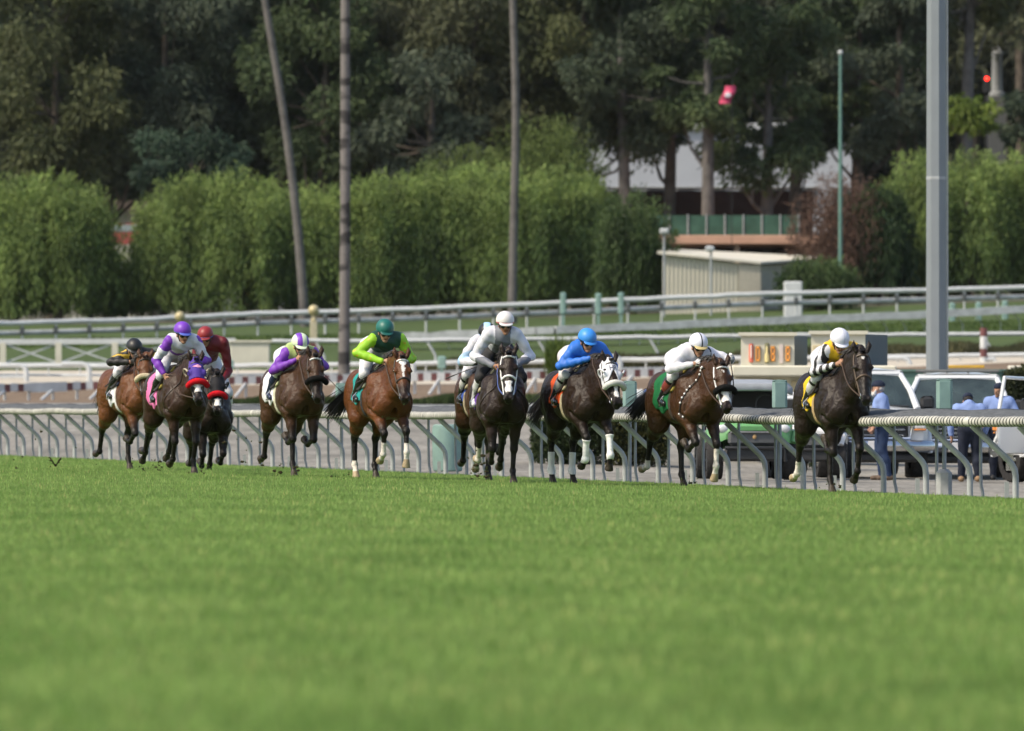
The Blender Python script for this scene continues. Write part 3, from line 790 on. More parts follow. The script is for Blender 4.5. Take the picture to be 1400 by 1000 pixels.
def tote_board():
    D = 172; s = FPX / D
    g = at(1115, 575, D)
    root = empty('results_board', g, 0); tag(root, 'cream results board with amber number panels and slate end faces', 'scoreboard')
    def X(px, d=0): return xat(px, D + d) - g.x
    def Z(py): return zat(py, D) - g.z
    cream = mat('board_cream', (.58, .56, .46), .75, .2, var=.10, scale=1.6); slate = mat('board_slate', (.085, .11, .125), .7, .3, var=.08)
    tan = mat('board_tan', (.52, .45, .29), .75, .2, var=.08, scale=3)
    # deck with plinth wall and panels
    MB().box(((X(1000) + X(1225)) / 2, .9, (Z(500) + Z(515)) / 2), (X(1225) - X(1000), 2.4, Z(500) - Z(515)), bev=.03).build('ledge', cream, root)
    MB().box(((X(1005) + X(1225)) / 2, 1.1, (Z(515) + Z(590)) / 2), (X(1225) - X(1005), 2.0, Z(515) - Z(590))).build('plinth', cream, root)
    for a, b in ((1012, 1022), (1036, 1060), (1082, 1106), (1112, 1140), (1146, 1170)):
        MB().box(((X(a) + X(b)) / 2, .08, (Z(521) + Z(553)) / 2), (X(b) - X(a), .06, Z(521) - Z(553)), bev=.01).build('wall_panel', tan, root)
    units = ((1013, 1086, 1109, 459, 500), (1109, 1183, 1220, 457, 503))
    for k, (a, b, c, y0, y1) in enumerate(units):
        w = X(b) - X(a); dep = 2.6
        V = [(X(a), 0, Z(y1)), (X(b), 0, Z(y1)), (X(b), 0, Z(y0)), (X(a), 0, Z(y0))]
        xb = X(c) ; V += [(X(a) + (xb - X(b)), 2.2, Z(y1)), (xb, 2.2, Z(y1)), (xb, 2.2, Z(y0)), (X(a) + (xb - X(b)), 2.2, Z(y0))]
        mb = MB(); mb.add(V, [(0, 1, 2, 3)], 0); mb.add(V, [(1, 5, 6, 2)], 1); mb.add(V, [(3, 2, 6, 7), (4, 0, 3, 7), (5, 4, 7, 6), (1, 0, 4, 5)], 0)
        u = mb.build('number_cabinet', [cream, slate], root)
        MB().box(((X(a) + X(b)) / 2, -.03, Z(y0) + .03), (w + .1, .1, .07)).build('coping', cream, u)
        if k == 0:
            led = mat('led_amber', (.75, .30, .05), .5, emit=.35); ledb = mat('led_back', (.38, .24, .11), .6)
            DIG = {'9': ['01110', '10001', '10001', '01111', '00001', '10001', '01110'], '8': ['01110', '10001', '10001', '01110', '10001', '10001', '01110'], '0': ['01110', '10001', '10001', '10001', '10001', '10001', '01110']}
            for px, ch in ((1036, '0'), (1056.5, '8'), (1077, '8')):
                wd = X(px + 3.6) - X(px - 3.6); zt, zb = Z(473), Z(495)
                pn = MB().box((X(px), -.02, (zt + zb) / 2), (wd, .05, zt - zb), bev=.01).build('digit_panel', ledb, u)
                mb = MB()
                for r_, row in enumerate(DIG[ch]):
                    for c_, q in enumerate(row):
                        if q == '1':
                            mb.box((X(px) + wd * .16 * (c_ - 2), -.055, zt - (zt - zb) * (.12 + .127 * r_)), (wd * .135, .02, (zt - zb) * .095))
                mb.build('digit', led, pn)
            MB().box((X(1027), -.02, (Z(470) + Z(496)) / 2), (X(1030) - X(1024), .05, Z(470) - Z(496)), bev=.02).build('red_panel', mat('panel_red', (.62, .16, .11), .6), u)
            MB().box((X(1027), -.06, (Z(472) + Z(490)) / 2), (X(1028) - X(1026), .03, Z(472) - Z(490)), bev=.01).build('white_tube', mat('tube_pink', (.75, .60, .55), .5), u)
            MB().box((X(1048.5), -.02, (Z(469) + Z(497)) / 2), (X(1051.5) - X(1045.5), .05, Z(469) - Z(497)), bev=.02).build('olive_panel', mat('panel_olive', (.22, .22, .13), .6), u)
            MB().lathe([(.045, 0), (.05, .12), (.02, .2), (.018, .30), (.01, .31)], c=(X(1048.5), -.07, Z(495)), n=10).build('bottle_emblem', mat('emblem_gold', (.62, .52, .24), .5), u, True)
            MB().box((X(1068), -.02, (Z(471) + Z(497)) / 2), (X(1071) - X(1066), .04, Z(471) - Z(497))).build('pale_panel', mat('panel_pale', (.58, .50, .46), .7), u)
        else:
            MB().box((X(1117.5), -.02, (Z(472) + Z(492)) / 2), (X(1124) - X(1111), .05, Z(472) - Z(492)), bev=.01).build('blank_panel', tan, u)
            MB().box((X(1129), -.02, (Z(466) + Z(498)) / 2), (.06, .05, Z(466) - Z(498))).build('downpipe', M_WORN, u)
tote_board()

def box_thing(name, label, cat, px0, px1, py0, py1, D, depth, m, ground=True, bev=.03, lean=0.):
    a = at(px0, py0, D); b = at(px1, py1, D); cx = (a.x + b.x) / 2
    z0 = min(b.z, gz(cx, D)) if ground else b.z
    o = MB().box((0, depth / 2, (a.z - z0) / 2), (b.x - a.x, depth, a.z - z0), bev=bev).build(name, m, None, loc=(cx, D, z0)); o.rotation_euler.z = lean
    return tag(o, label, cat)
M_GREENWALL = mat('green_board', (.10, .185, .155), .7, .25, var=.10, scale=1.2)
gw = box_thing('green_barrier', 'dull green painted barrier wall behind the pickups', 'wall', 1185, 1378, 506, 585, 184, .4, M_GREENWALL)
MB().box((0, -.03, 1.86), (3.2, .05, .05)).build('trim_rail', mat('green_trim', (.08, .15, .13), .7), gw)
box_thing('kerb_board', 'yellow topped low kerb board above the green barrier', 'board', 1296, 1346, 499.5, 503.5, 190, .3, mat('yellow_board', (.55, .33, .04), .6), False, .01)
box_thing('cream_wall', 'low cream wall at the right edge behind the man in the doorway', 'wall', 1379, 1450, 500, 540, 192, .5, M_CREAM)
sg = box_thing('blue_sign', 'small dark blue panel on the low cream wall at the right edge', 'sign', 1393, 1412, 507, 513, 191.8, .05, mat('sign_blue', (.02, .06, .12), .6), False, .005)
# blue and white flat crates past the hedge
for i, (a, b, c, n) in enumerate(((868, 880, (.62, .66, .68), 'white'), (881, 893, (.05, .16, .48), 'blue'), (895, 908, (.06, .18, .50), 'bright blue'), (852, 866, (.6, .64, .66), 'chalk white'))):
    box_thing('crate', n + ' low crate on the ground beyond the clipped hedge', 'crate', a, b, 533, 541, 262, .6, mat('crate_%d' % i, c, .6))

# service shed with corrugated front
def shed():
    D = 393; s = D / FPX
    p0 = at(906, 349, D); p1 = at(1034, 363, D); p2 = at(1122, 357, D + 9)
    g = gz(p0.x, D) - .2
    root = empty('storage_shed', (p0.x, D, g)); tag(root, 'beige corrugated metal shed with a pale sloping roof', 'shed')
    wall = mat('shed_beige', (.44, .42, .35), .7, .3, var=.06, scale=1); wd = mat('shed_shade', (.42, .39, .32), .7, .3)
    def corr(A, B, z0a, z1a, z0b, z1b, n, m, name):
        V = []; F = []; A = Vector(A); B = Vector(B); t = (B - A); nrm = Vector((t.y, -t.x, 0)).normalized()
        for i in range(n * 4 + 1):
            q = i / (n * 4); off = (0, .025, .025, 0)[i % 4] if i < n * 4 else 0
            p = A + t * q + nrm * off
            V.append((p.x, p.y, z0a + (z0b - z0a) * q)); V.append((p.x, p.y, z1a + (z1b - z1a) * q))
        F = [(2 * i, 2 * i + 2, 2 * i + 3, 2 * i + 1) for i in range(n * 4)]
        return MB().add(V, F).build(name, m, root)
    zl = p0.z - g; zr = p1.z - g
    x1 = p1.x - p0.x; x2 = xat(1126, D + 8) - p0.x
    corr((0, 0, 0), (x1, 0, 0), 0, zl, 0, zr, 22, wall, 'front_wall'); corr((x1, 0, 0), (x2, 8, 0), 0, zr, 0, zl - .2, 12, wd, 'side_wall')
    rf = MB(); V = [(-.25, -.25, zl + .05), (x1 + .2, -.3, zr + .05), (x2 + .5, 8.2, zl - .05), (0, 8.2, zl + .35)]
    V += [(x, y, z + .10) for x, y, z in V]
    rf.add(V, [(3, 2, 1, 0), (4, 5, 6, 7), (0, 1, 5, 4), (1, 2, 6, 5), (2, 3, 7, 6), (3, 0, 4, 7)]); rf.build('roof', mat('shed_roof', (.58, .55, .46), .6, .3, var=.06), root)
    MB().box((x1 * .93, -.08, 1.3), (1.0, .06, 2.4)).build('door', wd, root)
shed()
def deck():
    D = 425; a = at(818, 322, D); b = at(1205, 334, D)
    g = gz(a.x, D) - .2
    root = empty('parking_deck', (a.x, D, g)); tag(root, 'low concrete parking deck with a pinkish edge beam and dark openings', 'parking deck')
    w = b.x - a.x; z1 = a.z - g; z0 = b.z - g
    MB().box((w / 2, 6, (z0 + z1) / 2), (w, 12.4, z1 - z0), bev=.03).build('edge_beam', mat('pink_concrete', (.50, .30, .21), .8, .2, var=.12, scale=1), root)
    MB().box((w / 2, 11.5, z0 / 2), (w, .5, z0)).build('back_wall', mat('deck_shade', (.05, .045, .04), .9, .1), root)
    for px in (830, 1008, 1120, 1190):
        x = xat(px, D) - a.x; MB().box((x, .4, z0 / 2), (.25, .5, z0)).build('column', mat('tan_concrete', (.36, .27, .20), .8), root)
    f = at(890, 295, D + 1.5)
    fr = empty('mesh_fence', (f.x, D + 1.5, a.z + .012)); tag(fr, 'dark green windbreak fence standing along the parking deck', 'fence')
    w2 = xat(1092, D + 1.5) - f.x; h2 = f.z - a.z
    MB().box((w2 / 2, 0, h2 / 2), (w2, .04, h2)).build('windbreak_cloth', mat('wind_green', (.045, .10, .075), .9, .1, var=.25, scale=1.5), fr)
    for i in range(9): MB().tube([(w2 * i / 8, -.06, 0), (w2 * i / 8, -.06, h2 + .05)], .035, 6).build('post', M_GALV_D, fr)
deck()
bw = box_thing('brown_wall', 'long dark brown wall with a pale cap under the eucalyptus trees', 'wall', 812, 1112, 261, 330, 446, .5, mat('wall_brown', (.055, .032, .028), .85, .2, var=.2, scale=1))
MB().box((0, .25, zat(258, 446) - bw.location.z), (xat(1112, 446) - xat(812, 446), .6, .12)).build('coping', mat('cap_pale', (.40, .35, .30), .8), bw)
def white_building():
    D = 520; a = at(790, 178, D); b = at(1170, 330, D)
    g = gz(a.x, D); root = empty('white_building', ((a.x + b.x) / 2, D, g)); tag(root, 'large pale white building glimpsed between the eucalyptus trunks', 'building')
    w = b.x - a.x; h = a.z - g
    MB().box((0, 8, h / 2), (w, 16, h)).build('wall', mat('bld_white', (.36, .38, .41), .8, .2, var=.05, scale=.5), root)
    MB().box((0, 8, h + .2), (w + .6, 16.6, .4)).build('parapet', mat('bld_cap', (.62, .64, .66), .8), root)
    for i in range(9):
        f = MB().box((-w / 2 + w * (i + .5) / 9, -.03, h * .62), (1.2, .1, 1.5)).build('window_frame', M_WORN, root)
        MB().box((-w / 2 + w * (i + .5) / 9, -.10, h * .62), (1.0, .04, 1.3)).build('pane', mat('pane_dark', (.05, .06, .07), .1, .6), f)
white_building()
def pale_building():
    D = 455; a = at(135, 288, D); b = at(205, 345, D); g = gz(a.x, D)
    root = empty('stucco_building', ((a.x + b.x) / 2, D, g)); tag(root, 'pale stucco building with a brown flat roof seen through the tree gap', 'building')
    h = a.z - g; w = b.x - a.x + 3
    MB().box((0, 4, h / 2), (w, 8, h)).build('wall', mat('stucco', (.50, .52, .47), .85, .2, var=.05), root)
    MB().box((0, 4, h + .25), (w + 1.2, 9, .55)).build('roof', mat('roof_brown', (.14, .115, .10), .8), root)
pale_building()
box_thing('white_trailer', 'white box trailer parked behind the drooping tree skirts on the left', 'trailer', 296, 332, 398, 432, 430, 2.2, M_WHITE, False, .08)
box_thing('tarpaulin_box', 'faded orange container behind the tree skirts right of the white trailer', 'container', 337, 346, 402, 432, 431, 2, mat('orange_tarp', (.40, .24, .10), .8), False, .05)
box_thing('pale_trailer', 'pale grey box trailer under the trees left of the leaning palm', 'trailer', 352, 392, 404, 432, 432, 2.2, M_WORN, False, .08)
box_thing('utility_box', 'white utility cabinet on a post in front of the shed side', 'cabinet', 1072, 1097, 385, 416, 380, .6, M_WHITE, True, .05)
def sedan(px, py, D, col, label):
    p = at(px, py, D); g = gz(p.x, D)
    root = empty('parked_car', (p.x, D, p.z)); tag(root, label, 'car')
    prof = [(-2.1, .35), (-2.1, .75), (-1.2, .95), (-.6, 1.38), (.7, 1.40), (1.4, 1.0), (2.1, .9), (2.15, .35)]
    MB().prism(prof, 1, -.85, .85).build('body', mat('car_' + label[:5], col, .3, .5, coat=.5), root)
    MB().prism([(-1.1, .98), (-.58, 1.32), (.66, 1.34), (1.25, 1.0)], 1, -.87, .87).build('window', mat('car_glass', (.25, .3, .32), .1, .6), root)
    for x in (-1.35, 1.35):
        for y in (-.8, .8): MB().tube([(x, y - .1, .33), (x, y + .1, .33)], .33, 14).build('wheel', M_DARK, root)
sedan(172, 344, 428, (.30, .07, .06), 'faded red car in the gap between the weeping trees')
# small lamps by the deck
for px, py, b, l in ((908, 318, 372, 'square white area lamp left of the shed corner'), (972, 342, 404, 'tilted grey floodlight on a pole in front of the shed')):
    D = 388; p = at(px, py, D); g = gz(p.x, D); h = p.z - g
    root = empty('area_lamp', (p.x, D, g)); tag(root, l, 'lamp')
    MB().tube([(0, 0, 0), (0, 0, h)], .05, 8).build('pole', M_GALV_D, root, True)
    MB().box((-.05 if px > 950 else 0, -.1, h + .05), (.42, .3, .26), bev=.06).build('lamp_head', M_WORN if px < 950 else M_GALV, root)
# teal marker posts along the far rail
for i, px in enumerate((770, 818, 849, 1302, 1338, 1374)):
    D = 370; p = at(px, (401, 402, 401, 415, 414, 412)[i], D); g = gz(p.x, D)
    mb = MB(); mb.box((0, 0, p.z - g - .45), (.26, .2, .95), bev=.05); mb.box((0, 0, (p.z - g) / 2 - .4), (.12, .12, p.z - g - .8)); o = mb.build('marker_post', M_PADTEAL, None, True, loc=(p.x, D, g)); tag(o, 'pale teal padded post standing along the far outer rail', 'post', 'teal posts along the far rail')
for i, (px, y0, y1, l) in enumerate(((604, 487, 505, 'small teal padded post on the double rail right of the green rider'), (314, 492, 506, 'small teal padded post beside the cream box cabinet'), (934, 489, 505, 'dark padded post on the double rail left of the white capped rider'))):
    D = 311; p = at(px, y0, D); q = at(px, y1, D); h = p.z - q.z
    o = MB().box((0, 0, h / 2), (.30, .2, h), bev=.05).box((0, 0, -.4), (.1, .1, .8)).build('marker_post', M_PADTEAL if i < 2 else M_DARK, None, True, loc=q); tag(o, l, 'post')
# traffic light, banner and statue among the trees
def signal():
    D = 452; p = at(1349, 108, D); g = gz(p.x, D); h = p.z - g
    r = empty('traffic_light', (p.x, D, g)); tag(r, 'glowing red traffic light among the trees at upper right', 'traffic light')
    MB().tube([(0, .1, 0), (0, .1, h + .3)], .07, 8).build('pole', M_DARK, r, True); MB().box((0, 0, h - .25), (.36, .24, 1.0), bev=.04).build('housing', M_DARK, r)
    MB().sphere((0, -.13, h), .10, 12, sq=(1, .4, 1)).build('red_lens', mat('lens_red', (1, .02, .01), .4, emit=6), r, True)
signal()
def banner():
    D = 421; p = at(991, 118, D); q = at(984, 142, D)
    mb = MB(); n = 8
    V = []; 
    for i in range(n + 1):
        t = i / n
        for s in (0, 1): V.append(((p.x - q.x) * (1 - t) + s * .55 + .05 * math.sin(t * 6), .08 * math.sin(t * 9 + s), (p.z - q.z) * (1 - t)))
    F = [(2 * i, 2 * i + 1, 2 * i + 3, 2 * i + 2) for i in range(n)]
    o = mb.add(V, F).build('pink_banner', mat('banner_pink', (.52, .05, .13), .7), None, True, loc=q); tag(o, 'small pink banner with a pale emblem hanging among the trees', 'banner')
    md = o.modifiers.new('thick', 'SOLIDIFY'); md.thickness = .02
    MB().sphere((.40, -.10, .42), .14, 10, sq=(1.2, .15, 1)).build('emblem', mat('emblem_pale', (.62, .55, .60), .7), o, True)
    MB().tube([(.6, .1, -8), (.62, .1, 1.2)], .022, 6).build('pole', M_DARK, o)
banner()
def statue():
    D = 462; t = at(1363, 62, D); b = at(1363, 132, D); h = t.z - b.z
    r = empty('white_column', (b.x, D, b.z)); tag(r, 'slim white column monument at the upper right edge', 'column')
    MB().lathe([(.42, 0), (.42, .2), (.30, .26), (.27, h * .8), (.36, h * .84), (.30, h * .9), (.12, h)], n=12).build('shaft', mat('column_stone', (.24, .25, .25), .8, .2), r, True)
    g = gz(b.x, D); MB().box((0, 0, (g - b.z) / 2), (1.0, 1.0, b.z - g)).build('pedestal', mat('ped', (.08, .085, .085), .8), r)
statue()
# ------------------------------------------------------------------ trees
def leafmat(name, trans=.3):
    m, N, L, P = nodemat(name); P.inputs['Roughness'].default_value = .6; P.inputs['Specular IOR Level'].default_value = .2
    ac = N.new('ShaderNodeAttribute'); ac.attribute_name = 'coat'
    g = N.new('ShaderNodeNewGeometry'); nz = N.new('ShaderNodeTexNoise'); nz.inputs['Scale'].default_value = .7; nz.inputs['Detail'].default_value = 4
    L.new(g.outputs['Position'], nz.inputs['Vector'])
    mp = N.new('ShaderNodeMapRange'); mp.inputs[1].default_value = .3; mp.inputs[2].default_value = .7; mp.inputs[3].default_value = .65; mp.inputs[4].default_value = 1.35
    L.new(nz.outputs['Fac'], mp.inputs[0])
    mx = N.new('ShaderNodeMix'); mx.data_type = 'RGBA'; mx.blend_type = 'MULTIPLY'; mx.inputs[0].default_value = 1
    L.new(ac.outputs['Color'], mx.inputs[6]); L.new(mp.outputs[0], mx.inputs[7]); L.new(mx.outputs[2], P.inputs['Base Color'])
    tr = N.new('ShaderNodeBsdfTranslucent'); L.new(mx.outputs[2], tr.inputs['Color']); ms = N.new('ShaderNodeMixShader'); ms.inputs[0].default_value = trans
    L.new(P.outputs[0], ms.inputs[1]); L.new(tr.outputs[0], ms.inputs[2]); L.new(ms.outputs[0], N['Material Output'].inputs[0])
    return m
M_LEAF = leafmat('leaf')
M_BARK = mat('bark', (.10, .085, .07), .9, .1, var=.35, scale=3, bump=.6, bscale=14)
M_BARKG = mat('bark_grey', (.11, .105, .10), .9, .1, var=.3, scale=2, bump=.4, bscale=8)

def cards(P, Dn, W, Ln, col, r):
    """leaf cards: P base point, Dn direction, W width, Ln length"""
    n = len(P); Dn = Dn / (np.linalg.norm(Dn, axis=1)[:, None] + 1e-9)
    a = r.normal(size=(n, 3)); S = np.cross(Dn, a); S /= np.linalg.norm(S, axis=1)[:, None] + 1e-9
    N_ = np.cross(S, Dn)
    mid = P + Dn * (Ln * .5)[:, None] + N_ * (Ln * .08)[:, None]
    V = np.empty((n, 4, 3)); V[:, 0] = P; V[:, 1] = mid + S * (W * .5)[:, None]; V[:, 2] = P + Dn * Ln[:, None]; V[:, 3] = mid - S * (W * .5)[:, None]
    return V.reshape(-1, 3), np.arange(n * 4).reshape(-1, 4), np.repeat(col, 4, 0)

def pepper_crown(seed, w, h, n, c_dark, c_light, fine=1.):
    """weeping crown: hanging curtains from a lumpy dome; w half-width, h height, base at z 0"""
    r = np.random.default_rng(seed)
    nc = 150; P = []; C = []; G = []; L0 = []
    for i in range(nc):
        a = r.uniform(0, 2 * math.pi); q = math.sqrt(r.uniform(.0, 1)); 
        x, y = q * math.cos(a), q * math.sin(a)
        zz = math.sqrt(max(0, 1 - (q * .93) ** 2)) ** .75
        lump = 1 + .13 * math.sin(a * 3 + seed) + .09 * math.sin(a * 7 + seed * 2)
        z = h * (.40 + .60 * zz) * r.uniform(.80, 1.07)
        if r.uniform() < .35: z *= r.uniform(.55, .95)
        P.append((x * w * lump, y * w * lump, z)); L0.append(r.uniform(.35, .98) * z)
        C.append(r.uniform(0, 1))
    P = np.array(P); C = np.array(C); L0 = np.array(L0)
    k = r.integers(0, nc, n); 
    t = r.uniform(0, 1, n) ** 1.25
    rad = r.uniform(.35, .8, nc)[k] * (w / 3.5)
    off = r.normal(size=(n, 3)) * rad[:, None] * np.array([.55, .55, .34])
    pos = P[k] + off; pos[:, 2] -= t * L0[k] ; pos[:, :2] *= (1 + .10 * t * r.uniform(0, 1, n))[:, None]
    pos[:, 2] = np.maximum(pos[:, 2], .25 + r.uniform(0, .5, n))
    dr = np.column_stack([r.normal(size=n) * .30, r.normal(size=n) * .30, -np.ones(n) * (.35 + .9 * t)])
    up = t < .12
    dr[up, 2] = r.uniform(-.3, .9, up.sum())
    m = np.clip(C[k] * .58 + r.uniform(0, .26, n) - .06 + .46 * (1 - t) * sstep(.62, .95, P[k, 2] / h), 0, 1)[:, None]  # crown tops tinted lighter: new growth plus sunlight put into the leaf colour
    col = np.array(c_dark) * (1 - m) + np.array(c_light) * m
    return cards(pos, dr, r.uniform(.07, .16, n) * fine, r.uniform(.28, .62, n) * fine, col, r)

def gum_crown(seed, w, h0, h1, n, c_dark, c_light, nc=70, droop=.6, fine=1., gap=.0):
    """tall open eucalyptus crown of leaf clumps between heights h0 and h1"""
    r = np.random.default_rng(seed); P = []; R = []
    for i in range(nc):
        z = r.uniform(0, 1); ww = w * (.55 + .45 * math.sin(math.pi * min(1, .15 + z * .9))) * (1 + .25 * math.sin(z * 11 + seed))
        a = r.uniform(0, 2 * math.pi); q = math.sqrt(r.uniform(.02, 1))
        P.append((ww * q * math.cos(a), ww * q * math.sin(a), h0 + (h1 - h0) * z)); R.append(r.uniform(.7, 1.5) * w / 4)
    P = np.array(P); R = np.array(R); k = r.integers(0, nc, n)
    u = r.normal(size=(n, 3)); u /= np.linalg.norm(u, axis=1)[:, None]; rr = r.uniform(.3, 1, n) ** .6
    pos = P[k] + u * (R[k] * rr)[:, None] * np.array([1, 1, .8]); t = r.uniform(0, 1, n)
    pos[:, 2] -= droop * R[k] * t ** 2
    dr = np.column_stack([u[:, 0] * .6 + r.normal(size=n) * .4, u[:, 1] * .6 + r.normal(size=n) * .4, r.normal(size=n) * .45 - droop])
    cc = r.uniform(0, 1, nc); m = np.clip(cc[k] * .6 + r.uniform(0, .4, n), 0, 1)[:, None]
    col = np.array(c_dark) * (1 - m) + np.array(c_light) * m
    V, F, c = cards(pos, dr, r.uniform(.10, .22, n) * fine, r.uniform(.30, .65, n) * fine, col, r)
    return V, F, c, P

def limbs(trunk_pts, trunk_r, targets, seed, m, name, parent, k=26):
    mb = MB(); r = np.random.default_rng(seed)
    mb.tube(trunk_pts, trunk_r, 10); tp = np.array([list(p) for p in trunk_pts])
    for i in r.permutation(len(targets))[:k]:
        t = np.array(targets[i]); zt = t[2] - r.uniform(.8, 3.) * 1.
        j = np.argmin(np.abs(tp[:, 2] - max(zt, tp[0][2] + (tp[-1][2] - tp[0][2]) * .35)))
        b = tp[j]; mid = b * .45 + t * .55 + np.array([0, 0, -.35]) + r.normal(size=3) * .3
        rr = float(np.interp(j, range(len(trunk_r)), trunk_r)) * .42
        mb.tube([b, b * .6 + mid * .4 + r.normal(size=3) * .12, mid, t], [rr, rr * .75, rr * .5, rr * .15], 6, cap=False)
    return mb.build(name, m, parent, True)

def tree_obj(name, X, Y, label, cat, group, crown, trunk_pts, trunk_r, bark, targets, seed, rz=0., z=None, kl=26):
    root = empty(name, (X, Y, gz(X, Y) if z is None else z), rz); tag(root, label, cat, group)
    limbs(trunk_pts, trunk_r, targets, seed, bark, 'trunk', root, kl)
    V, F, c = crown
    me = mesh_np('crown', V, F, [M_LEAF], None, False, c); obj('crown', me, root)
    return root

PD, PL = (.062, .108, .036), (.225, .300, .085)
def peppers():
    # px centre, half width px, top row, distance, colours
    rows = [(-45, 75, 252, 404, 0), (18, 62, 248, 402, 0), (80, 58, 244, 401, 0), (122, 22, 262, 403, 0), (224, 36, 258, 404, 0), (262, 56, 247, 402, 0), (330, 62, 243, 401, 0), (398, 50, 256, 404, 0), (455, 52, 255, 402, 0), (516, 58, 243, 401, 0), (580, 60, 240, 402, 0), (645, 58, 232, 404, 0), (706, 62, 232, 401, 0), (768, 54, 233, 402, 0), (806, 30, 250, 404, 0), (864, 44, 262, 396, 1),
            (640, 66, 205, 414, 2), (742, 74, 172, 416, 2), (1256, 52, 214, 404, 0), (1322, 58, 215, 402, 0), (1388, 60, 214, 404, 0), (1452, 60, 218, 403, 0), (1118, 44, 359, 391, 1), (168, 32, 346, 405, 0)]
    names = ['at the far left edge', 'above the cross braced fence at the left', 'left of the gap with the pale building', 'tattered, on the left lip of the gap', 'just right of the gap with the pale building', 'above the red capped rider', 'left of the leaning palm', 'behind the leaning palm trunk', 'behind the banded straight palm', 'above the green capped rider', 'between the banded palm and the plain palm', 'just left of the plain palm trunk',
             'right behind the plain palm trunk', 'at the right end of the long leafy row', 'ragged, closing the long row', 'small and loose, in front of the brown wall', 'yellowish, rising behind the row left of the plain palm', 'tallest bright mound behind the plain palm', 'bright topped, left of the tall light pole', 'right of the tall light pole', 'at the far right below the traffic light', 'cut off by the right edge', 'low bush in front of the shed roof', 'low, filling the foot of the gap with the pale building']
    for i, (px, hw, top, D, kind) in enumerate(rows):
        X = xat(px, D); g = gz(X, D); h = zat(top, D) - g; w = hw / FPX * D * 1.18
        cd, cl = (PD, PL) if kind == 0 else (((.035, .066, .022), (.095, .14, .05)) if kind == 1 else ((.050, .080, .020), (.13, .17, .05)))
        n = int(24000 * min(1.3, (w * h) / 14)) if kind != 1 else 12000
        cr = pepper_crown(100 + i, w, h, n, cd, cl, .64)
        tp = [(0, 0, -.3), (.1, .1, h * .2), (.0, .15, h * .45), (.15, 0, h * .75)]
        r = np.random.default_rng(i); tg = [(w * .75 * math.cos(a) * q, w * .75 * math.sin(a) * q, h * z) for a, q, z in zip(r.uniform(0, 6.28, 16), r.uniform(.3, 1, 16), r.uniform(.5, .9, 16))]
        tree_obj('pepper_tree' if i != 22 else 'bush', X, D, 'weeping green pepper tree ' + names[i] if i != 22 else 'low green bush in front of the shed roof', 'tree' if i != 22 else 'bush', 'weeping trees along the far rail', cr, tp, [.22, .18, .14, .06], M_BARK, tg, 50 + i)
    # reddish bare shrub
    D = 399; X = xat(1150, D); g = gz(X, D); h = zat(236, D) - g; w = 62 / FPX * D
    cr = pepper_crown(300, w, h, 9000, (.075, .045, .032), (.16, .10, .075), .55)
    r = np.random.default_rng(9); tg = [(w * math.cos(a) * q, w * math.sin(a) * q, h * z) for a, q, z in zip(r.uniform(0, 6.28, 60), r.uniform(.2, 1, 60), r.uniform(.4, 1, 60))]
    tree_obj('bare_shrub', X, D, 'reddish brown leafless shrub beside the thin green pole', 'shrub', None, cr, [(0, 0, -.2), (0, 0, h * .4)], [.25, .12], mat('twig_red', (.12, .07, .055), .9, .1), tg, 77, kl=60)
    X = xat(1200, D); h = zat(262, D) - g; w = 44 / FPX * D
    cr = pepper_crown(301, w, h, 7000, (.022, .042, .018), (.05, .085, .03))
    tree_obj('pepper_tree', X, D, 'dark green dense tree between the reddish shrub and the light pole', 'tree', 'weeping trees along the far rail', cr, [(0, 0, -.2), (0, 0, h * .5)], [.2, .1], M_BARK, [(0, 0, h * .7), (1, 0, h * .7)], 78)
peppers()

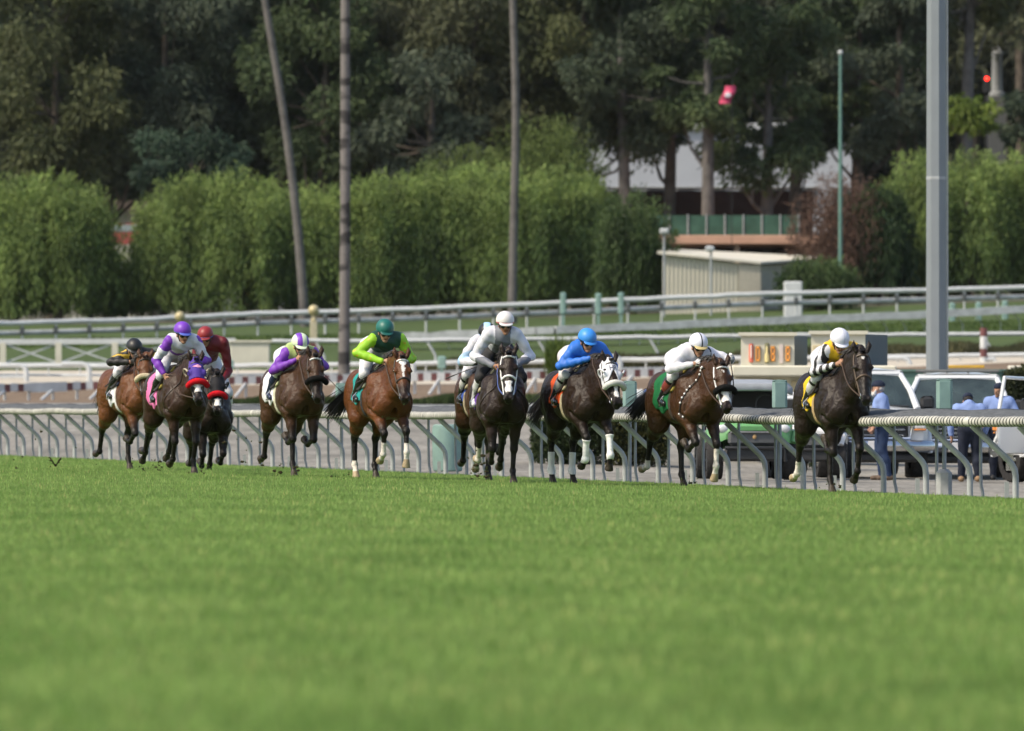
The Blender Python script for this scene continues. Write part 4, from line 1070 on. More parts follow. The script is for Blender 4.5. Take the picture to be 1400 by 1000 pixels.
def gums():
    # px, half width px, bottom row, top row, D, tone, trunk lean px, label bit
    tone = {'olive': ((.048, .062, .028), (.115, .130, .055)), 'grey': ((.044, .062, .042), (.092, .115, .074)), 'brown': ((.050, .060, .034), (.108, .118, .060)), 'green': ((.040, .064, .030), (.086, .118, .048)), 'dark': ((.036, .054, .034), (.072, .096, .055))}
    T = [(-30, 100, 250, -90, 444, 'dark', 0, 'dark eucalyptus at the upper left corner'), (70, 105, 262, -70, 437, 'olive', 4, 'olive lit eucalyptus at the upper left'), (150, 90, 278, -90, 446, 'grey', -3, 'grey eucalyptus above the gap with the pale building'), (215, 100, 265, -110, 440, 'grey', 6, 'broad greyish eucalyptus over the left tree row'), (300, 110, 240, -80, 446, 'grey', -4, 'grey green eucalyptus left of the leaning palm top'),
         (385, 95, 235, -90, 442, 'dark', 2, 'dark eucalyptus behind the leaning palm'), (440, 100, 255, -60, 438, 'green', 3, 'green eucalyptus behind the banded palm'), (530, 110, 240, -80, 444, 'brown', -5, 'brownish eucalyptus right of the banded palm'), (585, 75, 260, 70, 434, 'grey', 3, 'shorter grey eucalyptus with pale tips right of the banded palm'), (640, 110, 250, -90, 440, 'brown', 6, 'brown tinged eucalyptus left of the plain palm top'), (720, 90, 235, -70, 446, 'dark', -3, 'dark eucalyptus behind the plain palm'),
         (790, 100, 215, -100, 440, 'olive', 4, 'drooping eucalyptus right of the plain palm'), (858, 90, 222, -80, 437, 'dark', -5, 'drooping dark eucalyptus with pale lower trunks'), (912, 66, 215, -60, 441, 'green', 5, 'eucalyptus with a crooked low branch in front of the white building'), (968, 66, 200, -90, 433, 'green', 0, 'eucalyptus with a straight bare grey trunk over the brown wall'), (1046, 78, 262, -60, 436, 'green', 3, 'dense dark green eucalyptus hanging low over the brown wall'), (1090, 66, 235, -90, 444, 'dark', -3, 'dark eucalyptus left of the thin green pole'),
         (1168, 92, 228, -70, 445, 'green', 4, 'spreading eucalyptus behind the thin green pole'), (1235, 80, 225, -80, 440, 'grey', -3, 'dull eucalyptus left of the tall light pole'), (1318, 70, 60, -110, 441, 'olive', 6, 'open eucalyptus with a pale forked trunk right of the light pole'), (1400, 90, 95, -90, 458, 'brown', -4, 'brownish tree at the upper right corner'),
         (1330, 40, 205, 130, 425, 'lime', 2, 'small lime green tree below the pale forked trunk'), (1396, 36, 215, 128, 428, 'dark', 0, 'round dark bush at the right edge below the column'), (262, 80, 262, 170, 424, 'teal', 0, 'bluish green weeping tree behind the left row')]
    tone['lime'] = ((.06, .10, .015), (.16, .21, .035)); tone['teal'] = ((.022, .042, .028), (.05, .085, .05))
    for i, (px, hw, bot, top, D, tn, lean, lab) in enumerate(T):
        X = xat(px, D); g = gz(X, D); s = D / FPX
        h0 = zat(bot, D) - g; h1 = zat(top, D) - g; w = hw * s
        cd, cl = tone[tn]; n = int(340 * w * (h1 - h0)); nc = int(max(16, w * (h1 - h0) * 1.35))
        V, F, c, P = gum_crown(500 + i, w, h0 + 1, h1, min(n, 46000), cd, cl, nc=nc, fine=.9)
        tp = [(0, 0, -.4), (lean * s * .3, .1, h0 * .4), (lean * s * .8, 0, h0 * .8), (lean * s * 1.5, .2, h0 + (h1 - h0) * .3), (lean * s * 2, 0, h0 + (h1 - h0) * .7)]
        pale = px in (858, 912, 968, 1046, 1318)
        tree_obj('eucalyptus_tree' if tn not in ('lime',) and h1 - h0 > 4 else 'small_tree', X, D, lab, 'tree', 'tall trees behind the far rail', (V, F, c), tp, [.42, .36, .32, .24, .10] if h1 > 12 else [.15, .12, .1, .08, .04], M_BARKG if pale else M_BARK, P, 900 + i, kl=9 if pale else 22)
gums()
# the far wood behind, one mass
def far_wood():
    r = np.random.default_rng(21); Vs = []; Fs = []; Cs = []; k = 0
    for i in range(46):
        px = -150 + i * 38 + r.uniform(-15, 15); D = r.uniform(560, 600); X = xat(px, D)
        V, F, c, P = gum_crown(1200 + i, r.uniform(3.2, 5), 1, r.uniform(22, 32), 5200, (.022, .028, .017), (.06, .068, .036), nc=90, fine=2.6)
        V = V + np.array([X, D, 9 - 4]); Vs.append(V); Fs.append(F + k); Cs.append(c); k += len(V)
    o = obj('far_wood', mesh_np('far_wood', np.concatenate(Vs), np.concatenate(Fs), [M_LEAF], None, False, np.concatenate(Cs))); tag(o, 'far dark wood closing the view behind the eucalyptus trees', 'wood', kind='stuff')
far_wood()

def palm(label, pts, r_px, D, band):
    """tall bare palm trunk; pts (px, row) from the base upward"""
    b = at(pts[0][0], pts[0][1], D); g = gz(b.x, D) - .2; z0 = min(b.z, g)
    root = empty('palm_tree', (b.x, D, z0)); tag(root, label, 'palm', 'tall palms with crowns above the picture')
    P = [at(x, y, D) - root.location for x, y in pts]; P[0].z = -.1
    # resample with ring scars
    zs = np.arange(-.1, P[-1].z, .14 if band else .18)
    xs = np.interp(zs, [p.z for p in P], [p.x for p in P]); rr = np.interp(zs, [p.z for p in P], [q / FPX * D for q in r_px])
    # smooth the bend
    k = np.ones(25) / 25; xs = np.convolve(np.pad(xs, 12, mode='edge'), k, 'valid')
    q = np.random.default_rng(int(pts[0][0])); jit = q.uniform(-.02, .02, len(zs)) + .025 * (np.arange(len(zs)) % 2)
    mb = MB(); mb.tube([(x, 0, z) for x, z in zip(xs, zs)], rr * (1 + jit), 14)
    m, N, L, Pn = nodemat('palm_bark_%d' % int(pts[0][0])); Pn.inputs['Roughness'].default_value = .9; Pn.inputs['Specular IOR Level'].default_value = .1
    tc = N.new('ShaderNodeTexCoord'); mp = N.new('ShaderNodeMapping'); mp.inputs['Scale'].default_value = (.4, .4, 1.15 if band else .8); L.new(tc.outputs['Object'], mp.inputs[0])
    nz = N.new('ShaderNodeTexNoise'); nz.inputs['Scale'].default_value = 1.0 if band else 1.6; nz.inputs['Detail'].default_value = 3; L.new(mp.outputs[0], nz.inputs['Vector'])
    rp = N.new('ShaderNodeValToRGB'); e = rp.color_ramp.elements
    if band: e[0].position = .44; e[1].position = .50; e[0].color = (.048, .046, .046, 1); e[1].color = (.155, .147, .142, 1)
    else: e[0].position = .3; e[1].position = .7; e[0].color = (.085, .080, .078, 1); e[1].color = (.15, .142, .136, 1)
    L.new(nz.outputs['Fac'], rp.inputs['Fac'])
    n2 = N.new('ShaderNodeTexNoise'); n2.inputs['Scale'].default_value = 9; n2.inputs['Detail'].default_value = 6; L.new(tc.outputs['Object'], n2.inputs['Vector'])
    mr = N.new('ShaderNodeMapRange'); mr.inputs[3].default_value = .75; mr.inputs[4].default_value = 1.25; L.new(n2.outputs['Fac'], mr.inputs[0])
    mx = N.new('ShaderNodeMix'); mx.data_type = 'RGBA'; mx.blend_type = 'MULTIPLY'; mx.inputs[0].default_value = 1; L.new(rp.outputs[0], mx.inputs[6]); L.new(mr.outputs[0], mx.inputs[7]); L.new(mx.outputs[2], Pn.inputs['Base Color'])
    mb.build('trunk', m, root, True)
    top = Vector((xs[-1], 0, zs[-1])); r = np.random.default_rng(3); Vp = []; Fp = []; Cp = []; n0 = 0
    for i in range(26):
        a = r.uniform(0, 6.28); el = r.uniform(-.5, 1.1); d = np.array([math.cos(a) * math.cos(el), math.sin(a) * math.cos(el), math.sin(el)]); p = np.array(top[:])
        pos = []; dr = []
        for s in range(16):
            d = d + np.array([0, 0, -.07]); d /= np.linalg.norm(d); p = p + d * .16; sd = np.cross(d, [0, 0, 1])
            for q_ in (-1, 1): pos.append(p); dr.append(d * .6 + sd * q_)
        V, F, c = cards(np.array(pos), np.array(dr), np.full(32, .06), np.full(32, .7), np.tile((.05, .09, .025), (32, 1)), r)
        Vp.append(V); Fp.append(F + n0); Cp.append(c); n0 += len(V)
    obj('crown', mesh_np('crown', np.concatenate(Vp), np.concatenate(Fp), [M_LEAF], None, False, np.concatenate(Cp)), root)
palm('slim palm trunk leaning to the left', [(418, 452), (413, 380), (405, 290), (392, 180), (377, 90), (362, 0), (348, -90)], [6.8, 6.3, 6, 5.6, 5.2, 5, 5], 384, False)
palm('straight palm trunk with dark bands', [(470, 513), (471, 430), (472, 330), (472, 200), (472, 0), (472, -90)], [9, 7.4, 7, 6.8, 6.2, 6], 306, True)
palm('plain grey palm trunk near the picture centre', [(700, 446), (701, 380), (704, 250), (706, 150), (703, 60), (701, 0), (699, -90)], [7, 6, 5.7, 5.5, 5.2, 5, 5], 385, False)

def hedge(label, px0, px1, py0, py1, D, depth, cd, cl, n, seed, name='hedge', soft=.12):
    r = np.random.default_rng(seed); a = at(px0, py0, D); b = at(px1, py1, D); w = b.x - a.x; h = a.z - min(b.z, gz(b.x, D))
    pos = np.column_stack([r.uniform(0, w, n), r.uniform(0, depth, n), r.uniform(0, 1, n) ** .6 * h])
    pos[:, 2] += soft * h * np.sin(pos[:, 0] * 3.1 + seed) * (pos[:, 2] / h) * .5
    dr = r.normal(size=(n, 3)) + np.array([0, -.4, .5]); tt = pos[:, 2] / h
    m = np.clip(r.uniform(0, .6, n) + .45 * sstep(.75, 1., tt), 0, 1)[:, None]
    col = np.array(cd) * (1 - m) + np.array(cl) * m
    V, F, c = cards(pos, dr, r.uniform(.03, .06, n), r.uniform(.06, .14, n), col, r)
    o = obj(name, mesh_np(name, V, F, [M_LEAF], None, False, c), loc=(a.x, D, a.z - h)); return tag(o, label, 'hedge')
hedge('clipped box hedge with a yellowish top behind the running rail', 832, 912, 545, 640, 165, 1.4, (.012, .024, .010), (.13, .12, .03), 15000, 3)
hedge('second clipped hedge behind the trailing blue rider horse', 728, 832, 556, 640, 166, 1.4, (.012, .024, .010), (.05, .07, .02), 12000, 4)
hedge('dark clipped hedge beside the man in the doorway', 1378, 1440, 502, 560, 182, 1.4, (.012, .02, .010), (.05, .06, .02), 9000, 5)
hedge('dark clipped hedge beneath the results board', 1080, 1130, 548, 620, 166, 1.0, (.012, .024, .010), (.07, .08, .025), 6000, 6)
def verge(label, px0, px1, rows, D, cd, cl, n, seed, hgt):
    """rough grass strip along a path"""
    r = np.random.default_rng(seed); X0, X1 = xat(px0, D), xat(px1, D)
    x = r.uniform(X0, X1, n); y = r.uniform(D, D + rows, n); z = ground_z(x, y)
    dr = np.column_stack([r.normal(size=n) * .4, r.normal(size=n) * .4, np.ones(n)]); m = r.uniform(0, 1, n)[:, None] * (.6 + .4 * np.sin(x * .9)[:, None])
    m = np.clip(m, 0, 1)
    V, F, c = cards(np.column_stack([x, y, z]), dr, r.uniform(.04, .10, n), r.uniform(.5, 1.1, n) * hgt * (.75 + .35 * np.sin(x * 1.7 + 1) * np.sin(x * .6)), np.array(cd) * (1 - m) + np.array(cl) * m, r)
    o = obj('verge_grass', mesh_np('verge_grass', V, F, [M_LEAF], None, False, c)); tag(o, label, 'grass', kind='stuff')
verge('rough green grass verge beside the pale path', 290, 735, 5, 268, (.03, .05, .015), (.08, .11, .03), 16000, 1, .36)
verge('weedy brown green strip below the lawn rail', 560, 1480, 9, 321, (.05, .055, .025), (.12, .11, .05), 26000, 2, .55)
verge('uneven lawn edge under the far outer rail', -100, 1480, 12, 356, (.06, .10, .025), (.10, .145, .04), 26000, 5, .16)
def yucca():
    p = on_ground(762, 300); r = np.random.default_rng(4); n = 420
    pos = np.column_stack([r.normal(size=n) * .16, r.normal(size=n) * .16, r.uniform(0, .6, n)]); dr = np.column_stack([r.normal(size=n) * .35, r.normal(size=n) * .35, np.ones(n)])
    V, F, c = cards(pos, dr, r.uniform(.05, .10, n), r.uniform(.5, 1.25, n), np.array([.05, .09, .015]) + r.uniform(0, 1, (n, 1)) * np.array([.07, .08, .02]), r)
    o = obj('spiky_shrub', mesh_np('spiky_shrub', V, F, [M_LEAF], None, False, c), loc=(p.x, p.y, zat(518, 300))); tag(o, 'upright yellow green spiky shrub behind the blue rider', 'shrub')
yucca()
# ------------------------------------------------------------------ racehorses
def leg_chain(p0, lens, angs, y):
    """sagittal chain: angles in degrees from straight down, + is forward; y may drift"""
    pts = [np.array(p0, float)]
    for l, a, dy in zip(lens, angs, y):
        a = math.radians(a)
        pts.append(pts[-1] + np.array([l * math.sin(a), dy, -l * math.cos(a)]))
    return pts

def build_horse(cfg):
    """body in horse space: +x forward, +y left, z up; returns field, landmarks"""
    S = SDF(); L = {}
    # trunk
    S.cone((.34, 0, 1.21), (-.22, 0, 1.21), .335, .325, k=.10, sy=.83, t=1)
    S.cone((-.22, 0, 1.26), (-.60, 0, 1.30), .285, .26, k=.16, sy=.86, t=1)
    S.cone((.46, 0, 1.50), (.02, 0, 1.47), .085, .09, k=.16, sy=.8, t=1)
    for s in (-1, 1):
        S.ell((-.60, s * .135, 1.26), (.30, .165, .29), k=.10, t=1)
        S.ell((-.72, s * .12, 1.10), (.20, .13, .25), k=.10, t=1)
        S.ell((.60, s * .105, 1.10), (.16, .135, .20), k=.07, t=1)
        S.cone((.36, s * .16, 1.40), (.58, s * .165, 1.06), .12, .125, k=.08, t=1)
        S.ell((.38, s * .20, 1.05), (.17, .09, .16), k=.08, t=1)
        S.ell((.05, s * .20, 1.12), (.30, .10, .20), k=.10, t=1)
    S.ell((-.88, 0, 1.37), (.10, .07, .09), k=.10, t=1)
    # neck and head
    poll = np.array(cfg.get('poll', (1.10, 0, 1.90)), float)
    ha = math.radians(cfg.get('head', 52)); hy = math.radians(cfg.get('turn', 0)); hr = math.radians(cfg.get('roll', 0))
    f = np.array([math.cos(ha) * math.cos(hy), math.cos(ha) * math.sin(hy), -math.sin(ha)])      # poll -> muzzle
    sd = np.array([-math.sin(hy), math.cos(hy), 0]);
    up = np.cross(f, sd)                                                                          # face (dorsal) normal
    c_, s_ = math.cos(hr), math.sin(hr)
    sd, up = sd * c_ + up * s_, up * c_ - sd * s_
    if up[2] < 0: pass
    hs = cfg.get('hs', 1.07)
    H = lambda a, l, u: poll + (f * a + sd * l + up * u) * hs
    R = np.array([f, sd, up])
    crest0 = np.array((.34, 0, 1.46)); mid = (crest0 + poll) / 2 + np.array((0, 0, .055))
    S.cone(crest0, mid, .15, .115, k=.10, sy=.62, t=2); S.cone(mid, poll - f * .02 - up * .03, .115, .085, k=.07, sy=.72, t=2)
    thr = H(.20, 0, -.14); thm = (np.array((.58, 0, 1.14)) + thr) / 2 + np.array((.0, 0, .015))
    S.cone((.54, 0, 1.16), thm, .215, .13, k=.11, sy=.72, t=2); S.cone(thm, thr, .13, .085, k=.08, sy=.8, t=2)
    S.cone((.46, 0, 1.32), (mid + thm) / 2, .17, .115, k=.10, sy=.68, t=2); S.cone((mid + thm) / 2, H(.06, 0, -.09), .115, .085, k=.08, sy=.75, t=2)
    S.ell(H(.13, 0, -.035), (.17, .100, .11), k=.05, t=3, R=R)
    S.cone(H(.20, 0, -.02), H(.50, 0, -.015), .084, .054, k=.04, t=3)
    for s in (-1, 1):
        S.ell(H(.25, s * .048, -.105), (.125, .036, .095), k=.04, t=3, R=R)          # cheek
        S.ell(H(.19, s * .080, .012), (.045, .028, .030), k=.03, t=3, R=R)           # brow
        S.cone(H(.26, s * .058, -.015), H(.46, s * .036, -.03), .022, .016, k=.03, t=3)   # facial crest
        S.ell(H(.565, s * .036, .010), (.034, .022, .028), k=.02, t=4, R=R)          # nostril
        e0 = H(.012, s * .062, .020); ee = cfg.get('earpose', (.5, .35))
        tip = e0 - f * .155 * (1 - .2 * ee[0]) + up * .07 * ee[0] + sd * s * .055 * ee[1]
        em = (e0 + tip) / 2 + sd * s * .012
        S.cone(e0, em, .026, .033, k=.02, t=5); S.cone(em, tip, .031, .007, k=.012, t=5)
    S.cone(H(.30, 0, -.12), H(.50, 0, -.075), .05, .038, k=.05, t=3)                   # jaw bar
    S.ell(H(.545, 0, -.022), (.060, .056, .060), k=.04, t=4, R=R)
    S.ell(H(.590, 0, -.045), (.032, .046, .038), k=.03, t=4, R=R)
    S.ell(H(.535, 0, -.090), (.034, .034, .024), k=.03, t=4, R=R)
    L.update(H=H, R=R, poll=poll, f=f, sd=sd, up=up, crest=(crest0, mid, poll))
    # legs
    hooves = []
    for key, s in (('RF', -1), ('LF', 1)):
        a = cfg[key]; yd = a[3] if len(a) > 3 else 0
        E = (.44, s * .165, .98)
        p = leg_chain(E, (.42, .29, .125, .085), (a[0], a[1], a[2], a[2] - 4), (yd * .5 - s * .015, yd * .35 - s * .01, yd * .1, 0))
        S.cone((.46, s * .155, 1.12), p[0], .15, .115, k=.08, t=1)
        S.cone(p[0], (p[0] * .45 + p[1] * .55), .112, .066, k=.05, t=6); S.cone((p[0] * .45 + p[1] * .55), p[1], .066, .048, k=.03, t=6)
        S.ell(p[1], (.053, .050, .060), k=.025, t=7)
        S.cone(p[1], p[2], .037, .029, k=.02, t=7)
        v = (p[2] - p[1]) / np.linalg.norm(p[2] - p[1]); bk = np.array([-v[2], 0, v[0]]) * -1
        bk = bk if bk[0] < 0 else -bk
        S.cone(p[1] + bk * .012 + v * .05, p[2] + bk * .020, .024, .026, k=.02, t=7)  # tendon
        S.ell(p[2] + bk * .008, .043, k=.02, t=7)
        S.cone(p[2], p[3], .034, .039, k=.02, t=7)
        hv = (p[4] - p[3]) / np.linalg.norm(p[4] - p[3])
        S.cone(p[3], p[4] + hv * .03, .044, .066, k=.008, t=8, clip=(p[4], hv))
        hooves.append(p[4]); L[key] = p
    for key, s in (('RH', -1), ('LH', 1)):
        a = cfg[key]; yd = a[4] if len(a) > 4 else 0
        E = (-.54, s * .125, 1.24)
        p = leg_chain(E, (.36, .45, .37, .125, .085), (a[0], a[1], a[2], a[3], a[3] - 4), (s * .05, yd * .4 - s * .04, yd * .4 - s * .01, yd * .1, 0))
        S.cone(p[0], p[1], .20, .135, k=.09, t=1)
        S.cone((-.70, s * .12, 1.12), p[1] * .4 + p[2] * .6, .15, .075, k=.09, t=6)
        S.cone(p[1], p[1] * .4 + p[2] * .6, .125, .078, k=.06, t=6); S.cone(p[1] * .4 + p[2] * .6, p[2], .072, .050, k=.04, t=6)
        v = (p[3] - p[2]) / np.linalg.norm(p[3] - p[2]); bk = np.array([v[2], 0, -v[0]]); bk = bk if bk[0] < 0 else -bk
        S.ell(p[2], (.056, .047, .062), k=.03, t=7)
        S.cone(p[2] + bk * .045 - v * .035, p[2] + bk * .03 + v * .08, .026, .026, k=.03, t=7)
        S.cone(p[2] + bk * .045 - v * .035, p[1] * .35 + p[2] * .65 + bk * .04, .022, .03, k=.03, t=6)
        S.cone(p[2], p[3], .040, .031, k=.02, t=7)
        S.cone(p[2] + bk * .015 + v * .05, p[3] + bk * .020, .026, .027, k=.02, t=7)
        S.ell(p[3] + bk * .008, .045, k=.02, t=7)
        S.cone(p[3], p[4], .035, .039, k=.02, t=7)
        hv = (p[5] - p[4]) / np.linalg.norm(p[5] - p[4])
        S.cone(p[4], p[5] + hv * .03, .044, .064, k=.008, t=8, clip=(p[5], hv))
        hooves.append(p[5]); L[key] = p
    # muscle lines
    for s in (-1, 1):
        S.carve((.72, s * .012, 1.16), (.66, s * .008, .92), .016, .012, k=.07)
        S.carve((.52, s * .30, 1.30), (.36, s * .325, .98), .020, .014, k=.07)       # behind the shoulder
        S.carve((.66, s * .245, 1.22), (.62, s * .26, 1.06), .018, .014, k=.06)      # shoulder / breast
        S.carve((.50, s * .285, 1.02), (.62, s * .25, .93), .016, .014, k=.05)
        S.carve((-.34, s * .325, 1.36), (-.26, s * .33, 1.08), .030, .02, k=.09)     # flank
        S.carve((-.62, s * .335, 1.30), (-.74, s * .29, .98), .016, .014, k=.07)     # thigh
        S.carve((.70, s * .155, 1.28), (.98, s * .13, 1.55), .016, .012, k=.06)      # jugular groove
        S.carve((.10, s * .345, .98), (-.16, s * .335, .96), .012, .01, k=.06)
    L['drop'] = min(h[2] for h in hooves) - .0
    return S, L

def strands(name, mats, parent, roots, dirs, length, n, w, seed, curl=.12, grav=.25, smoothpts=7):
    """hair: many thin tapered tubes"""
    r = np.random.default_rng(seed); mb = MB()
    roots = np.asarray(roots, float)
    for i in range(n):
        t = r.uniform(0, 1) * (len(roots) - 1); j = int(min(t, len(roots) - 2)); q = t - j
        p = roots[j] * (1 - q) + roots[j + 1] * q + r.normal(size=3) * .012
        d = np.array(dirs[min(j, len(dirs) - 1)], float) + r.normal(size=3) * .10
        d /= np.linalg.norm(d); l = length * r.uniform(.55, 1.1); pts = [p]
        wv = r.normal(size=3) * curl
        for s in range(smoothpts - 1):
            d = d + np.array([0, 0, -grav / smoothpts]) + wv * math.sin(s * 1.3 + i) * .25
            d /= np.linalg.norm(d); p = p + d * l / smoothpts; pts.append(p)
        rad = w * np.array([.8] + [1.] * (smoothpts - 2) + [.15]) * r.uniform(.6, 1.2)
        mb.tube(pts, rad, n=4, cap=False)
    return mb.build(name, mats, parent, smooth=True)

def make_horse(cfg, label, loc, rz, sc, group):
    S, L = build_horse(cfg)
    vox = cfg.get('vox', .0145)
    F = S.grid(vox)
    V, Q = F.nets()
    lab = F.label(V)
    base = np.array(cfg['coat']); dark = np.array(cfg.get('dark', (.012, .010, .009)))
    col = np.tile(base, (len(V), 1))
    # lighter, warmer flanks and inner legs / darker topline of a real coat
    n = vnoise(V, 3.2, cfg.get('seed', 1))[:, None]
    col = col * (1 + .22 * n)
    leg = np.zeros(len(V))
    for k, kn, ln in (('RF', 1, .30), ('LF', 1, .30), ('RH', 2, .42), ('LH', 2, .42)):
        p = L[k][kn]
        near = np.isin(lab, (6, 7, 8))
        ax = (p - L[k][kn - 1]); ax /= np.linalg.norm(ax)
        side = np.sign(L[k][0][1])
        d = np.linalg.norm(V - p, axis=1)
        up_ = (V - p) @ ax
        m = sstep(-.24, -.02, up_) * near * (V[:, 1] * side > -.05) * (lab == 6)
        leg = np.maximum(leg, m)
    leg = np.maximum(leg, (lab == 7) * 1.)
    muz = (lab == 4) * .85 + (lab == 5) * .5
    hd = (V - L['poll']) @ L['f']
    muz = np.maximum(muz, np.isin(lab, (3, 4)) * sstep(.36, .54, hd))
    kk = np.clip(np.maximum(leg * cfg.get('points', 1.), muz * .85), 0, 1)[:, None]
    col = col * (1 - kk) + dark * kk
    hoofc = np.array(cfg.get('hoof', (.045, .036, .028)))
    col[lab == 8] = hoofc
    # white markings
    for k, hgt in cfg.get('socks', {}).items():
        p = L[k]; a, b = p[-3], p[-4]
        v = (a - b) / np.linalg.norm(a - b)
        near = np.isin(lab, (7,)) & (np.sign(V[:, 1]) == np.sign(p[0][1]))
        m = near & (((V - a) @ v) > -hgt) & (np.linalg.norm(V - a, axis=1) < hgt + .22)
        col[m] = (.62, .58, .52)
        if cfg.get('pale_hoof', True):
            hm = (lab == 8) & (np.linalg.norm(V - p[-1], axis=1) < .16)
            col[hm] = (.34, .27, .17)
    hl = V - L['poll']; ha_, hs_, hu_ = hl @ L['f'], hl @ L['sd'], hl @ L['up']
    face = np.isin(lab, (3, 4)) & (hu_ > -.02)
    for (a0, a1, w0, w1) in cfg.get('blaze', []):
        t = np.clip((ha_ - a0) / (a1 - a0), 0, 1)
        w = (w0 + (w1 - w0) * t) * (1 + .25 * np.sin(ha_ * 60))
        col[face & (ha_ > a0) & (ha_ < a1) & (np.abs(hs_ - cfg.get('blaze_off', 0)) < w)] = (.72, .70, .67)
    me = mesh_np('racehorse', V, Q, [coatmat('horse_coat')], None, True, col)
    o = obj('racehorse', me, None)
    o.location = (loc[0], loc[1], loc[2] + .012 - L['drop'] * sc + cfg.get('lift', 0)); o.rotation_euler = (0, 0, rz); o.scale = (sc,) * 3
    tag(o, label, 'horse', group)
    H = L['H']
    # eyes, nostril pits
    for s in (-1, 1):
        MB().sphere(H(.195, s * .094, .004), .021, 10).build('eye', mat('horse_eye', (.008, .006, .005), .08, .6), o, True)
        q = F.project([H(.59, s * .045, .012)], -.004)[0]
        MB().sphere(q, .017, 8, sq=(1, 1, 1.2)).build('nostril', mat('nostril', (.006, .005, .005), .7), o, True)
    # mane, forelock, tail
    hair = mat('black_hair', cfg.get('hair', (.010, .008, .007)), .5, .4, var=.3, scale=30)
    c0, c1, c2 = L['crest']
    cr = np.array([c0 + (c1 - c0) * t for t in np.linspace(0, 1, 5)] + [c1 + (c2 - c1) * t for t in np.linspace(.2, 1, 5)])
    rt = []
    for p in cr:
        q = p + np.array([-.3, 0, .3]); q = p + (q - p) / np.linalg.norm(q - p) * .16
        rt.append(q)
    rt = F.project(np.array(rt), -.004)
    strands('mane', hair, o, rt, [(-.35, -.8 * cfg.get('maneside', 1), .35)], .13, 260, .0048, 3, grav=1.5)
    strands('forelock', hair, o, F.project([H(.0, -.03, .05), H(.02, 0, .06), H(.0, .03, .05)], 0), [tuple(L['f'] * .5 + L['up'] * .35 + np.array([0, 0, .25]))], .13, 40, .0045, 5)
    td = cfg.get('taildir', (-.85, .06, -.45))
    strands('tail', hair, o, [(-.93, 0, 1.40), (-.97, 0, 1.37)], [td], cfg.get('taillen', .75), 260, .0055, 8, curl=.25, grav=.55, smoothpts=9)
    return o, S, L, F

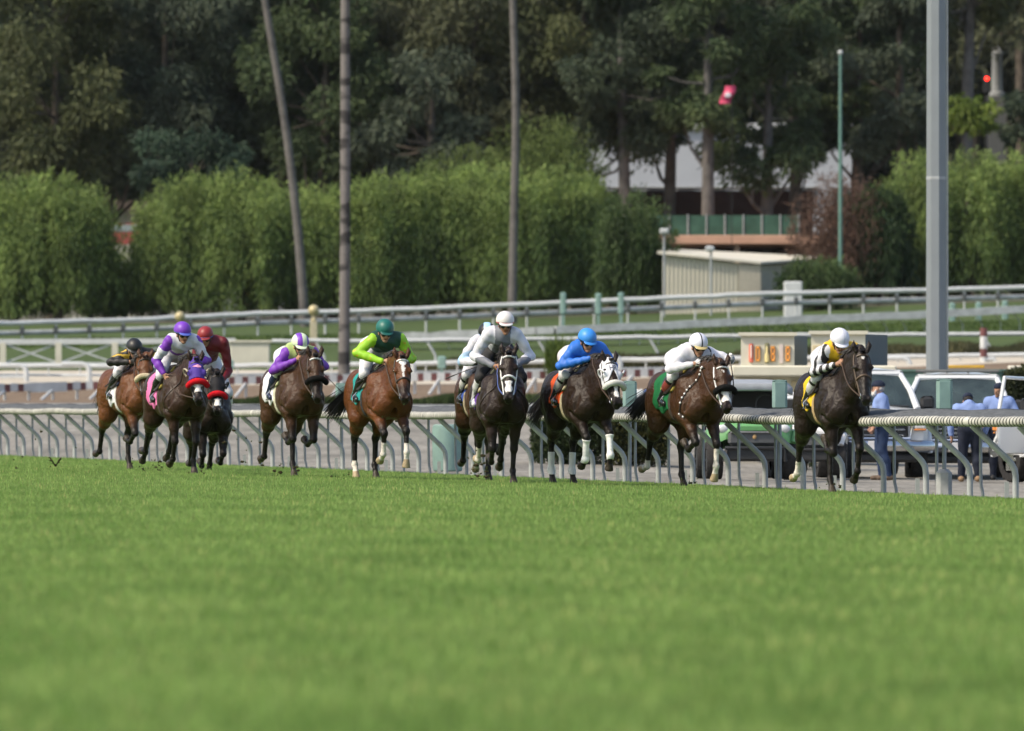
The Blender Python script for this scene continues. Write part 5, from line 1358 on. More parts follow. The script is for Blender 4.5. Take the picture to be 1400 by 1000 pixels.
def tack(o, S, L, F, c):
    """bridle, saddle cloth, saddle, girth, wraps"""
    H = L['H']; poll, f, sd, up = L['poll'], L['f'], L['sd'], L['up']
    def hc(X, Y, Z):
        x, y, z = X - poll[0], Y - poll[1], Z - poll[2]
        return (x * f[0] + y * f[1] + z * f[2], x * sd[0] + y * sd[1] + z * sd[2], x * up[0] + y * up[1] + z * up[2])
    # fine field round the head
    lo = np.min([H(a, l, u) for a in (-.16, .68) for l in (-.16, .16) for u in (-.25, .18)], 0); hi = np.max([H(a, l, u) for a in (-.16, .68) for l in (-.16, .16) for u in (-.25, .18)], 0)
    HS = S.copy((2, 3, 4))
    FH = HS.grid(.009, lo, hi)
    br = c.get('bridle', ('leather_dark', (.02, .013, .009)))
    bm_ = mat('bridle_' + br[0], br[1], .5, .4)
    def strap(name, pts, r, m):
        pts = FH.project(np.array(pts), r * .6)
        return MB().tube(pts, r, 6).build(name, m, o, True)
    for s in (-1, 1):
        strap('cheek_strap', [H(.0 + t * .50, s * (.10 - .03 * t), -.02 - .03 * t) for t in np.linspace(.05, 1, 14)], .011, bm_)
    strap('browband', [H(.075, -.10 + .2 * t, .06) for t in np.linspace(0, 1, 13)], .013, mat('brow_' + str(c.get('brow', br)[0]), c.get('brow', br)[1], .5))
    nb = shell(FH, .012, lambda X, Y, Z: np.maximum(np.abs(hc(X, Y, Z)[0] + hc(X, Y, Z)[2] * .25 - .385) - .014, .0 * X - 1))
    if nb: field_obj('noseband', nb, bm_, o)
    for s in (-1, 1):
        rg = []
        ctr = FH.project([H(.50, s * .07, -.055)], .006)[0]
        for a in np.linspace(0, 2 * math.pi, 17): rg.append(ctr + f * .034 * math.cos(a) + up * .034 * math.sin(a))
        MB().tube(rg, .006, 5).build('bit_ring', mat('bit_steel', (.55, .55, .55), .25, .5, 1.), o, True)
    L['bit'] = [FH.project([H(.50, s * .07, -.055)], .008)[0] for s in (-1, 1)]
    if c.get('roll'):                    # sheepskin shadow roll
        pts = [H(.37 - .055 * (abs(t) / 1.45) ** 2 * 0 - .02 * math.cos(t), .115 * math.sin(t), -.045 + .115 * math.cos(t) + .01) for t in np.linspace(-1.45, 1.45, 17)]
        rr = .040 * np.array([.7] + [1] * 15 + [.7])
        MB().tube(pts, rr, 12).build('shadow_roll', mat('fleece_' + c['roll'][0], c['roll'][1], .95, .1, bump=.9, bscale=90, var=.2), o, True)
    if c.get('hood'):                    # blinker hood with eye openings
        hd = c['hood']; v = hd.get('v', 0)
        def mask(X, Y, Z):
            a, l, u = hc(X, Y, Z)
            m = np.maximum(-.01 - a, a - .34 + (np.abs(l) * 0))
            front = .34 - v * np.clip(1 - np.abs(l) / .075, 0, 1)
            m = np.maximum(m, np.where(u > -.03, a - front, -1))
            m = np.maximum(m, -.14 - u)
            eye = np.sqrt((a - .195) ** 2 + (u - .0) ** 2 + (np.abs(l) - .095) ** 2) - .046
            ear = np.sqrt((a - .0) ** 2 + (np.abs(l) - .062) ** 2 + (u - .02) ** 2) - .030
            return np.maximum(np.maximum(m, -eye), -ear)
        hm = [mat('hood_' + hd['name'], hd['col'], .7, .2, bump=.2, bscale=40)]
        field_obj('blinker_hood', shell(FH, .011, mask), hm, o)
        if hd.get('cups'):
            for s in (-1, 1):
                pts = [H(.195 + .052 * math.cos(a) , s * (.112 + .035 * max(0, -math.cos(a))), .0 + .052 * math.sin(a)) for a in np.linspace(math.pi * .45, math.pi * 1.55, 10)]
                mb = MB(); mb.tube(pts, .014, 6); mb.build('blinker_cup', mat('cup_' + hd['name'], hd.get('cupcol', hd['col']), .5), o, True)
        if hd.get('badge'):
            mb = MB(); ctr = H(.135, .0, .06)
            pts = [ctr + sd * (.055 * math.cos(a) + .012 * math.cos(3 * a)) + f * (.022 * math.sin(a) + .006 * math.sin(2 * a)) for a in np.linspace(0, 2 * math.pi, 24)[:-1]]
            pts = FH.project(np.array(pts), .016)
            pts = np.vstack([FH.project([ctr], .019), pts])
            mb.add(pts, [(0, 1 + i, 1 + (i + 1) % 23) for i in range(23)]); mb.build('hood_badge', mat('badge_pink', hd['badge'], .7), o)
        if hd.get('text'):
            cu = bpy.data.curves.new('hood_letters', 'FONT'); cu.body = hd['text']; cu.size = .085; cu.extrude = .0; cu.align_x = 'CENTER'; cu.space_character = .82
            tmp = bpy.data.objects.new('tmp', cu); COL.objects.link(tmp); bpy.context.view_layer.update()
            me = bpy.data.meshes.new_from_object(tmp); bpy.data.objects.remove(tmp)
            bm = bmesh.new(); bm.from_mesh(me); bmesh.ops.subdivide_edges(bm, edges=[e for e in bm.edges if e.calc_length() > .02], cuts=3)
            bmesh.ops.triangulate(bm, faces=bm.faces); bm.to_mesh(me); bm.free()
            P = np.array([v.co[:] for v in me.vertices])
            W = np.array([H(.175 - p[1] * 1.15, p[0] * 1.05, .08) for p in P])
            W = FH.project(W, .0145)
            me.vertices.foreach_set('co', W.astype(np.float32).ravel()); me.materials.clear(); me.materials.append(mat('letter_navy', (.03, .04, .08), .7)); me.update()
            obj('hood_monogram', me, o)
    # body cloths on a field round the trunk only
    TS = S.copy((1, 2)); FT = TS.grid(.0125, np.array([-.62, -.50, .75]), np.array([.85, .50, 1.75]))
    cc = c['cloth']; bx = c.get('clothbox', (-.36, .16, 1.10))
    def cm(X, Y, Z):
        xx = X + .10 * (Z - 1.3) + .02 * np.sin(Z * 23)
        m = np.maximum(bx[0] - xx, xx - bx[1])
        return np.maximum(m, bx[2] + .03 * np.sin(X * 14) - Z)
    cloth = field_obj('saddle_cloth', shell(FT, .013, cm), [mat('cloth_' + cc[0], cc[1], .8, .2, bump=.35, bscale=14)], o)
    pad = c.get('pad', ('pad_cream', (.42, .38, .22)))
    def pm(X, Y, Z):
        return np.maximum(np.maximum(-.16 - X, X - .24), 1.27 + .25 * np.abs(X - .06) - Z)
    field_obj('saddle_pad', shell(FT, .030, pm), [mat('pad_' + pad[0], pad[1], .85, .1, bump=.4, bscale=30)], o)
    def smk(X, Y, Z):
        e = np.sqrt(((X - .06) / .20) ** 2 + ((Z - 1.46) / .19) ** 2) - 1
        return np.maximum(e * .15, -9)
    field_obj('saddle', shell(FT, .045, smk), [mat('saddle_leather', (.02, .014, .010), .4, .5)], o)
    gm = c.get('girth', ('girth_cream', (.40, .35, .24)))
    field_obj('girth', shell(FT, .012, lambda X, Y, Z: np.maximum(np.abs(X - .14 - .10 * (1.3 - Z)) - .035, -1 + 0 * Y + 0 * Z)), [mat('girth_' + gm[0], gm[1], .8)], o)
    # stirrups leathers hang to the jockey's foot (drawn with the jockey)
    if c.get('number'):
        for s in (-1, 1):
            cu = bpy.data.curves.new('number', 'FONT'); cu.body = c['number'][0]; cu.size = .24; cu.align_x = 'CENTER'
            tmp = bpy.data.objects.new('tmp', cu); COL.objects.link(tmp); bpy.context.view_layer.update()
            me = bpy.data.meshes.new_from_object(tmp); bpy.data.objects.remove(tmp)
            bm = bmesh.new(); bm.from_mesh(me); bmesh.ops.subdivide_edges(bm, edges=[e for e in bm.edges if e.calc_length() > .03], cuts=3)
            bmesh.ops.triangulate(bm, faces=bm.faces); bm.to_mesh(me); bm.free()
            P = np.array([v.co[:] for v in me.vertices])
            W = np.array([(bx[0] + .13 + p[0] * (1 if s < 0 else -1), s * .33, bx[2] + .06 + p[1]) for p in P])
            W = FT.project(W, .0185)
            me.vertices.foreach_set('co', W.astype(np.float32).ravel()); me.materials.clear(); me.materials.append(mat('num_' + c['number'][1], c['number'][2], .7)); me.update()
            obj('cloth_number', me, cloth)
    for k, hgt in c.get('wraps', {}).items():
        p = L[k]; a, b = p[-3], p[-4]
        v = (a - b) / np.linalg.norm(a - b); ln = np.linalg.norm(a - b)
        bmn = np.minimum(a, b) - .12; bmx = np.maximum(a, b) + .12
        FL = S.copy((6, 7)).grid(.009, bmn, bmx)
        def wm(X, Y, Z):
            t = (X - b[0]) * v[0] + (Y - b[1]) * v[1] + (Z - b[2]) * v[2]
            q = np.sqrt(np.maximum((X - b[0]) ** 2 + (Y - b[1]) ** 2 + (Z - b[2]) ** 2 - t * t, 0)) - .085
            return np.maximum(np.maximum(ln - hgt - t, t - ln - .055), q)
        wf = shell(FL, .008, wm)
        if wf: field_obj('leg_wrap', wf, [mat('bandage_' + c.get('wrapcol', ('white', (.75, .76, .75)))[0], c.get('wrapcol', ('white', (.75, .76, .75)))[1], .85, .1, bump=.3, bscale=50)], o)
    if c.get('beads'):
        n0 = np.array([.75, 0, -.30]); n0 /= np.linalg.norm(n0)
        ct = np.array([.60, 0, 1.30]); e1 = np.array([0, 1., 0]); e2 = np.cross(n0, e1)
        ring = []
        for a in np.linspace(0, 2 * math.pi, 56)[:-1]: ring.append(ct + .34 * (e1 * math.cos(a) * .8 + e2 * math.sin(a)))
        ring = FT.project(np.array(ring), .012)
        bs = MB().tube(np.vstack([ring, ring[:1]]), .007, 5).build('breast_strap', mat('strap_black', (.012, .012, .012), .5), o, True)
        bead = MB().sphere((0, 0, 0), .015, 8).mesh('bead', mat('bead_white', (.78, .78, .78), .4), True)
        for i in range(0, 55, 2): obj('bead', bead, bs, loc=ring[i] + FT.grad(ring[i:i + 1])[0] * .006)
    if c.get('breast'):
        n0 = np.array([.7, 0, -.4]); n0 /= np.linalg.norm(n0); ct = np.array([.60, 0, 1.27]); e1 = np.array([0, 1., 0]); e2 = np.cross(n0, e1)
        ring = FT.project(np.array([ct + .34 * (e1 * math.cos(a) * .8 + e2 * math.sin(a)) for a in np.linspace(0, 2 * math.pi, 50)]), .006)
        MB().tube(ring, .008, 5).build('breast_strap', mat('strap_brown', (.03, .02, .014), .5), o, True)
    return FT
# ------------------------------------------------------------------ jockeys
def hand_prims(S, wrist, palm_dir, side_dir, t, curl=1.2, ln=.155):
    """palm and five bent fingers; palm_dir points from wrist to knuckles, side_dir to the thumb"""
    pd = np.array(palm_dir, float); pd /= np.linalg.norm(pd)
    sdv = np.array(side_dir, float); sdv -= pd * (sdv @ pd); sdv /= np.linalg.norm(sdv)
    nn = np.cross(pd, sdv)
    w = np.array(wrist, float); kn = w + pd * .075
    for j in (-1, 0, 1): S.cone(w + sdv * .014 * j, kn + sdv * .026 * j, .018, .016, k=.012, t=t)
    for i, l in enumerate((.060, .072, .067, .052)):
        p = kn + sdv * (.031 - .0205 * i); a = 0.; q = p
        for s in range(3):
            a += curl * (.75 if s else .55)
            d = pd * math.cos(a) - nn * math.sin(a)
            e = q + d * l * (.46, .32, .26)[s]
            S.cone(q, e, .0105 - .001 * s, .0098 - .001 * s, k=.004, t=t); q = e
    b = w + pd * .022 + sdv * .024
    m = b + pd * .028 + sdv * .026 - nn * .012; e = m + pd * .026 - sdv * .004 - nn * .024
    S.cone(b, m, .0135, .0115, k=.008, t=t); S.cone(m, e, .0112, .009, k=.003, t=t)

JP = dict(pelvis=(-.20, 1.83), chest=(.30, 1.88), head=(.53, 0, 2.00), pitch=15, yaw=0,
          shoulder=.185, hipw=.10, knee=(.20, .27, 1.50), ankle=(-.14, .30, 1.20), toe=(.05, .335, 1.145),
          elbowR=(.32, -.36, 1.66), handR=(.56, -.11, 1.66), elbowL=(.32, .36, 1.66), handL=(.56, .11, 1.66))

def make_jockey(pose, fit, label, horse, FT, Lh, group):
    p = dict(JP); p.update(pose)
    A = np.array
    px, pz = p['pelvis']; cx, cz = p['chest']; sh = p['shoulder']
    dxs = p.get('lean', 0.)
    hip = {s: A((px, s * p['hipw'], pz - .03)) for s in (-1, 1)}
    sho = {s: A((cx + .05, s * sh + dxs, cz + .02)) for s in (-1, 1)}
    kne = {s: A((p['knee'][0], s * p['knee'][1], p['knee'][2])) for s in (-1, 1)}
    ank = {s: A((p['ankle'][0], s * p['ankle'][1], p['ankle'][2])) for s in (-1, 1)}
    toe = {s: A((p['toe'][0], s * p['toe'][1], p['toe'][2])) for s in (-1, 1)}
    elb = {-1: A(p['elbowR'], float), 1: A(p['elbowL'], float)}
    hnd = {-1: A(p['handR'], float), 1: A(p['handL'], float)}
    hc = A(p['head'], float)
    pi, yw = math.radians(p['pitch']), math.radians(p['yaw'])
    fw = A((math.cos(pi) * math.cos(yw), math.cos(pi) * math.sin(yw), -math.sin(pi)))
    ls = A((-math.sin(yw), math.cos(yw), 0.)); uh = np.cross(fw, ls)
    HR = np.array([fw, ls, uh]); HH = lambda a, l, u: hc + fw * a + ls * l + uh * u
    def trunk(S, g, t):
        S.cone((px, 0, pz), ((px + cx) / 2, dxs * .5, (pz + cz) / 2 + .03), .135 + g, .125 + g, k=.06, t=t)
        S.cone(((px + cx) / 2, dxs * .5, (pz + cz) / 2 + .03), (cx, dxs, cz), .125 + g, .13 + g, k=.06, t=t)
        S.cone(sho[-1] + A((-.03, .05, .0)), sho[1] + A((-.03, -.05, 0)), .10 + g, .10 + g, k=.05, t=t)
    def arm(S, s, g, t, cuff=.86):
        w = elb[s] + (hnd[s] - elb[s]) * cuff
        S.cone(sho[s], sho[s] * .5 + elb[s] * .5, .070 + g, .058 + g, k=.04, t=t); S.cone(sho[s] * .5 + elb[s] * .5, elb[s], .056 + g, .046 + g, k=.03, t=t)
        S.cone(elb[s], elb[s] * .6 + w * .4, .046 + g, .046 + g, k=.02, t=t); S.cone(elb[s] * .6 + w * .4, w, .045 + g, .030 + g, k=.02, t=t)
    def leg_u(S, s, g, t):
        S.cone(hip[s], kne[s], .105 + g, .066 + g, k=.05, t=t); S.ell(hip[s] + A((-.03, -.01 * s, .0)), (.14 + g, .11 + g, .125 + g), k=.06, t=t)
    def leg_d(S, s, g, t):
        m = kne[s] * .62 + ank[s] * .38 + A((-.012, 0, -.012))
        S.cone(kne[s], m, .060 + g, .060 + g, k=.03, t=t); S.cone(m, ank[s], .058 + g, .040 + g, k=.03, t=t)
    # body: one surface
    B = SDF(); trunk(B, 0, 1)
    for s in (-1, 1):
        arm(B, s, 0, 1, 1.0); leg_u(B, s, 0, 1); leg_d(B, s, 0, 1)
        B.cone(ank[s], toe[s], .036, .028, k=.02, t=1)
        pd = hnd[s] - elb[s]
        hand_prims(B, hnd[s], pd + A((.05, -s * .02, -.02)), A((.25, -s * .1, 1.)), 2, 1.25)
    nk = A((cx + .06, dxs, cz + .05))
    B.cone(nk, HH(-.03, 0, -.06), .062, .055, k=.04, t=1)
    B.ell(HH(-.01, 0, .02), (.105, .078, .105), k=.02, t=3, R=HR)
    B.ell(HH(.03, 0, -.055), (.072, .058, .075), k=.03, t=3, R=HR)
    B.cone(HH(.088, 0, -.012), HH(.112, 0, -.045), .011, .017, k=.012, t=3)
    B.ell(HH(.072, 0, -.115), (.028, .030, .022), k=.02, t=3, R=HR)
    B.cone(HH(.094, -.018, -.078), HH(.094, .018, -.078), .008, k=.008, t=4)
    for s in (-1, 1):
        B.ell(HH(.0, s * .078, -.03), (.022, .012, .032), k=.008, t=3, R=HR)
        B.ell(HH(.062, s * .035, -.035), (.028, .025, .022), k=.02, t=3, R=HR)
    skin = A(fit.get('skin', (.36, .20, .13)))
    FB = B.grid(.0095)
    V, Q = FB.nets(); lab = FB.label(V)
    col = np.tile(skin, (len(V), 1)); col[lab == 4] = skin * A((.75, .5, .5))
    gl = fit.get('gloves')
    if gl is not None: col[lab == 2] = gl
    under = fit.get('under')
    o = obj('person', mesh_np('person', V, Q, [coatmat('skin', .5)], None, True, col))
    o.location = horse.location; o.rotation_euler = horse.rotation_euler; o.scale = horse.scale
    tag(o, label, 'jockey', group)
    wr = lambda P, amp=.006: vnoise(P, 30., 3) * amp
    # jersey
    J = SDF(); trunk(J, .014, 1)
    for s in (-1, 1): arm(J, s, .011, 10 + (s > 0), fit.get('cuff', .9))
    FJ = J.grid(.0105)
    X, Y, Z = FJ.xyz()
    FJ.D = np.maximum(FJ.D, (px + .02 - X).astype(np.float32))            # hem at the waist
    wv = (np.sin(X * 38 + Z * 21) * np.sin(Y * 31 + Z * 17 + X * 9)).astype(np.float32) * .0075
    FJ.D = FJ.D + wv
    jm = [mat('silk_' + n, c_, .55, .4, bump=.25, bscale=22, var=.08) for n, c_ in fit['silks']]
    def jmi(C):
        lb = FJ.label(C); idx = np.zeros(len(C), int)
        for s, l in ((-1, 10), (1, 11)):
            q = lb == l
            ta = np.clip(((C - sho[s]) @ (elb[s] - sho[s])) / ((elb[s] - sho[s]) @ (elb[s] - sho[s])), 0, 1)
            tb = np.clip(((C - elb[s]) @ (hnd[s] - elb[s])) / ((hnd[s] - elb[s]) @ (hnd[s] - elb[s])), 0, 1)
            ar = ta * .5 + tb * .5
            idx = np.where(q, fit['sleeve'](ar, C, s, 1), idx)
        bx = (C[:, 0] - px) / (cx + .05 - px)
        idx = np.where(lb == 1, fit['body'](bx, C), idx)
        return idx
    field_obj('jersey', FJ, jm, o, jmi)
    if fit.get('logo'):
        pass
    # breeches
    P_ = SDF()
    for s in (-1, 1):
        leg_u(P_, s, .010, 1)
        P_.cone(kne[s], kne[s] * .75 + ank[s] * .25, .066, .064, k=.03, t=1)
    P_.cone((px - .02, 0, pz), (px + .10, 0, pz + .012), .145, .138, k=.05, t=1)
    FP = P_.grid(.0115); X, Y, Z = FP.xyz()
    FP.D = FP.D + (np.sin(X * 33 + Y * 18) * np.sin(Z * 36 + Y * 11)).astype(np.float32) * .004
    field_obj('breeches', FP, [mat('breech_' + fit['breeches'][0], fit['breeches'][1], .7, .3, bump=.25, bscale=25)], o)
    # boots
    for s in (-1, 1):
        K = SDF(); leg_d(K, s, .012, 1)
        K.cone(ank[s] + A((-.02, 0, -.01)), toe[s], .043, .036, k=.03, t=2)
        K.cone(ank[s] + A((-.035, 0, -.03)), ank[s] + A((-.03, 0, -.06)), .034, .030, k=.02, t=2)
        FK = K.grid(.0105)
        X, Y, Z = FK.xyz(); dv = (ank[s] - kne[s]) / np.linalg.norm(ank[s] - kne[s])
        tt = ((X - kne[s][0]) * dv[0] + (Y - kne[s][1]) * dv[1] + (Z - kne[s][2]) * dv[2])
        FK.D = np.maximum(FK.D, (.055 - tt).astype(np.float32))
        bt = fit.get('boot', ('black', (.012, .012, .013)))
        tp = fit.get('boottop')
        field_obj('boot', FK, [mat('boot_' + bt[0], bt[1], .25, .5)] + ([mat('boottop_' + tp[0], tp[1], .4)] if tp else []), o,
                  (lambda C: ((C[:, 1] * s > kne[s][1] * s + .012) & (((C - kne[s]) @ dv) < .26) & (((C - kne[s]) @ dv) > .10)).astype(int)) if tp else None)
        st = MB(); ft = toe[s] * .72 + ank[s] * .28
        st.tube([ft + A((0, s * -.055, -.045)), ft + A((0, s * -.055, .02)), ft + A((0, 0, .085)), ft + A((0, s * .055, .02)), ft + A((0, s * .055, -.045)), ft + A((0, s * -.055, -.045))], .007, 6)
        st.box(ft + A((0, 0, -.048)), (.05, .12, .014))
        st.build('stirrup', mat('stirrup_steel', (.6, .6, .62), .25, .5, 1.), horse, True)
        lt = FT.project(np.array([ft * (1 - q) + A((.10, s * .20, 1.48)) * q for q in np.linspace(.12, 1, 6)]), .05) * 0 + np.array([ft * (1 - q) + A((.10, s * .24, 1.44)) * q + A((0, 0, .07)) * (1 - q) for q in np.linspace(0, 1, 6)])
        MB().tube(lt, .010, 5).build('stirrup_leather', mat('stirrup_leather', (.02, .016, .012), .5), horse, True)
    # helmet with peak, goggles
    Hm = SDF(); Hm.ell(HH(-.012, 0, .045), (.142, .120, .122), k=.01, t=1, R=HR)
    FHm = Hm.grid(.0085); X, Y, Z = FHm.xyz()
    a = (X - hc[0]) * fw[0] + (Y - hc[1]) * fw[1] + (Z - hc[2]) * fw[2]; u = (X - hc[0]) * uh[0] + (Y - hc[1]) * uh[1] + (Z - hc[2]) * uh[2]
    FHm.D = np.maximum(FHm.D, (-(u - .012 + .25 * np.minimum(a + .02, 0))).astype(np.float32))
    hm = [mat('cap_' + n, c_, .45, .45, var=.05) for n, c_ in fit['cap']]
    helm = field_obj('helmet', FHm, hm, o, lambda C: fit['capfn']((C - hc) @ fw, (C - hc) @ ls, (C - hc) @ uh))
    pk = SDF(); pk.ell(HH(.10, 0, .018), (.075, .092, .016), k=.01, t=1, R=np.array([fw * .96 - uh * .28, ls, uh * .96 + fw * .28]))
    field_obj('peak', pk.grid(.0075), [mat('peak_' + fit['peak'][0], fit['peak'][1], .45)], helm)
    G = SDF()
    for s in (-1, 1): G.ell(HH(.080, s * .033, -.022), (.030, .040, .027), k=.015, t=1, R=HR)
    field_obj('goggles', G.grid(.0065), [mat('goggle_lens', (.006, .006, .007), .06, .8)], o)
    stp = [HH(.10 * math.cos(q), .088 * math.sin(q), -.016 + .012 * abs(math.sin(q))) for q in np.linspace(-2.2, 2.2, 21)]
    MB().tube(stp, .009, 5).build('goggle_strap', mat('strap_' + fit.get('gstrap', ('black', (.015, .015, .015)))[0], fit.get('gstrap', ('black', (.015, .015, .015)))[1], .6), o, True)
    chs = [HH(.02 + .03 * math.cos(q), .080 * math.sin(q), -.10 + (-.03) * math.cos(q) + .09 * abs(math.sin(q)) ** 3) for q in np.linspace(-1.55, 1.55, 15)]
    MB().tube(chs, .007, 5).build('chin_strap', mat('strap_black2', (.015, .015, .015), .6), o, True)
    # reins: bit to hands
    rn = mat('rein_' + fit.get('rein', ('brown', (.05, .03, .02)))[0], fit.get('rein', ('brown', (.05, .03, .02)))[1], .6)
    for i, s in enumerate((-1, 1)):
        b = Lh['bit'][i]; e = hnd[s] + (hnd[s] - elb[s]) / np.linalg.norm(hnd[s] - elb[s]) * .08
        q = np.linspace(0, 1, 14)[:, None]
        pts = b * (1 - q) + e * q + A((0, s * .05, -.05)) * np.sin(q * math.pi)
        pts = np.where((FT_all := Lh['field'].sample(pts))[:, None] < .01, Lh['field'].project(pts, .012), pts)
        MB().tube(pts, .009, 5).build('rein', rn, horse, True)
    MB().tube([hnd[-1] + A((.05, .0, 0)), (hnd[-1] + hnd[1]) / 2 + A((.02, 0, -.10)), hnd[1] + A((.05, 0, 0))], .009, 5).build('rein', rn, horse, True)
    # whip held in a hand
    if fit.get('whip'):
        s, d, ln = fit['whip']; d = A(d, float); d /= np.linalg.norm(d)
        h0 = hnd[s] + (hnd[s] - elb[s]) / np.linalg.norm(hnd[s] - elb[s]) * .07
        mb = MB(); q = np.linspace(-.14, ln, 9)
        mb.tube([h0 + d * t + A((0, 0, -.015 * (t / ln) ** 2)) for t in q], np.array([.009, .009, .008, .007, .006, .0055, .005, .010, .010]), 6)
        w = mb.build('riding_crop', mat('crop_black', (.012, .011, .011), .5), None, True)
        w.location = o.location; w.rotation_euler = o.rotation_euler; w.scale = o.scale
        tag(w, fit['whiplabel'], 'riding crop', 'riding crops')
    return o
# ------------------------------------------------------------------ the field of racehorses and riders
PA = dict(RF=(10, -98, -140), LF=(30, -12, -55), LH=(40, -34, 8, 30), RH=(-5, -60, -25, -80))
PB = dict(RF=(46, -14, -62), LF=(56, 14, -18), RH=(22, -52, -4, 22), LH=(32, -46, 0, 22))
PC = dict(LF=(-10, -8, 34), RF=(12, -52, -112), RH=(-12, -66, -38, -92), LH=(42, -58, -30, -58))
RIDERS = []
def full(n): return lambda b, C: np.full(len(C), n)
def sfull(n): return lambda a, C, s, k: np.full(len(C), n)
WHITE_S = (.57, .575, .63); GREYB = ('greywhite', (.52, .53, .57)); WHITEB = ('white', (.57, .575, .62))
def rider(px, D, yaw, pose, ear, helm, coat, label, jlabel, tk, fit, jp=None, sc=1.05, **kw):
    a = yaw; p = at(px, 541, D)
    rz = math.radians(-90 + a)
    off = .60 * sc * math.sin(math.radians(a))
    X = p.x - off; Y = D + .55
    cfg = dict(pose); cfg.update(coat=coat); cfg.update(kw)
    hd = cfg.get('head', 56); 
    _, L0 = build_horse(cfg); drop = L0['drop']
    pl = cfg.get('poll', (1.06, 0, 1.9)); cfg['poll'] = (pl[0], pl[1], ear / sc + drop - .145)
    h, S, L, F = make_horse(cfg, label, (X, Y, gz(X, Y)), rz, sc, 'racehorses galloping in the field')
    L['field'] = F
    FT = tack(h, S, L, F, tk)
    q = dict(JP); q.update(jp or {})
    hz = helm / sc + drop - .165
    hx, hy, _ = q['head']; q['head'] = (hx, hy, hz)
    cz = hz - q.get('neckdrop', .13); q['chest'] = (q['chest'][0], cz)
    dz = cz - 1.88
    q['pelvis'] = (q['pelvis'][0], 1.80 + .5 * dz + q.get('hipup', 0))
    for k in ('elbowR', 'elbowL'):
        e = q[k]; q[k] = (e[0], e[1], e[2] + dz * .6)
    return make_jockey(q, fit, jlabel, h, FT, L, 'jockeys riding in the race')

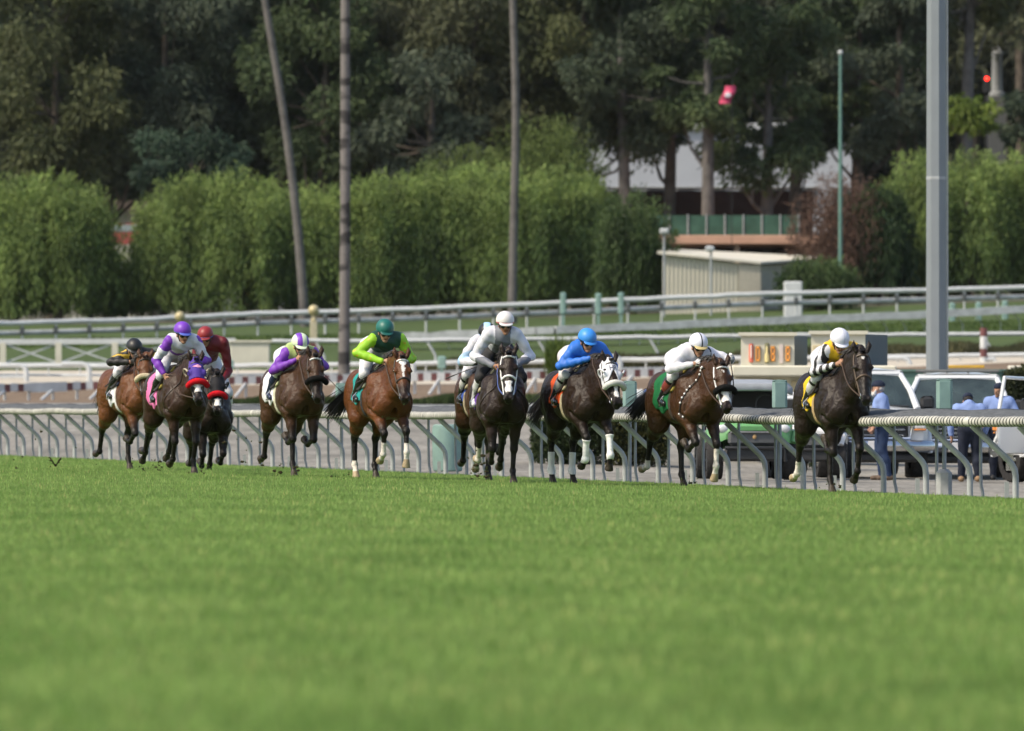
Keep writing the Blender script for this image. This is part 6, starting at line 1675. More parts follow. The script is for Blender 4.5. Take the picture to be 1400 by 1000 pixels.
def build_field():
    blk = (.012, .012, .013)
    # 1 black leader at the right
    rider(1158, 111, 15, dict(PA, RH=(-8, -56, -22, -72)), 2.02, 2.17, (.015, .0095, .0068), 'nearly black racehorse with a small star leading at the right beside the rail', 'jockey in yellow silks with black and white striped sleeves and white cap',
          dict(cloth=('yellow', (.62, .42, .02)), pad=('black', (.02, .02, .02)), girth=('tan', (.35, .25, .12)), bridle=('brown', (.07, .045, .028))),
          dict(silks=[('yellow', (.66, .42, .015)), ('white', WHITE_S), ('black', blk)], body=full(0), sleeve=lambda a, C, s, k: np.where(np.sin(C[:, 0] * 62 + C[:, 1] * 30) > -.1, 1, 2),
               breeches=GREYB, cap=[('white', (.66, .67, .76)), ('line', (.50, .51, .58))], capfn=lambda a, l, u: (np.abs(l - .02) < .004).astype(int), peak=('white', (.66, .67, .74)), boottop=('silver', (.5, .5, .5), 0),
               whip=(-1, (-.62, -.22, -.52), .62), whiplabel='black riding crop pointing down along the yellow saddle cloth'),
          jp=dict(head=(.44, -.05, 2), pitch=28, handL=(.60, .13, 1.62), elbowR=(.26, -.34, 1.60)), socks={'RH': .17}, blaze=[(.10, .15, .020, .008)], turn=-7, poll=(1.06,.04,1.9), head=60, seed=1, hs=1.21)
    # 2 bay with white bridle
    rider(962, 115.6, 20, dict(PA, RF=(38, -70, -120), LF=(34, 2, -22)), 1.85, 2.12, (.046, .021, .009), 'bay racehorse with white bridle and black noseband roll second from the rail', 'jockey in plain white silks and white cap with a black stripe',
          dict(cloth=('green', (.01, .12, .04)), pad=('olive', (.30, .24, .06)), girth=('dark', (.04, .03, .02)), bridle=('white', (.66, .66, .66)), brow=('white', (.66, .66, .66)), roll=('black', (.010, .010, .010)), beads=True, clothbox=(-.42, .14, 1.04)),
          dict(silks=[('white', WHITE_S), ('grey', (.16, .17, .20)), ('black', blk)], body=lambda b, C: np.where(np.abs(C[:, 1] - .9 * (C[:, 0] - .1) + .14) < .016, 2, 0), sleeve=lambda a, C, s, k: np.where(a > .62, 1, 0),
               breeches=WHITEB, boottop=('red', (.20, .04, .03), 0), cap=[('white', (.62, .63, .70)), ('black', blk)], capfn=lambda a, l, u: (np.abs(l) < .008).astype(int), peak=('gold', (.5, .40, .18)), gloves=(.6, .6, .6),
               whip=(-1, (-.66, -.16, -.46), .62), whiplabel='riding crop lying across the dark green saddle cloth'),
          jp=dict(head=(.46, -.02, 2), pitch=18, elbowL=(.46, .42, 1.78), handL=(.74, .30, 1.74)), socks={'LF': .22, 'RH': .10}, blaze=[(.13, .17, .014, .006), (.44, .58, .05, .05)], turn=-8, poll=(1.06,.06,1.9), head=58, seed=2, taildir=(-.6, -.45, -.45), taillen=.7, hs=1.17)
    # 3 white hooded
    rider(812, 116.5, 18, PB, 1.87, 2.16, (.021, .0125, .008), 'dark brown racehorse in a white hood with white leg wraps', 'jockey in bright blue silks with red cuffs and blue cap',
          dict(cloth=('orange', (.62, .09, .02)), pad=('cream', (.45, .40, .26)), girth=('cream', (.42, .37, .24)), roll=('white', (.62, .62, .58)), hood=dict(name='white', col=(.64, .65, .70), v=.15, cups=True, cupcol=(.55, .56, .58), text='HR'),
               wraps={'RF': .27, 'LF': .27, 'RH': .24, 'LH': .24}),
          dict(silks=[('blue', (.02, .14, .55)), ('red', (.62, .08, .03))], body=full(0), sleeve=lambda a, C, s, k: np.where(a > .74, 1, 0), breeches=('offwhite', (.56, .55, .55)), gloves=(.012, .012, .012), cuff=.96,
               cap=[('blue', (.04, .24, .68)), ('black', blk)], capfn=lambda a, l, u: (np.abs(u - .02) < .009).astype(int), peak=('blue', (.03, .20, .60)), boottop=('grey', (.4, .4, .4), 0),
               whip=(-1, (-.72, -.42, -.36), .62), whiplabel='riding crop held back over the white breeches of the blue rider'),
          jp=dict(head=(.44, -.04, 2), pitch=20, yaw=6, handR=(.60, -.05, 1.72), elbowR=(.30, -.36, 1.66)), blaze=[(.42, .60, .024, .03)], turn=-2, poll=(1.06,.05,1.9), roll=-6, head=55, seed=3, taildir=(-.6, -.42, -.6), taillen=.7, hs=1.19)
    # 4 centre
    rider(690, 116.5, 7, PC, 1.95, 2.37, (.019, .011, .0075), 'almost black racehorse with white noseband in the centre of the field', 'jockey in white silks and white cap with a red band',
          dict(cloth=('purple', (.10, .04, .26)), pad=('cream', (.45, .43, .30)), girth=('dark', (.03, .03, .02)), bridle=('white', (.62, .62, .66)), brow=('white', (.6, .6, .64)), breast=True),
          dict(silks=[('white', WHITE_S), ('grey', (.42, .43, .46)), ('charcoal', (.13, .14, .17)), ('black', blk)], body=lambda b, C: np.where(np.abs(C[:, 1]) < .10, 1, 0), sleeve=lambda a, C, s, k: np.where(a > .60, 2, 0),
               breeches=('black', (.02, .02, .022)), cap=[('offwhite', (.60, .58, .58)), ('red', (.42, .04, .05))], capfn=lambda a, l, u: (np.abs(u - .022) < .010).astype(int), peak=('offwhite', (.58, .57, .58)), boot=('white', (.55, .55, .57)), skin=(.30, .16, .10), rein=('blue', (.05, .08, .25))),
          jp=dict(head=(.40, .03, 2), pitch=10, neckdrop=.16, elbowL=(.30, .38, 1.68), elbowR=(.28, -.36, 1.68), handL=(.58, .12, 1.64), handR=(.58, -.12, 1.64)), blaze=[(.44, .60, .04, .045)], socks={'RH': .22}, head=60, seed=4, turn=-8, hs=1.19)
    # 9 hidden behind the centre horse
    rider(672, 121, 9, dict(PA, RF=(-5, -30, -60), LF=(20, -60, -110)), 1.93, 2.27, (.055, .026, .013), 'bay racehorse with pale tack mostly hidden behind the centre horse', 'jockey in a black cap with a pale blue stripe behind the centre rider',
          dict(cloth=('royal', (.05, .10, .38)), pad=('cream', (.45, .43, .30)), bridle=('white', (.62, .62, .66)), brow=('white', (.6, .6, .64)), roll=('white', (.6, .6, .58))),
          dict(silks=[('white', WHITE_S), ('skyblue', (.35, .52, .72)), ('black', blk)], body=lambda b, C: np.where(b < .3, 2, 0), sleeve=lambda a, C, s, k: np.where(np.abs(a - .45) < .06, 1, np.where(a > .72, 2, 0)), breeches=WHITEB,
               cap=[('black', (.02, .02, .025)), ('skyblue', (.38, .60, .85))], capfn=lambda a, l, u: ((np.abs(l) < .045) | (u < .03)).astype(int), peak=('black', blk), boottop=('white', (.6, .6, .6), 0),
               whip=(-1, (-.55, -.72, -.28), .66), whiplabel='riding crop stretched out to the left behind the centre horse'),
          jp=dict(head=(.40, -.03, 2), pitch=22, yaw=-8), head=58, seed=5, socks={'RF': .08}, hs=1.15, turn=-12)
    # 5 green
    rider(536, 121, 17, dict(PB, LF=(52, 12, -8)), 1.90, 2.29, (.095, .033, .010), 'bright bay racehorse with a white star and strip ridden by the green rider', 'jockey in dark green and lime silks with a green cap',
          dict(cloth=('teal', (.02, .26, .25)), pad=('sage', (.22, .24, .18)), girth=('black', (.02, .02, .02)), brow=('white', (.68, .68, .68))),
          dict(silks=[('darkgreen', (.012, .055, .035)), ('lime', (.26, .52, .02)), ('orange', (.55, .28, .03))], body=full(0), sleeve=lambda a, C, s, k: np.where(vnoise(C, 42, 4) > .62, 2, 1), cuff=.96, skin=(.42, .25, .17),
               breeches=WHITEB, cap=[('green', (.01, .12, .10))], capfn=lambda a, l, u: np.zeros(len(a), int), peak=('green', (.008, .09, .075)),
               whip=(-1, (-.70, -.50, -.42), .60), whiplabel='riding crop angled down beside the teal saddle cloth'),
          jp=dict(head=(.42, -.05, 2), pitch=20, hipup=.06, elbowR=(.32, -.42, 1.74), handR=(.56, -.12, 1.66)), socks={'RF': .17, 'LF': .12, 'RH': .05}, blaze=[(.07, .17, .045, .034), (.17, .38, .028, .008)], head=56, seed=6, turn=-9, taildir=(-.55, -.55, -.5), taillen=.75, hs=1.19)
    # 6 purple and pale green
    rider(416, 123, 16, dict(PA, LF=(14, -75, -110), RF=(16, -80, -120)), 1.92, 2.09, (.048, .023, .011), 'brown racehorse with black noseband roll and loose white saddle cloth', 'jockey in pale green silks with purple sleeves and a quartered cap',
          dict(cloth=('white', (.64, .64, .67)), pad=('lime', (.48, .50, .28)), girth=('pale', (.5, .5, .36)), roll=('black', (.010, .010, .010)), brow=('white', (.66, .66, .68)), clothbox=(-.46, .12, 1.06)),
          dict(silks=[('palegreen', (.36, .46, .17)), ('purple', (.15, .03, .36))], body=full(0), sleeve=lambda a, C, s, k: np.where(a > .08, 1, 0), cuff=.95, skin=(.38, .2, .13), breeches=WHITEB,
               cap=[('purple', (.16, .04, .42)), ('palegreen', (.62, .72, .50))], capfn=lambda a, l, u: ((l < -.015) ^ (np.abs(l + .015) > .078) ^ (a < -.02)).astype(int) if False else np.where(u < .035, 1, np.where((l > -.07) & (l < .005), 0, np.where(l > .07, 0, 1))), peak=('palegreen', (.6, .68, .5)), boot=('navy', (.012, .016, .05)),
               whip=(1, (.12, .62, -.62), .74), whiplabel='riding crop pointing down at the right of the brown horse'),
          jp=dict(head=(.46, -.02, 2), pitch=20, elbowR=(.30, -.36, 1.60), handR=(.56, -.10, 1.66)), head=60, seed=7, turn=-8, poll=(1.06,.03,1.9), hs=1.19)
    # 7 purple hood
    rider(256, 125.6, 17, dict(PC, RF=(8, -30, -70), LF=(10, -20, 20)), 1.85, 2.26, (.031, .0155, .0085), 'dark bay racehorse in a purple hood with a red noseband roll', 'jockey in white and purple silks with a purple cap',
          dict(cloth=('pink', (.62, .16, .36)), pad=('olive', (.10, .09, .05)), girth=('dark', (.03, .02, .02)), roll=('red', (.55, .012, .02)), hood=dict(name='purple', col=(.07, .04, .26), v=.0, cups=True, cupcol=(.30, .26, .20), badge=(.75, .32, .50)), breast=True, clothbox=(-.44, .10, 1.04)),
          dict(silks=[('white', WHITE_S), ('purple', (.20, .03, .34))], body=lambda b, C: np.where(np.abs(b - .62) < .09, 1, 0), sleeve=lambda a, C, s, k: np.where((a < .22) | (a > .48), 1, 0), breeches=WHITEB,
               cap=[('purple', (.14, .05, .50)), ('violetblue', (.08, .13, .50))], capfn=lambda a, l, u: (u < .026).astype(int), peak=('violetblue', (.08, .12, .48)),),
          jp=dict(head=(.42, -.02, 2), pitch=12, yaw=8, elbowR=(.24, -.36, 1.66), handR=(.38, -.27, 1.50)), blaze=[(.44, .56, .055, .04)], head=56, seed=8, turn=-8, hs=1.21)
    # 0 red behind
    rider(292, 134.6, 9, dict(PC, LF=(20, -60, -100)), 1.70, 2.30, (.020, .013, .010), 'dark racehorse in a black hood with red roll behind the purple hooded horse', 'jockey in plain red silks with a red cap',
          dict(cloth=('black', (.02, .02, .02)), roll=('red', (.55, .012, .02)), hood=dict(name='black', col=(.012, .012, .015), v=.0, cups=True)),
          dict(silks=[('crimson', (.115, .004, .009))], body=full(0), sleeve=sfull(0), breeches=WHITEB, cap=[('crimson', (.24, .018, .02)), ('blue', (.08, .20, .5))], capfn=lambda a, l, u: (u < .030).astype(int), peak=('crimson', (.22, .02, .022)), skin=(.30, .16, .10), boottop=('white', (.62, .62, .62), 0)),
          jp=dict(head=(.42, -.10, 2), pitch=16, yaw=-14, neckdrop=.11, elbowL=(.30, .27, 1.62), elbowR=(.30, -.27, 1.62)), blaze=[(.46, .58, .05, .04)], head=58, seed=9, turn=-6, hs=1.14)
    # 8 chestnut at the left
    rider(197, 132.8, 21, dict(PA, RF=(28, -62, -105), LF=(-6, -30, -50)), 1.93, 2.07, (.105, .040, .014), 'light bay racehorse with a cream noseband roll at the left end of the field', 'jockey in black silks with yellow sleeve chevrons and a black cap',
          dict(cloth=('white', (.6, .6, .6)), pad=('navy', (.03, .035, .06)), girth=('white', (.6, .6, .58)), roll=('cream', (.55, .47, .32)), clothbox=(-.2, .14, 1.02)),
          dict(silks=[('black', blk), ('gold', (.55, .36, .04))], body=full(0), sleeve=lambda a, C, s, k: np.where((np.abs(a - .33) < .022) | (np.abs(a - .43) < .020), 1, 0), breeches=GREYB, gloves=(.03, .03, .03),
               cap=[('black', (.010, .011, .014)), ('white', (.6, .62, .6))], capfn=lambda a, l, u: (u < .024).astype(int), peak=('black', blk), gstrap=('white', (.6, .6, .6)),
               whip=(-1, (-.62, -.52, -.56), .62), whiplabel='riding crop slanting down at the left of the light bay horse'),
          jp=dict(head=(.44, -.10, 2), pitch=22, neckdrop=.10, hipup=-.07, pelvis=(-.10, 1.8), elbowR=(.34, -.44, 1.74), handR=(.54, -.20, 1.66), elbowL=(.34, .42, 1.74)), head=55, seed=10, turn=-20, poll=(1.06,-.13,1.9), hs=1.15, earpose=(.2, .5))
build_field()

def turf_clods():
    r = np.random.default_rng(31)
    m = mat('clod', (.040, .032, .018), .95, .1, var=.5, scale=30, bump=.6); g = mat('clod_grass', (.05, .085, .02), .9, .1, var=.4, scale=30)
    spots = []
    areas = [((178, 222), (626, 652), 129, 34), ((640, 668), (606, 656), 117, 36), ((372, 416), (634, 657), 122, 20), ((450, 480), (644, 657), 120, 9), ((15, 135), (556, 642), 126, 11), ((300, 360), (570, 640), 122, 12), ((515, 560), (540, 580), 118, 4), ((1120, 1150), (655, 676), 111, 8), ((930, 960), (650, 670), 115, 8), ((240, 290), (635, 650), 126, 10)]
    for (xa, xb), (ya, yb), D, n in areas:
        for i in range(n): spots.append((r.uniform(xa, xb), ya + (yb - ya) * r.uniform(0, 1) ** .6, D + r.uniform(-2, 2), min(.034, .006 + r.exponential(.008))))
    for i, (px, py, D, s) in enumerate(spots):
        p = at(px, py, D); p.z = max(p.z, gz(p.x, p.y) + s)
        mb = MB(); mb.sphere((0, 0, 0), s, 8, sq=(1.2, .8, .7)); v = mb.V[0]; mb.V[0] = v * (1 + .42 * vnoise(v / s, 2.4, i)[:, None])
        for k in range(5):
            d = r.normal(size=3); d /= np.linalg.norm(d); mb.tube([d * s * .6, d * s * 1.9 + np.array([0, 0, .012])], [.004, .001], 4, m=1, cap=False)
        o = mb.build('turf_clod', [m, g], None, True, loc=p); tag(o, 'small dark clod of turf thrown up by the hooves', 'turf clod', 'turf clods in the air')
    # one torn tuft in the air, two leaves of sod spread like a V
    mb = MB()
    for sx in (-1, 1):
        for k in range(9):
            a = np.array([sx * (.008 + .006 * k), r.normal() * .01, -.035 + .009 * k]); b = a + np.array([sx * r.uniform(.02, .055), r.normal() * .015, r.uniform(.01, .05)])
            mb.tube([a, (a + b) / 2 + np.array([0, 0, .012]), b], [.011, .009, .002], 5, m=1 if k % 2 else 0)
    mb.sphere((0, 0, -.035), .022, 8, sq=(1, .8, .9))
    o = mb.build('sod_tuft', [m, g], None, True, loc=at(76, 633, 121)); tag(o, 'v shaped tuft of torn sod in the air at the far left', 'turf clod')
turf_clods()
# ------------------------------------------------------------------ vehicles beside the track
M_CARW = mat('car_white', (.62, .64, .66), .28, .5, coat=.6, var=.04, scale=1.2)
M_GLASS = mat('windscreen', (.030, .044, .044), .05, .7, var=.8, scale=1.3); M_GLASS.node_tree.nodes['Principled BSDF'].inputs['Alpha'].default_value = .93
M_CHROME = mat('chrome', (.55, .56, .58), .18, .5, 1., var=.05)
M_BLACKP = mat('black_plastic', (.022, .023, .025), .5, .4)
M_TYRE = mat('tyre', (.028, .027, .027), .85, .2, var=.3, scale=20, bump=.5, bscale=50)
M_LAMP = mat('lamp_glass', (.55, .57, .58), .08, .7)
def wheel(parent, x, y, r, w, name='wheel', rimcol=M_CHROME, lugs=False):
    wv = empty(name, (x, y, r)); wv.parent = parent
    mb = MB(); pr = [(r * .60, -w / 2), (r * .93, -w / 2), (r, -w * .36), (r, w * .36), (r * .93, w / 2), (r * .60, w / 2)]
    n = 26; V = []
    for q, h in pr:
        for j in range(n):
            a = 2 * math.pi * j / n; rr = q * (1.03 if lugs and j % 2 and q > r * .95 else 1)
            V.append((h, rr * math.cos(a), rr * math.sin(a)))
    F = [(i * n + j, i * n + (j + 1) % n, (i + 1) * n + (j + 1) % n, (i + 1) * n + j) for i in range(len(pr) - 1) for j in range(n)]
    mb.add(V, F).build('tyre', M_TYRE, wv, True)
    mb = MB(); s = 1 if x > 0 else -1
    mb.tube([(-w * .3, 0, 0), (w * .3, 0, 0)], r * .61, 24)
    for k in range(6):
        a = k * math.pi / 3; mb.box((s * w * .40, math.cos(a) * r * .33, math.sin(a) * r * .33), (.04, r * .16 + abs(math.cos(a)) * r * .34, r * .16 + abs(math.sin(a)) * r * .34), bev=.01)
    mb.tube([(s * w * .30, 0, 0), (s * w * .46, 0, 0)], r * .14, 12)
    mb.build('rim', rimcol, wv)
    return wv
def loft(secs, m=0, mb=None, closed=True):
    """rows of points joined to a skin; every row the same length"""
    mb = mb or MB(); n = len(secs[0]); V = [p for s in secs for p in s]
    F = [(i * n + j, i * n + j + 1, (i + 1) * n + j + 1, (i + 1) * n + j) for i in range(len(secs) - 1) for j in range(n - 1)]
    mb.add(V, F, m)
    if closed: mb.add(secs[0], [tuple(range(n))], m); mb.add(secs[-1], [tuple(range(n))], m)
    return mb

def pickup(px, D, yaw, label, rack=False, bars=4, door_open=False, zoff=0.):
    """nose toward -Y, 2.03 m wide, 1.9 m high"""
    X = xat(px, D); root = empty('pickup_truck', (X, D, gz(X, D) + zoff), yaw); tag(root, label, 'pickup', 'white pickups parked by the track')
    W = 1.0
    def ring(y, zb, zt, hw, crown=.04, r=.10):
        return [(-hw, y, zb), (-hw - .01, y, zb + .15), (-hw, y, zt - r), (-hw + r * .4, y, zt - r * .25), (-hw + r * 1.3, y, zt), (-hw * .4, y, zt + crown), (hw * .4, y, zt + crown), (hw - r * 1.3, y, zt), (hw - r * .4, y, zt - r * .25), (hw, y, zt - r), (hw + .01, y, zb + .15), (hw, y, zb)]
    # body shell: nose, bonnet, cab sills, bed
    S = [ring(-.02, .62, 1.02, .86, .01), ring(.04, .52, 1.10, .94, .02), ring(.20, .50, 1.16, .985), ring(.9, .48, 1.21, 1.0, .05), ring(1.45, .46, 1.24, 1.0, .05), ring(1.5, .46, 1.22, 1.0, .0), ring(3.4, .46, 1.22, 1.0, .0), ring(5.55, .48, 1.24, 1.0, .0), ring(5.7, .52, 1.2, .97, .0)]
    loft(S).build('body', M_CARW, root, True)
    def cabring(y, z, hw): return [(-hw, y, z), (hw, y, z)]
    # cab: pillars and roof
    zb, zt = 1.22, 1.86
    c0 = [(-.95, 1.35, zb), (.95, 1.35, zb), (.92, 3.5, zb), (-.92, 3.5, zb)]; c1 = [(-.73, 2.10, zt), (.73, 2.10, zt), (.73, 3.25, zt), (-.73, 3.25, zt)]
    mb = MB()
    for i in range(4):
        j = (i + 1) % 4
        mb.tube([c0[i], ((np.array(c0[i]) + np.array(c1[i])) / 2 + np.array([(.03 if c0[i][0] > 0 else -.03), 0, .02])), c1[i]], [.065, .055, .05], 8)
        mb.tube([c1[i], c1[j]], .07, 8)
    roof = [[(x * .79, y, zt + .05 + .07 * (1 - x * x) * (1 if .0 < k < 3 else .4)) for x in np.linspace(-1, 1, 9)] for k, y in enumerate((2.05, 2.3, 3.0, 3.3))]
    loft(roof, closed=False, mb=mb); mb.build('cab', M_CARW, root, True)
    def quad(a, b, c, d, off, name, m, parent=root, n=6):
        a, b, c, d = map(np.array, (a, b, c, d)); rows = []
        for i in range(n + 1):
            t = i / n; rows.append([tuple((a + (b - a) * s) * (1 - t) + (d + (c - d) * s) * t + np.array(off) * math.sin(math.pi * s)) for s in np.linspace(0, 1, 9)])
        return loft(rows, closed=False).build(name, m, parent, True)
    ws = quad(c0[0], c0[1], c1[1], c1[0], (0, -.06, 0), 'windscreen', M_GLASS)
    quad(c0[1], c0[2], c1[2], c1[1], (.01, 0, 0), 'side_window', M_GLASS); quad(c0[3], c0[0], c1[0], c1[3], (-.01, 0, 0), 'side_window', M_GLASS); quad(c0[2], c0[3], c1[3], c1[2], (0, .01, 0), 'rear_window', M_GLASS)
    # seats glimpsed as dark shapes just in front of the glass line: headrests and dashboard lie behind thin glass, modelled on it
    for x in (-.42, .42):
        st = MB().box((x, 2.55, 1.15), (.52, .20, .75), bev=.09).build('seat', mat('seat_grey', (.05, .052, .055), .8), root, True)
        MB().box((x, 2.52, 1.63), (.28, .12, .20), bev=.05).build('headrest', mat('seat_grey', (.05, .052, .055)), st, True)
    MB().box((0, 1.72, 1.20), (1.7, .5, .16), bev=.06).build('dashboard', M_BLACKP, root, True)
    MB().tube([(.42 + .19 * math.cos(a), 1.98 + .05 * math.sin(a), 1.32 + .18 * math.sin(a)) for a in np.linspace(0, 2 * math.pi, 17)], .02, 6).build('steering_wheel', M_BLACKP, root, True)
    MB().tube([(-.8, 1.40, 1.27), (0, 1.34, 1.29), (.8, 1.40, 1.27)], .022, 6).build('wiper', M_BLACKP, ws, True)
    # grille with chrome bars
    g = MB().box((0, -.045, .90), (1.18, .10, .40), bev=.04).build('grille', M_BLACKP, root)
    for k in range(bars): MB().box((0, -.11, .76 + .30 * k / (bars - 1)), (1.10 - .06 * abs(k - 1.5), .05, .035), bev=.012).build('grille_bar', M_CHROME, g)
    MB().tube([(-.62, -.09, .70), (-.66, -.09, .92), (-.60, -.09, 1.11), (.60, -.09, 1.11), (.66, -.09, .92), (.62, -.09, .70), (-.62, -.09, .70)], .032, 8).build('surround', M_CHROME, g, True)
    for s in (-1, 1):
        h = MB().box((s * .80, -.02, .95), (.26, .16, .22), bev=.05).build('headlight', M_LAMP, root)
        MB().box((s * .80, -.108, .86), (.22, .03, .03), bev=.01).build('indicator', mat('amber_lens', (.6, .22, .05), .3), h)
        MB().box((s * .93, .02, .95), (.10, .14, .14), bev=.03).build('side_lamp', mat('amber_lens', (.6, .22, .05), .3), root)
        mr = MB().box((s * 1.14, 1.45, 1.34), (.26, .12, .24), bev=.05).build('mirror', M_BLACKP, root)
        MB().box((s * 1.0, 1.45, 1.26), (.14, .05, .05)).build('mirror_arm', M_BLACKP, mr)
        MB().tube([(s * 1.0, .55 + .50 * math.cos(a), .42 + .50 * math.sin(a)) for a in np.linspace(.05, math.pi - .05, 14)], .05, 6).build('wheel_arch', M_CARW, root, True)
        MB().box((s * 1.015, 2.5, .98), (.02, .18, .05), bev=.01).build('door_handle', M_CHROME, root)
        MB().box((s * 1.006, 3.0, .80), (.008, .012, .66)).build('door_seam', M_BLACKP, root)
    b = MB(); b.tube([(-1.0, .12, .56), (-.86, -.10, .56), (-.5, -.20, .57), (.5, -.20, .57), (.86, -.10, .56), (1.0, .12, .56)], .115, 10); b.build('bumper', M_CHROME, root, True)
    MB().box((0, -.10, .36), (1.55, .2, .17), bev=.05).build('valance', M_BLACKP, root)
    MB().box((0, -.325, .58), (.32, .015, .16), bev=.01).build('number_plate', mat('plate_white', (.6, .6, .62), .5), root)
    for s in (-1, 1):
        wheel(root, s * .84, .55, .40, .27); wheel(root, s * .84, 4.4, .40, .27)
    MB().box((0, 2.4, .42), (1.5, 3.8, .2)).build('chassis', M_BLACKP, root)
    if rack:
        r = MB()
        for y in (2.15, 2.7, 3.2):
            r.tube([(-.78, y, zt + .13), (.78, y, zt + .13)], .03, 6)
            for x in (-.62, -.2, .2, .62): r.tube([(x, y, zt + .04), (x, y, zt + .13)], .022, 6)
        r.build('roof_rack', mat('rack_grey', (.10, .105, .105), .6), root)
    if door_open:
        hy = 1.5; dr = empty('door', (1.0 * door_open, hy, 0), -door_open * math.radians(62)); dr.parent = root
        MB().box((.01, .62, .86), (.06, 1.2, .72), bev=.025).build('panel', M_CARW, dr)
        MB().tube([(0, .0, 1.2), (-.06 * door_open, .42, 1.80), (-.08 * door_open, 1.15, 1.82), (0, 1.22, 1.2)], .035, 8).build('window_frame', M_CARW, dr, True)
    return root
pickup(1196, 152, math.radians(5), 'white pickup with a chrome grille behind the man in the navy cap', bars=4)
pickup(1309, 158, math.radians(-3), 'white pickup with a roof rack behind the bending man', rack=True, bars=5)
pickup(1424, 149, math.radians(207), 'white pickup with its door open at the right edge', door_open=1)

def buggy(px, D, yaw, col, name, label, roof=True, sc=1.0):
    X = xat(px, D); root = empty('utility_cart', (X, D, gz(X, D)), yaw, sc); tag(root, label, 'utility cart')
    m = mat('cart_' + name, col, .4, .5, coat=.2, var=.08)
    S = []
    for y, zb, zt, hw in ((0, .66, .84, .46), (.06, .60, .90, .58), (.30, .58, 1.00, .66), (.75, .58, 1.08, .66), (.95, .5, 1.08, .66)):
        S.append([(-hw, y, zb), (-hw, y, zt - .10), (-hw + .10, y, zt - .01), (-hw * .5, y, zt + .03), (hw * .5, y, zt + .03), (hw - .10, y, zt - .01), (hw, y, zt - .10), (hw, y, zb)])
    loft(S).build('bonnet', m, root, True)
    g = MB().box((0, -.02, .68), (.86, .10, .24), bev=.05).build('grille', mat('cart_grey', (.075, .08, .085), .6), root)
    MB().box((0, -.08, .77), (.80, .06, .035), bev=.015).build('grille_lip', mat('cart_grey2', (.12, .125, .13), .6), g)
    MB().sphere((0, -.08, .70), .035, 8, sq=(1, .4, 1.2)).build('badge', mat('badge_tan', (.45, .28, .12), .5), g, True)
    MB().box((0, -.06, .42), (.92, .12, .24), bev=.04).build('bumper', M_BLACKP, root)
    MB().tube([(-.5, -.12, .30), (-.48, -.14, .52), (.48, -.14, .52), (.5, -.12, .30)], .03, 8).build('bull_bar', M_BLACKP, root, True)
    for s in (-1, 1):
        h = MB().sphere((s * .50, .05, .83), .085, 12, sq=(1.15, .6, .85)).build('headlight', M_LAMP, root, True)
        wheel(root, s * .62, .42, .32, .26, rimcol=M_BLACKP, lugs=True); wheel(root, s * .62, 2.2, .32, .26, rimcol=M_BLACKP, lugs=True)
        MB().tube([(s * .66, .20, .60), (s * .70, .30, .76), (s * .70, .55, .78), (s * .68, .85, .60)], .05, 6).build('fender', m, root, True)
    MB().box((0, 1.8, .62), (1.3, 1.7, .25), bev=.04).build('tray', M_BLACKP, root)
    MB().box((0, 1.5, .95), (1.15, .45, .18), bev=.05).build('seat', M_BLACKP, root); MB().box((0, 1.75, 1.22), (1.15, .14, .5), bev=.05).build('backrest', M_BLACKP, root)
    MB().tube([(.30 + .17 * math.cos(a), 1.05 + .06 * math.sin(a), 1.22 + .17 * math.sin(a)) for a in np.linspace(0, 2 * math.pi, 17)], .016, 6).build('steering_wheel', M_BLACKP, root, True)
    MB().box((0, .98, 1.08), (1.2, .18, .10), bev=.03).build('dashboard', M_BLACKP, root)
    if roof:
        for s in (-1, 1):
            MB().tube([(s * .62, .85, 1.0), (s * .56, 1.05, 1.50), (s * .56, 2.0, 1.52), (s * .62, 2.1, .8)], .03, 8).build('roll_bar', M_BLACKP, root, True)
        rows = [[(x * .72, y, z + .07 * (1 - x ** 4)) for x in np.linspace(-1, 1, 11)] for y, z in ((.80, 1.40), (.86, 1.50), (1.5, 1.57), (2.1, 1.53), (2.18, 1.42))]
        mb = loft(rows, closed=False); c = mb.build('canopy', mat('canopy_grey', (.27, .29, .32), .6, .3), root, True)
        md = c.modifiers.new('thick', 'SOLIDIFY'); md.thickness = .05
        MB().box((-.22, 1.9, 1.22), (.72, .03, .46)).build('rear_panel', mat('cart_screen', (.15, .17, .17), .3, .5), root)
        MB().box((.02, 1.86, 1.27), (.12, .03, .26)).build('notice', mat('notice_white', (.58, .58, .58), .6), root)
        MB().box((.40, 1.95, 1.22), (.09, .06, .8), bev=.02).build('flag_orange', mat('flag_orange', (.62, .16, .05), .7), root)
    else:
        MB().tube([(-.55, .95, 1.05), (-.5, 1.0, 1.45), (.5, 1.0, 1.45), (.55, .95, 1.05)], .03, 8).build('roll_bar', M_CARW, root, True)
        MB().box((0, 1.75, 1.36), (1.2, .12, .40), bev=.05).build('back_cushion', M_CARW, root)
    return root
buggy(1031, 139, math.radians(4), (.115, .30, .11), 'green', 'green utility cart with a grey canopy behind the running rail')
buggy(1099, 146, math.radians(-6), (.60, .61, .61), 'white', 'small white utility cart half hidden behind the black leading horse', roof=False, sc=.95)

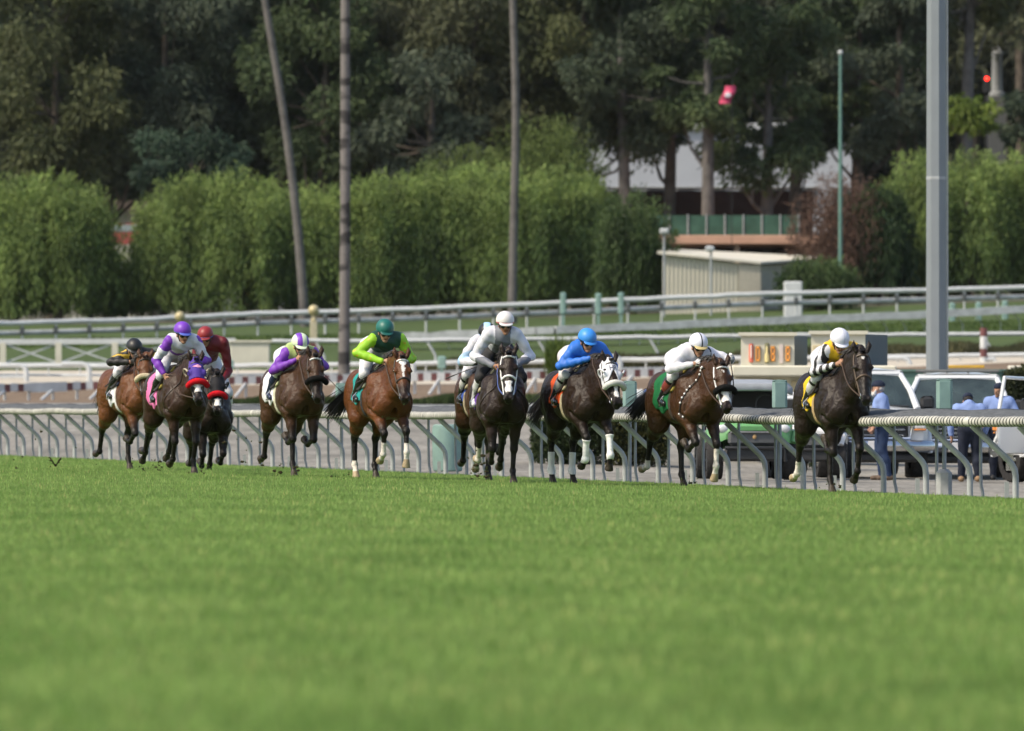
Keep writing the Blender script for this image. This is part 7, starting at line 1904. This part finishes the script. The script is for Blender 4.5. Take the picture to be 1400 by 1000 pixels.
# ------------------------------------------------------------------ men beside the track
def man(px, D, rz, label, J, fit):
    A = np.array; X = xat(px, D)
    S = SDF()
    hipc, ch, nk, hd = A(J['hip'], float), A(J['chest'], float), A(J['neck'], float), A(J['head'], float)
    fw = A(J.get('face', (1, 0, 0)), float); fw /= np.linalg.norm(fw); ls = np.cross((0, 0, 1), fw); ls /= np.linalg.norm(ls); uh = np.cross(fw, ls); R = np.array([fw, ls, uh])
    HH = lambda a, l, u: hd + fw * a + ls * l + uh * u
    def torso(S, g):
        S.cone(hipc + A((0, .06, 0)), ch + A((0, .06, -.06)), .115 + g, .13 + g, k=.05, t=1); S.cone(hipc - A((0, .06, 0)), ch - A((0, .06, .06)), .115 + g, .13 + g, k=.05, t=1)
        S.cone(J['sh'][0] + A((0, .04, -.02)), J['sh'][1] + A((0, -.04, -.02)), .09 + g, .09 + g, k=.06, t=1)
        S.cone(ch + A((0, 0, .10)), nk, .09 + g, .06 + g, k=.05, t=1)
    def arm(S, i, g, t, f=1.):
        s, e, h = A(J['sh'][i], float), A(J['el'][i], float), A(J['ha'][i], float); w = e + (h - e) * f
        S.cone(s, e, .062 + g, .048 + g, k=.04, t=t); S.cone(e, w, .047 + g, .034 + g, k=.02, t=t)
    def leg(S, i, g, t):
        h = hipc + A((0, .10 if i else -.10, -.03)); k, a = A(J['kn'][i], float), A(J['an'][i], float)
        S.cone(h, k, .105 + g, .065 + g, k=.05, t=t); S.cone(k, k * .6 + a * .4 + A((-.015, 0, 0)), .062 + g, .062 + g, k=.03, t=t); S.cone(k * .6 + a * .4 + A((-.015, 0, 0)), a, .060 + g, .045 + g, k=.03, t=t)
    J['sh'] = [A(p, float) for p in J['sh']]
    torso(S, 0)
    for i in (0, 1):
        arm(S, i, 0, 1); leg(S, i, 0, 1)
        d = A(J['ha'][i]) - A(J['el'][i]); hand_prims(S, J['ha'][i], d, (.6, .2 if i == 0 else -.2, .2), 2, .5)
    S.cone(nk, HH(-.02, 0, -.05), .058, .054, k=.03, t=1)
    S.ell(HH(-.01, 0, .02), (.102, .078, .105), k=.02, t=3, R=R); S.ell(HH(.03, 0, -.055), (.07, .057, .075), k=.03, t=3, R=R)
    S.cone(HH(.088, 0, -.005), HH(.116, 0, -.04), .011, .018, k=.012, t=3)
    S.cone(HH(.095, -.02, -.078), HH(.095, .02, -.078), .008, k=.008, t=4)
    S.ell(HH(.07, 0, -.11), (.03, .032, .024), k=.02, t=3, R=R)
    for s in (-1, 1): S.ell(HH(0, s * .078, -.02), (.024, .013, .034), k=.008, t=3, R=R); S.ell(HH(.075, s * .034, .0), (.02, .02, .01), k=.01, t=3, R=R)
    F = S.grid(.0105); V, Q = F.nets(); lab = F.label(V); col = np.tile(A(fit['skin']), (len(V), 1)); col[lab == 4] *= .6
    o = obj('person', mesh_np('person', V, Q, [coatmat('skin', .5)], None, True, col)); o.location = (X, D, gz(X, D)); o.rotation_euler = (0, 0, rz); tag(o, label, 'man')
    for s in (-1, 1): MB().sphere(HH(.088, s * .034, -.012), .012, 8).build('eye', mat('man_eye', (.02, .015, .012), .2), o, True)
    T = SDF(); torso(T, .018)
    for i in (0, 1): arm(T, i, .016, 2 + i, fit.get('cuff', .9))
    FT = T.grid(.0115); X_, Y_, Z_ = FT.xyz(); up = (ch - hipc) / np.linalg.norm(ch - hipc)
    FT.D = FT.D + (np.sin(X_ * 30 + Z_ * 19) * np.sin(Y_ * 27 + Z_ * 15)).astype(np.float32) * .006
    tz = (X_ - hipc[0]) * up[0] + (Y_ - hipc[1]) * up[1] + (Z_ - hipc[2]) * up[2]
    body = FT.T == 1
    FT.D = np.where(body, np.maximum(FT.D, (-.02 - tz).astype(np.float32)), FT.D)
    field_obj('shirt', FT, [mat('shirt_blue', (.20, .28, .53), .8, .2, var=.10, scale=6, bump=.5, bscale=18)], o)
    MB().tube([nk + A((.055 * math.cos(a) + .01, .07 * math.sin(a), -.005 + .015 * math.cos(a))) for a in np.linspace(-2.7, 2.7, 17)], .018, 6).build('collar', mat('shirt_blue', (.235, .34, .62)), o, True)
    P = SDF()
    for i in (0, 1): leg(P, i, .014, 1)
    P.cone(hipc + A((0, .07, .02)), hipc + A((0, -.07, .02)), .125, k=.05, t=1)
    FP = P.grid(.0125); X_, Y_, Z_ = FP.xyz(); FP.D = FP.D + (np.sin(X_ * 25 + Y_ * 14) * np.sin(Z_ * 28)).astype(np.float32) * .005
    field_obj('jeans', FP, [mat('jeans_' + fit['jeans'][0], fit['jeans'][1], .85, .2, var=.25, scale=5, bump=.3, bscale=30)], o)
    for i in (0, 1):
        a = A(J['an'][i], float); td = A(J.get('toe', (1, 0, 0)), float)
        K = SDF(); K.cone(a + A((0, 0, -.045)) - td * .05, a + A((0, 0, -.05)) + td * .16, .048, .040, k=.02, t=1, clip=(a + A((0, 0, -.088)), A((0, 0, -1.)))); K.cone(a, a + A((0, 0, -.03)), .05, .05, k=.03)
        field_obj('shoe', K.grid(.011), [mat('shoe_' + fit['shoe'][0], fit['shoe'][1], .7)], o)
    C = SDF(); C.ell(HH(-.012, 0, .05), (.118, .092, .088), k=.01, t=1, R=R)
    FC = C.grid(.009); X_, Y_, Z_ = FC.xyz(); u = (X_ - hd[0]) * uh[0] + (Y_ - hd[1]) * uh[1] + (Z_ - hd[2]) * uh[2]; FC.D = np.maximum(FC.D, (.028 - u).astype(np.float32))
    cap = field_obj('cap', FC, [mat('cap_navy', (.014, .020, .040), .8, .2)], o)
    k = -1 if fit.get('back') else 1
    B = SDF(); B.ell(HH(.125 * k, 0, .032), (.075, .078, .012), k=.01, t=1, R=np.array([fw * .97 - uh * .2 * k, ls, uh * .97 + fw * .2 * k])); field_obj('cap_peak', B.grid(.0075), [mat('cap_navy', (.014, .020, .040))], cap)
    if fit.get('beard'):
        B = SDF(); B.ell(HH(.055, 0, -.098), (.055, .060, .050), k=.03, t=1, R=R)
        for s in (-1, 1): B.cone(HH(.02, s * .068, -.03), HH(.05, s * .045, -.10), .016, .03, k=.03)
        B.cone(HH(.105, -.028, -.062), HH(.105, .028, -.062), .012, k=.01)
        field_obj('beard', B.grid(.008), [mat('beard_white', (.52, .51, .49), .9, .1, bump=.6, bscale=80)], o)
        B = SDF(); B.ell(HH(-.06, 0, -.01), (.055, .082, .055), k=.02, t=1, R=R); field_obj('hair', B.grid(.009), [mat('hair_grey', (.3, .29, .28), .9)], o)
    else:
        B = SDF(); B.ell(HH(-.05, 0, .0), (.066, .083, .065), k=.02, t=1, R=R); field_obj('hair', B.grid(.009), [mat('hair_black', (.012, .010, .009), .8)], o)
    return o
# man in profile, facing left in the picture
man(1206, 145, math.radians(180), 'bearded man in a navy cap and blue shirt behind the leading horse', dict(hip=(0, 0, .93), chest=(.02, 0, 1.30), neck=(.035, 0, 1.44), head=(.075, 0, 1.565), face=(1, -.15, 0), sh=[(.02, -.18, 1.37), (.02, .18, 1.37)], el=[(-.04, -.24, 1.10), (-.05, .24, 1.10)], ha=[(.12, -.22, .90), (.14, .22, .92)],
    kn=[(.05, -.10, .50), (.0, .11, .50)], an=[(.0, -.11, .09), (-.10, .12, .09)]), dict(skin=(.42, .24, .17), jeans=('denim', (.022, .038, .085)), shoe=('brown', (.09, .06, .04)), beard=True, cuff=.88))
man(1326, 146, math.radians(92), 'man in a blue shirt seen from behind bending over the pickup bonnet', dict(hip=(-.05, 0, .90), chest=(.18, 0, 1.20), neck=(.27, 0, 1.31), head=(.38, 0, 1.38), face=(.8, 0, -.5), sh=[(.17, -.21, 1.25), (.17, .21, 1.25)], el=[(.24, -.33, 1.02), (.22, .33, 1.02)], ha=[(.32, -.28, .82), (.20, .30, .78)],
    kn=[(.02, -.11, .48), (.0, .12, .48)], an=[(-.06, -.13, .09), (-.02, .15, .09)]), dict(skin=(.33, .19, .13), jeans=('dark', (.016, .020, .034)), shoe=('tan', (.24, .15, .08)), cuff=.9))
man(1366, 155, math.radians(-97), 'younger man with a backward navy cap standing behind the open truck door', dict(hip=(0, 0, .95), chest=(.02, 0, 1.36), neck=(.03, 0, 1.50), head=(.06, 0, 1.63), face=(1, -.55, 0), sh=[(.02, -.20, 1.43), (.02, .20, 1.43)], el=[(.04, -.30, 1.16), (.06, .34, 1.18)], ha=[(.20, -.28, 1.0), (.26, .36, 1.05)],
    kn=[(.04, -.10, .50), (.04, .10, .50)], an=[(.0, -.11, .09), (.0, .11, .09)]), dict(skin=(.34, .19, .12), jeans=('dark', (.016, .020, .034)), shoe=('black', (.02, .02, .02)), back=True))
# ------------------------------------------------------------------ thin evening haze
def haze():
    m = bpy.data.materials.new('haze'); m.use_nodes = True; N = m.node_tree.nodes; L = m.node_tree.links; N.clear()
    out = N.new('ShaderNodeOutputMaterial'); v = N.new('ShaderNodeVolumePrincipled'); v.inputs['Density'].default_value = HAZE; v.inputs['Color'].default_value = (.80, .86, .92, 1)
    L.new(v.outputs[0], out.inputs['Volume'])
    o = MB().box((0, 600, 59), (900, 1300, 122)).build('haze', m); tag(o, 'thin pale haze over the racecourse', 'haze', kind='stuff')
haze()
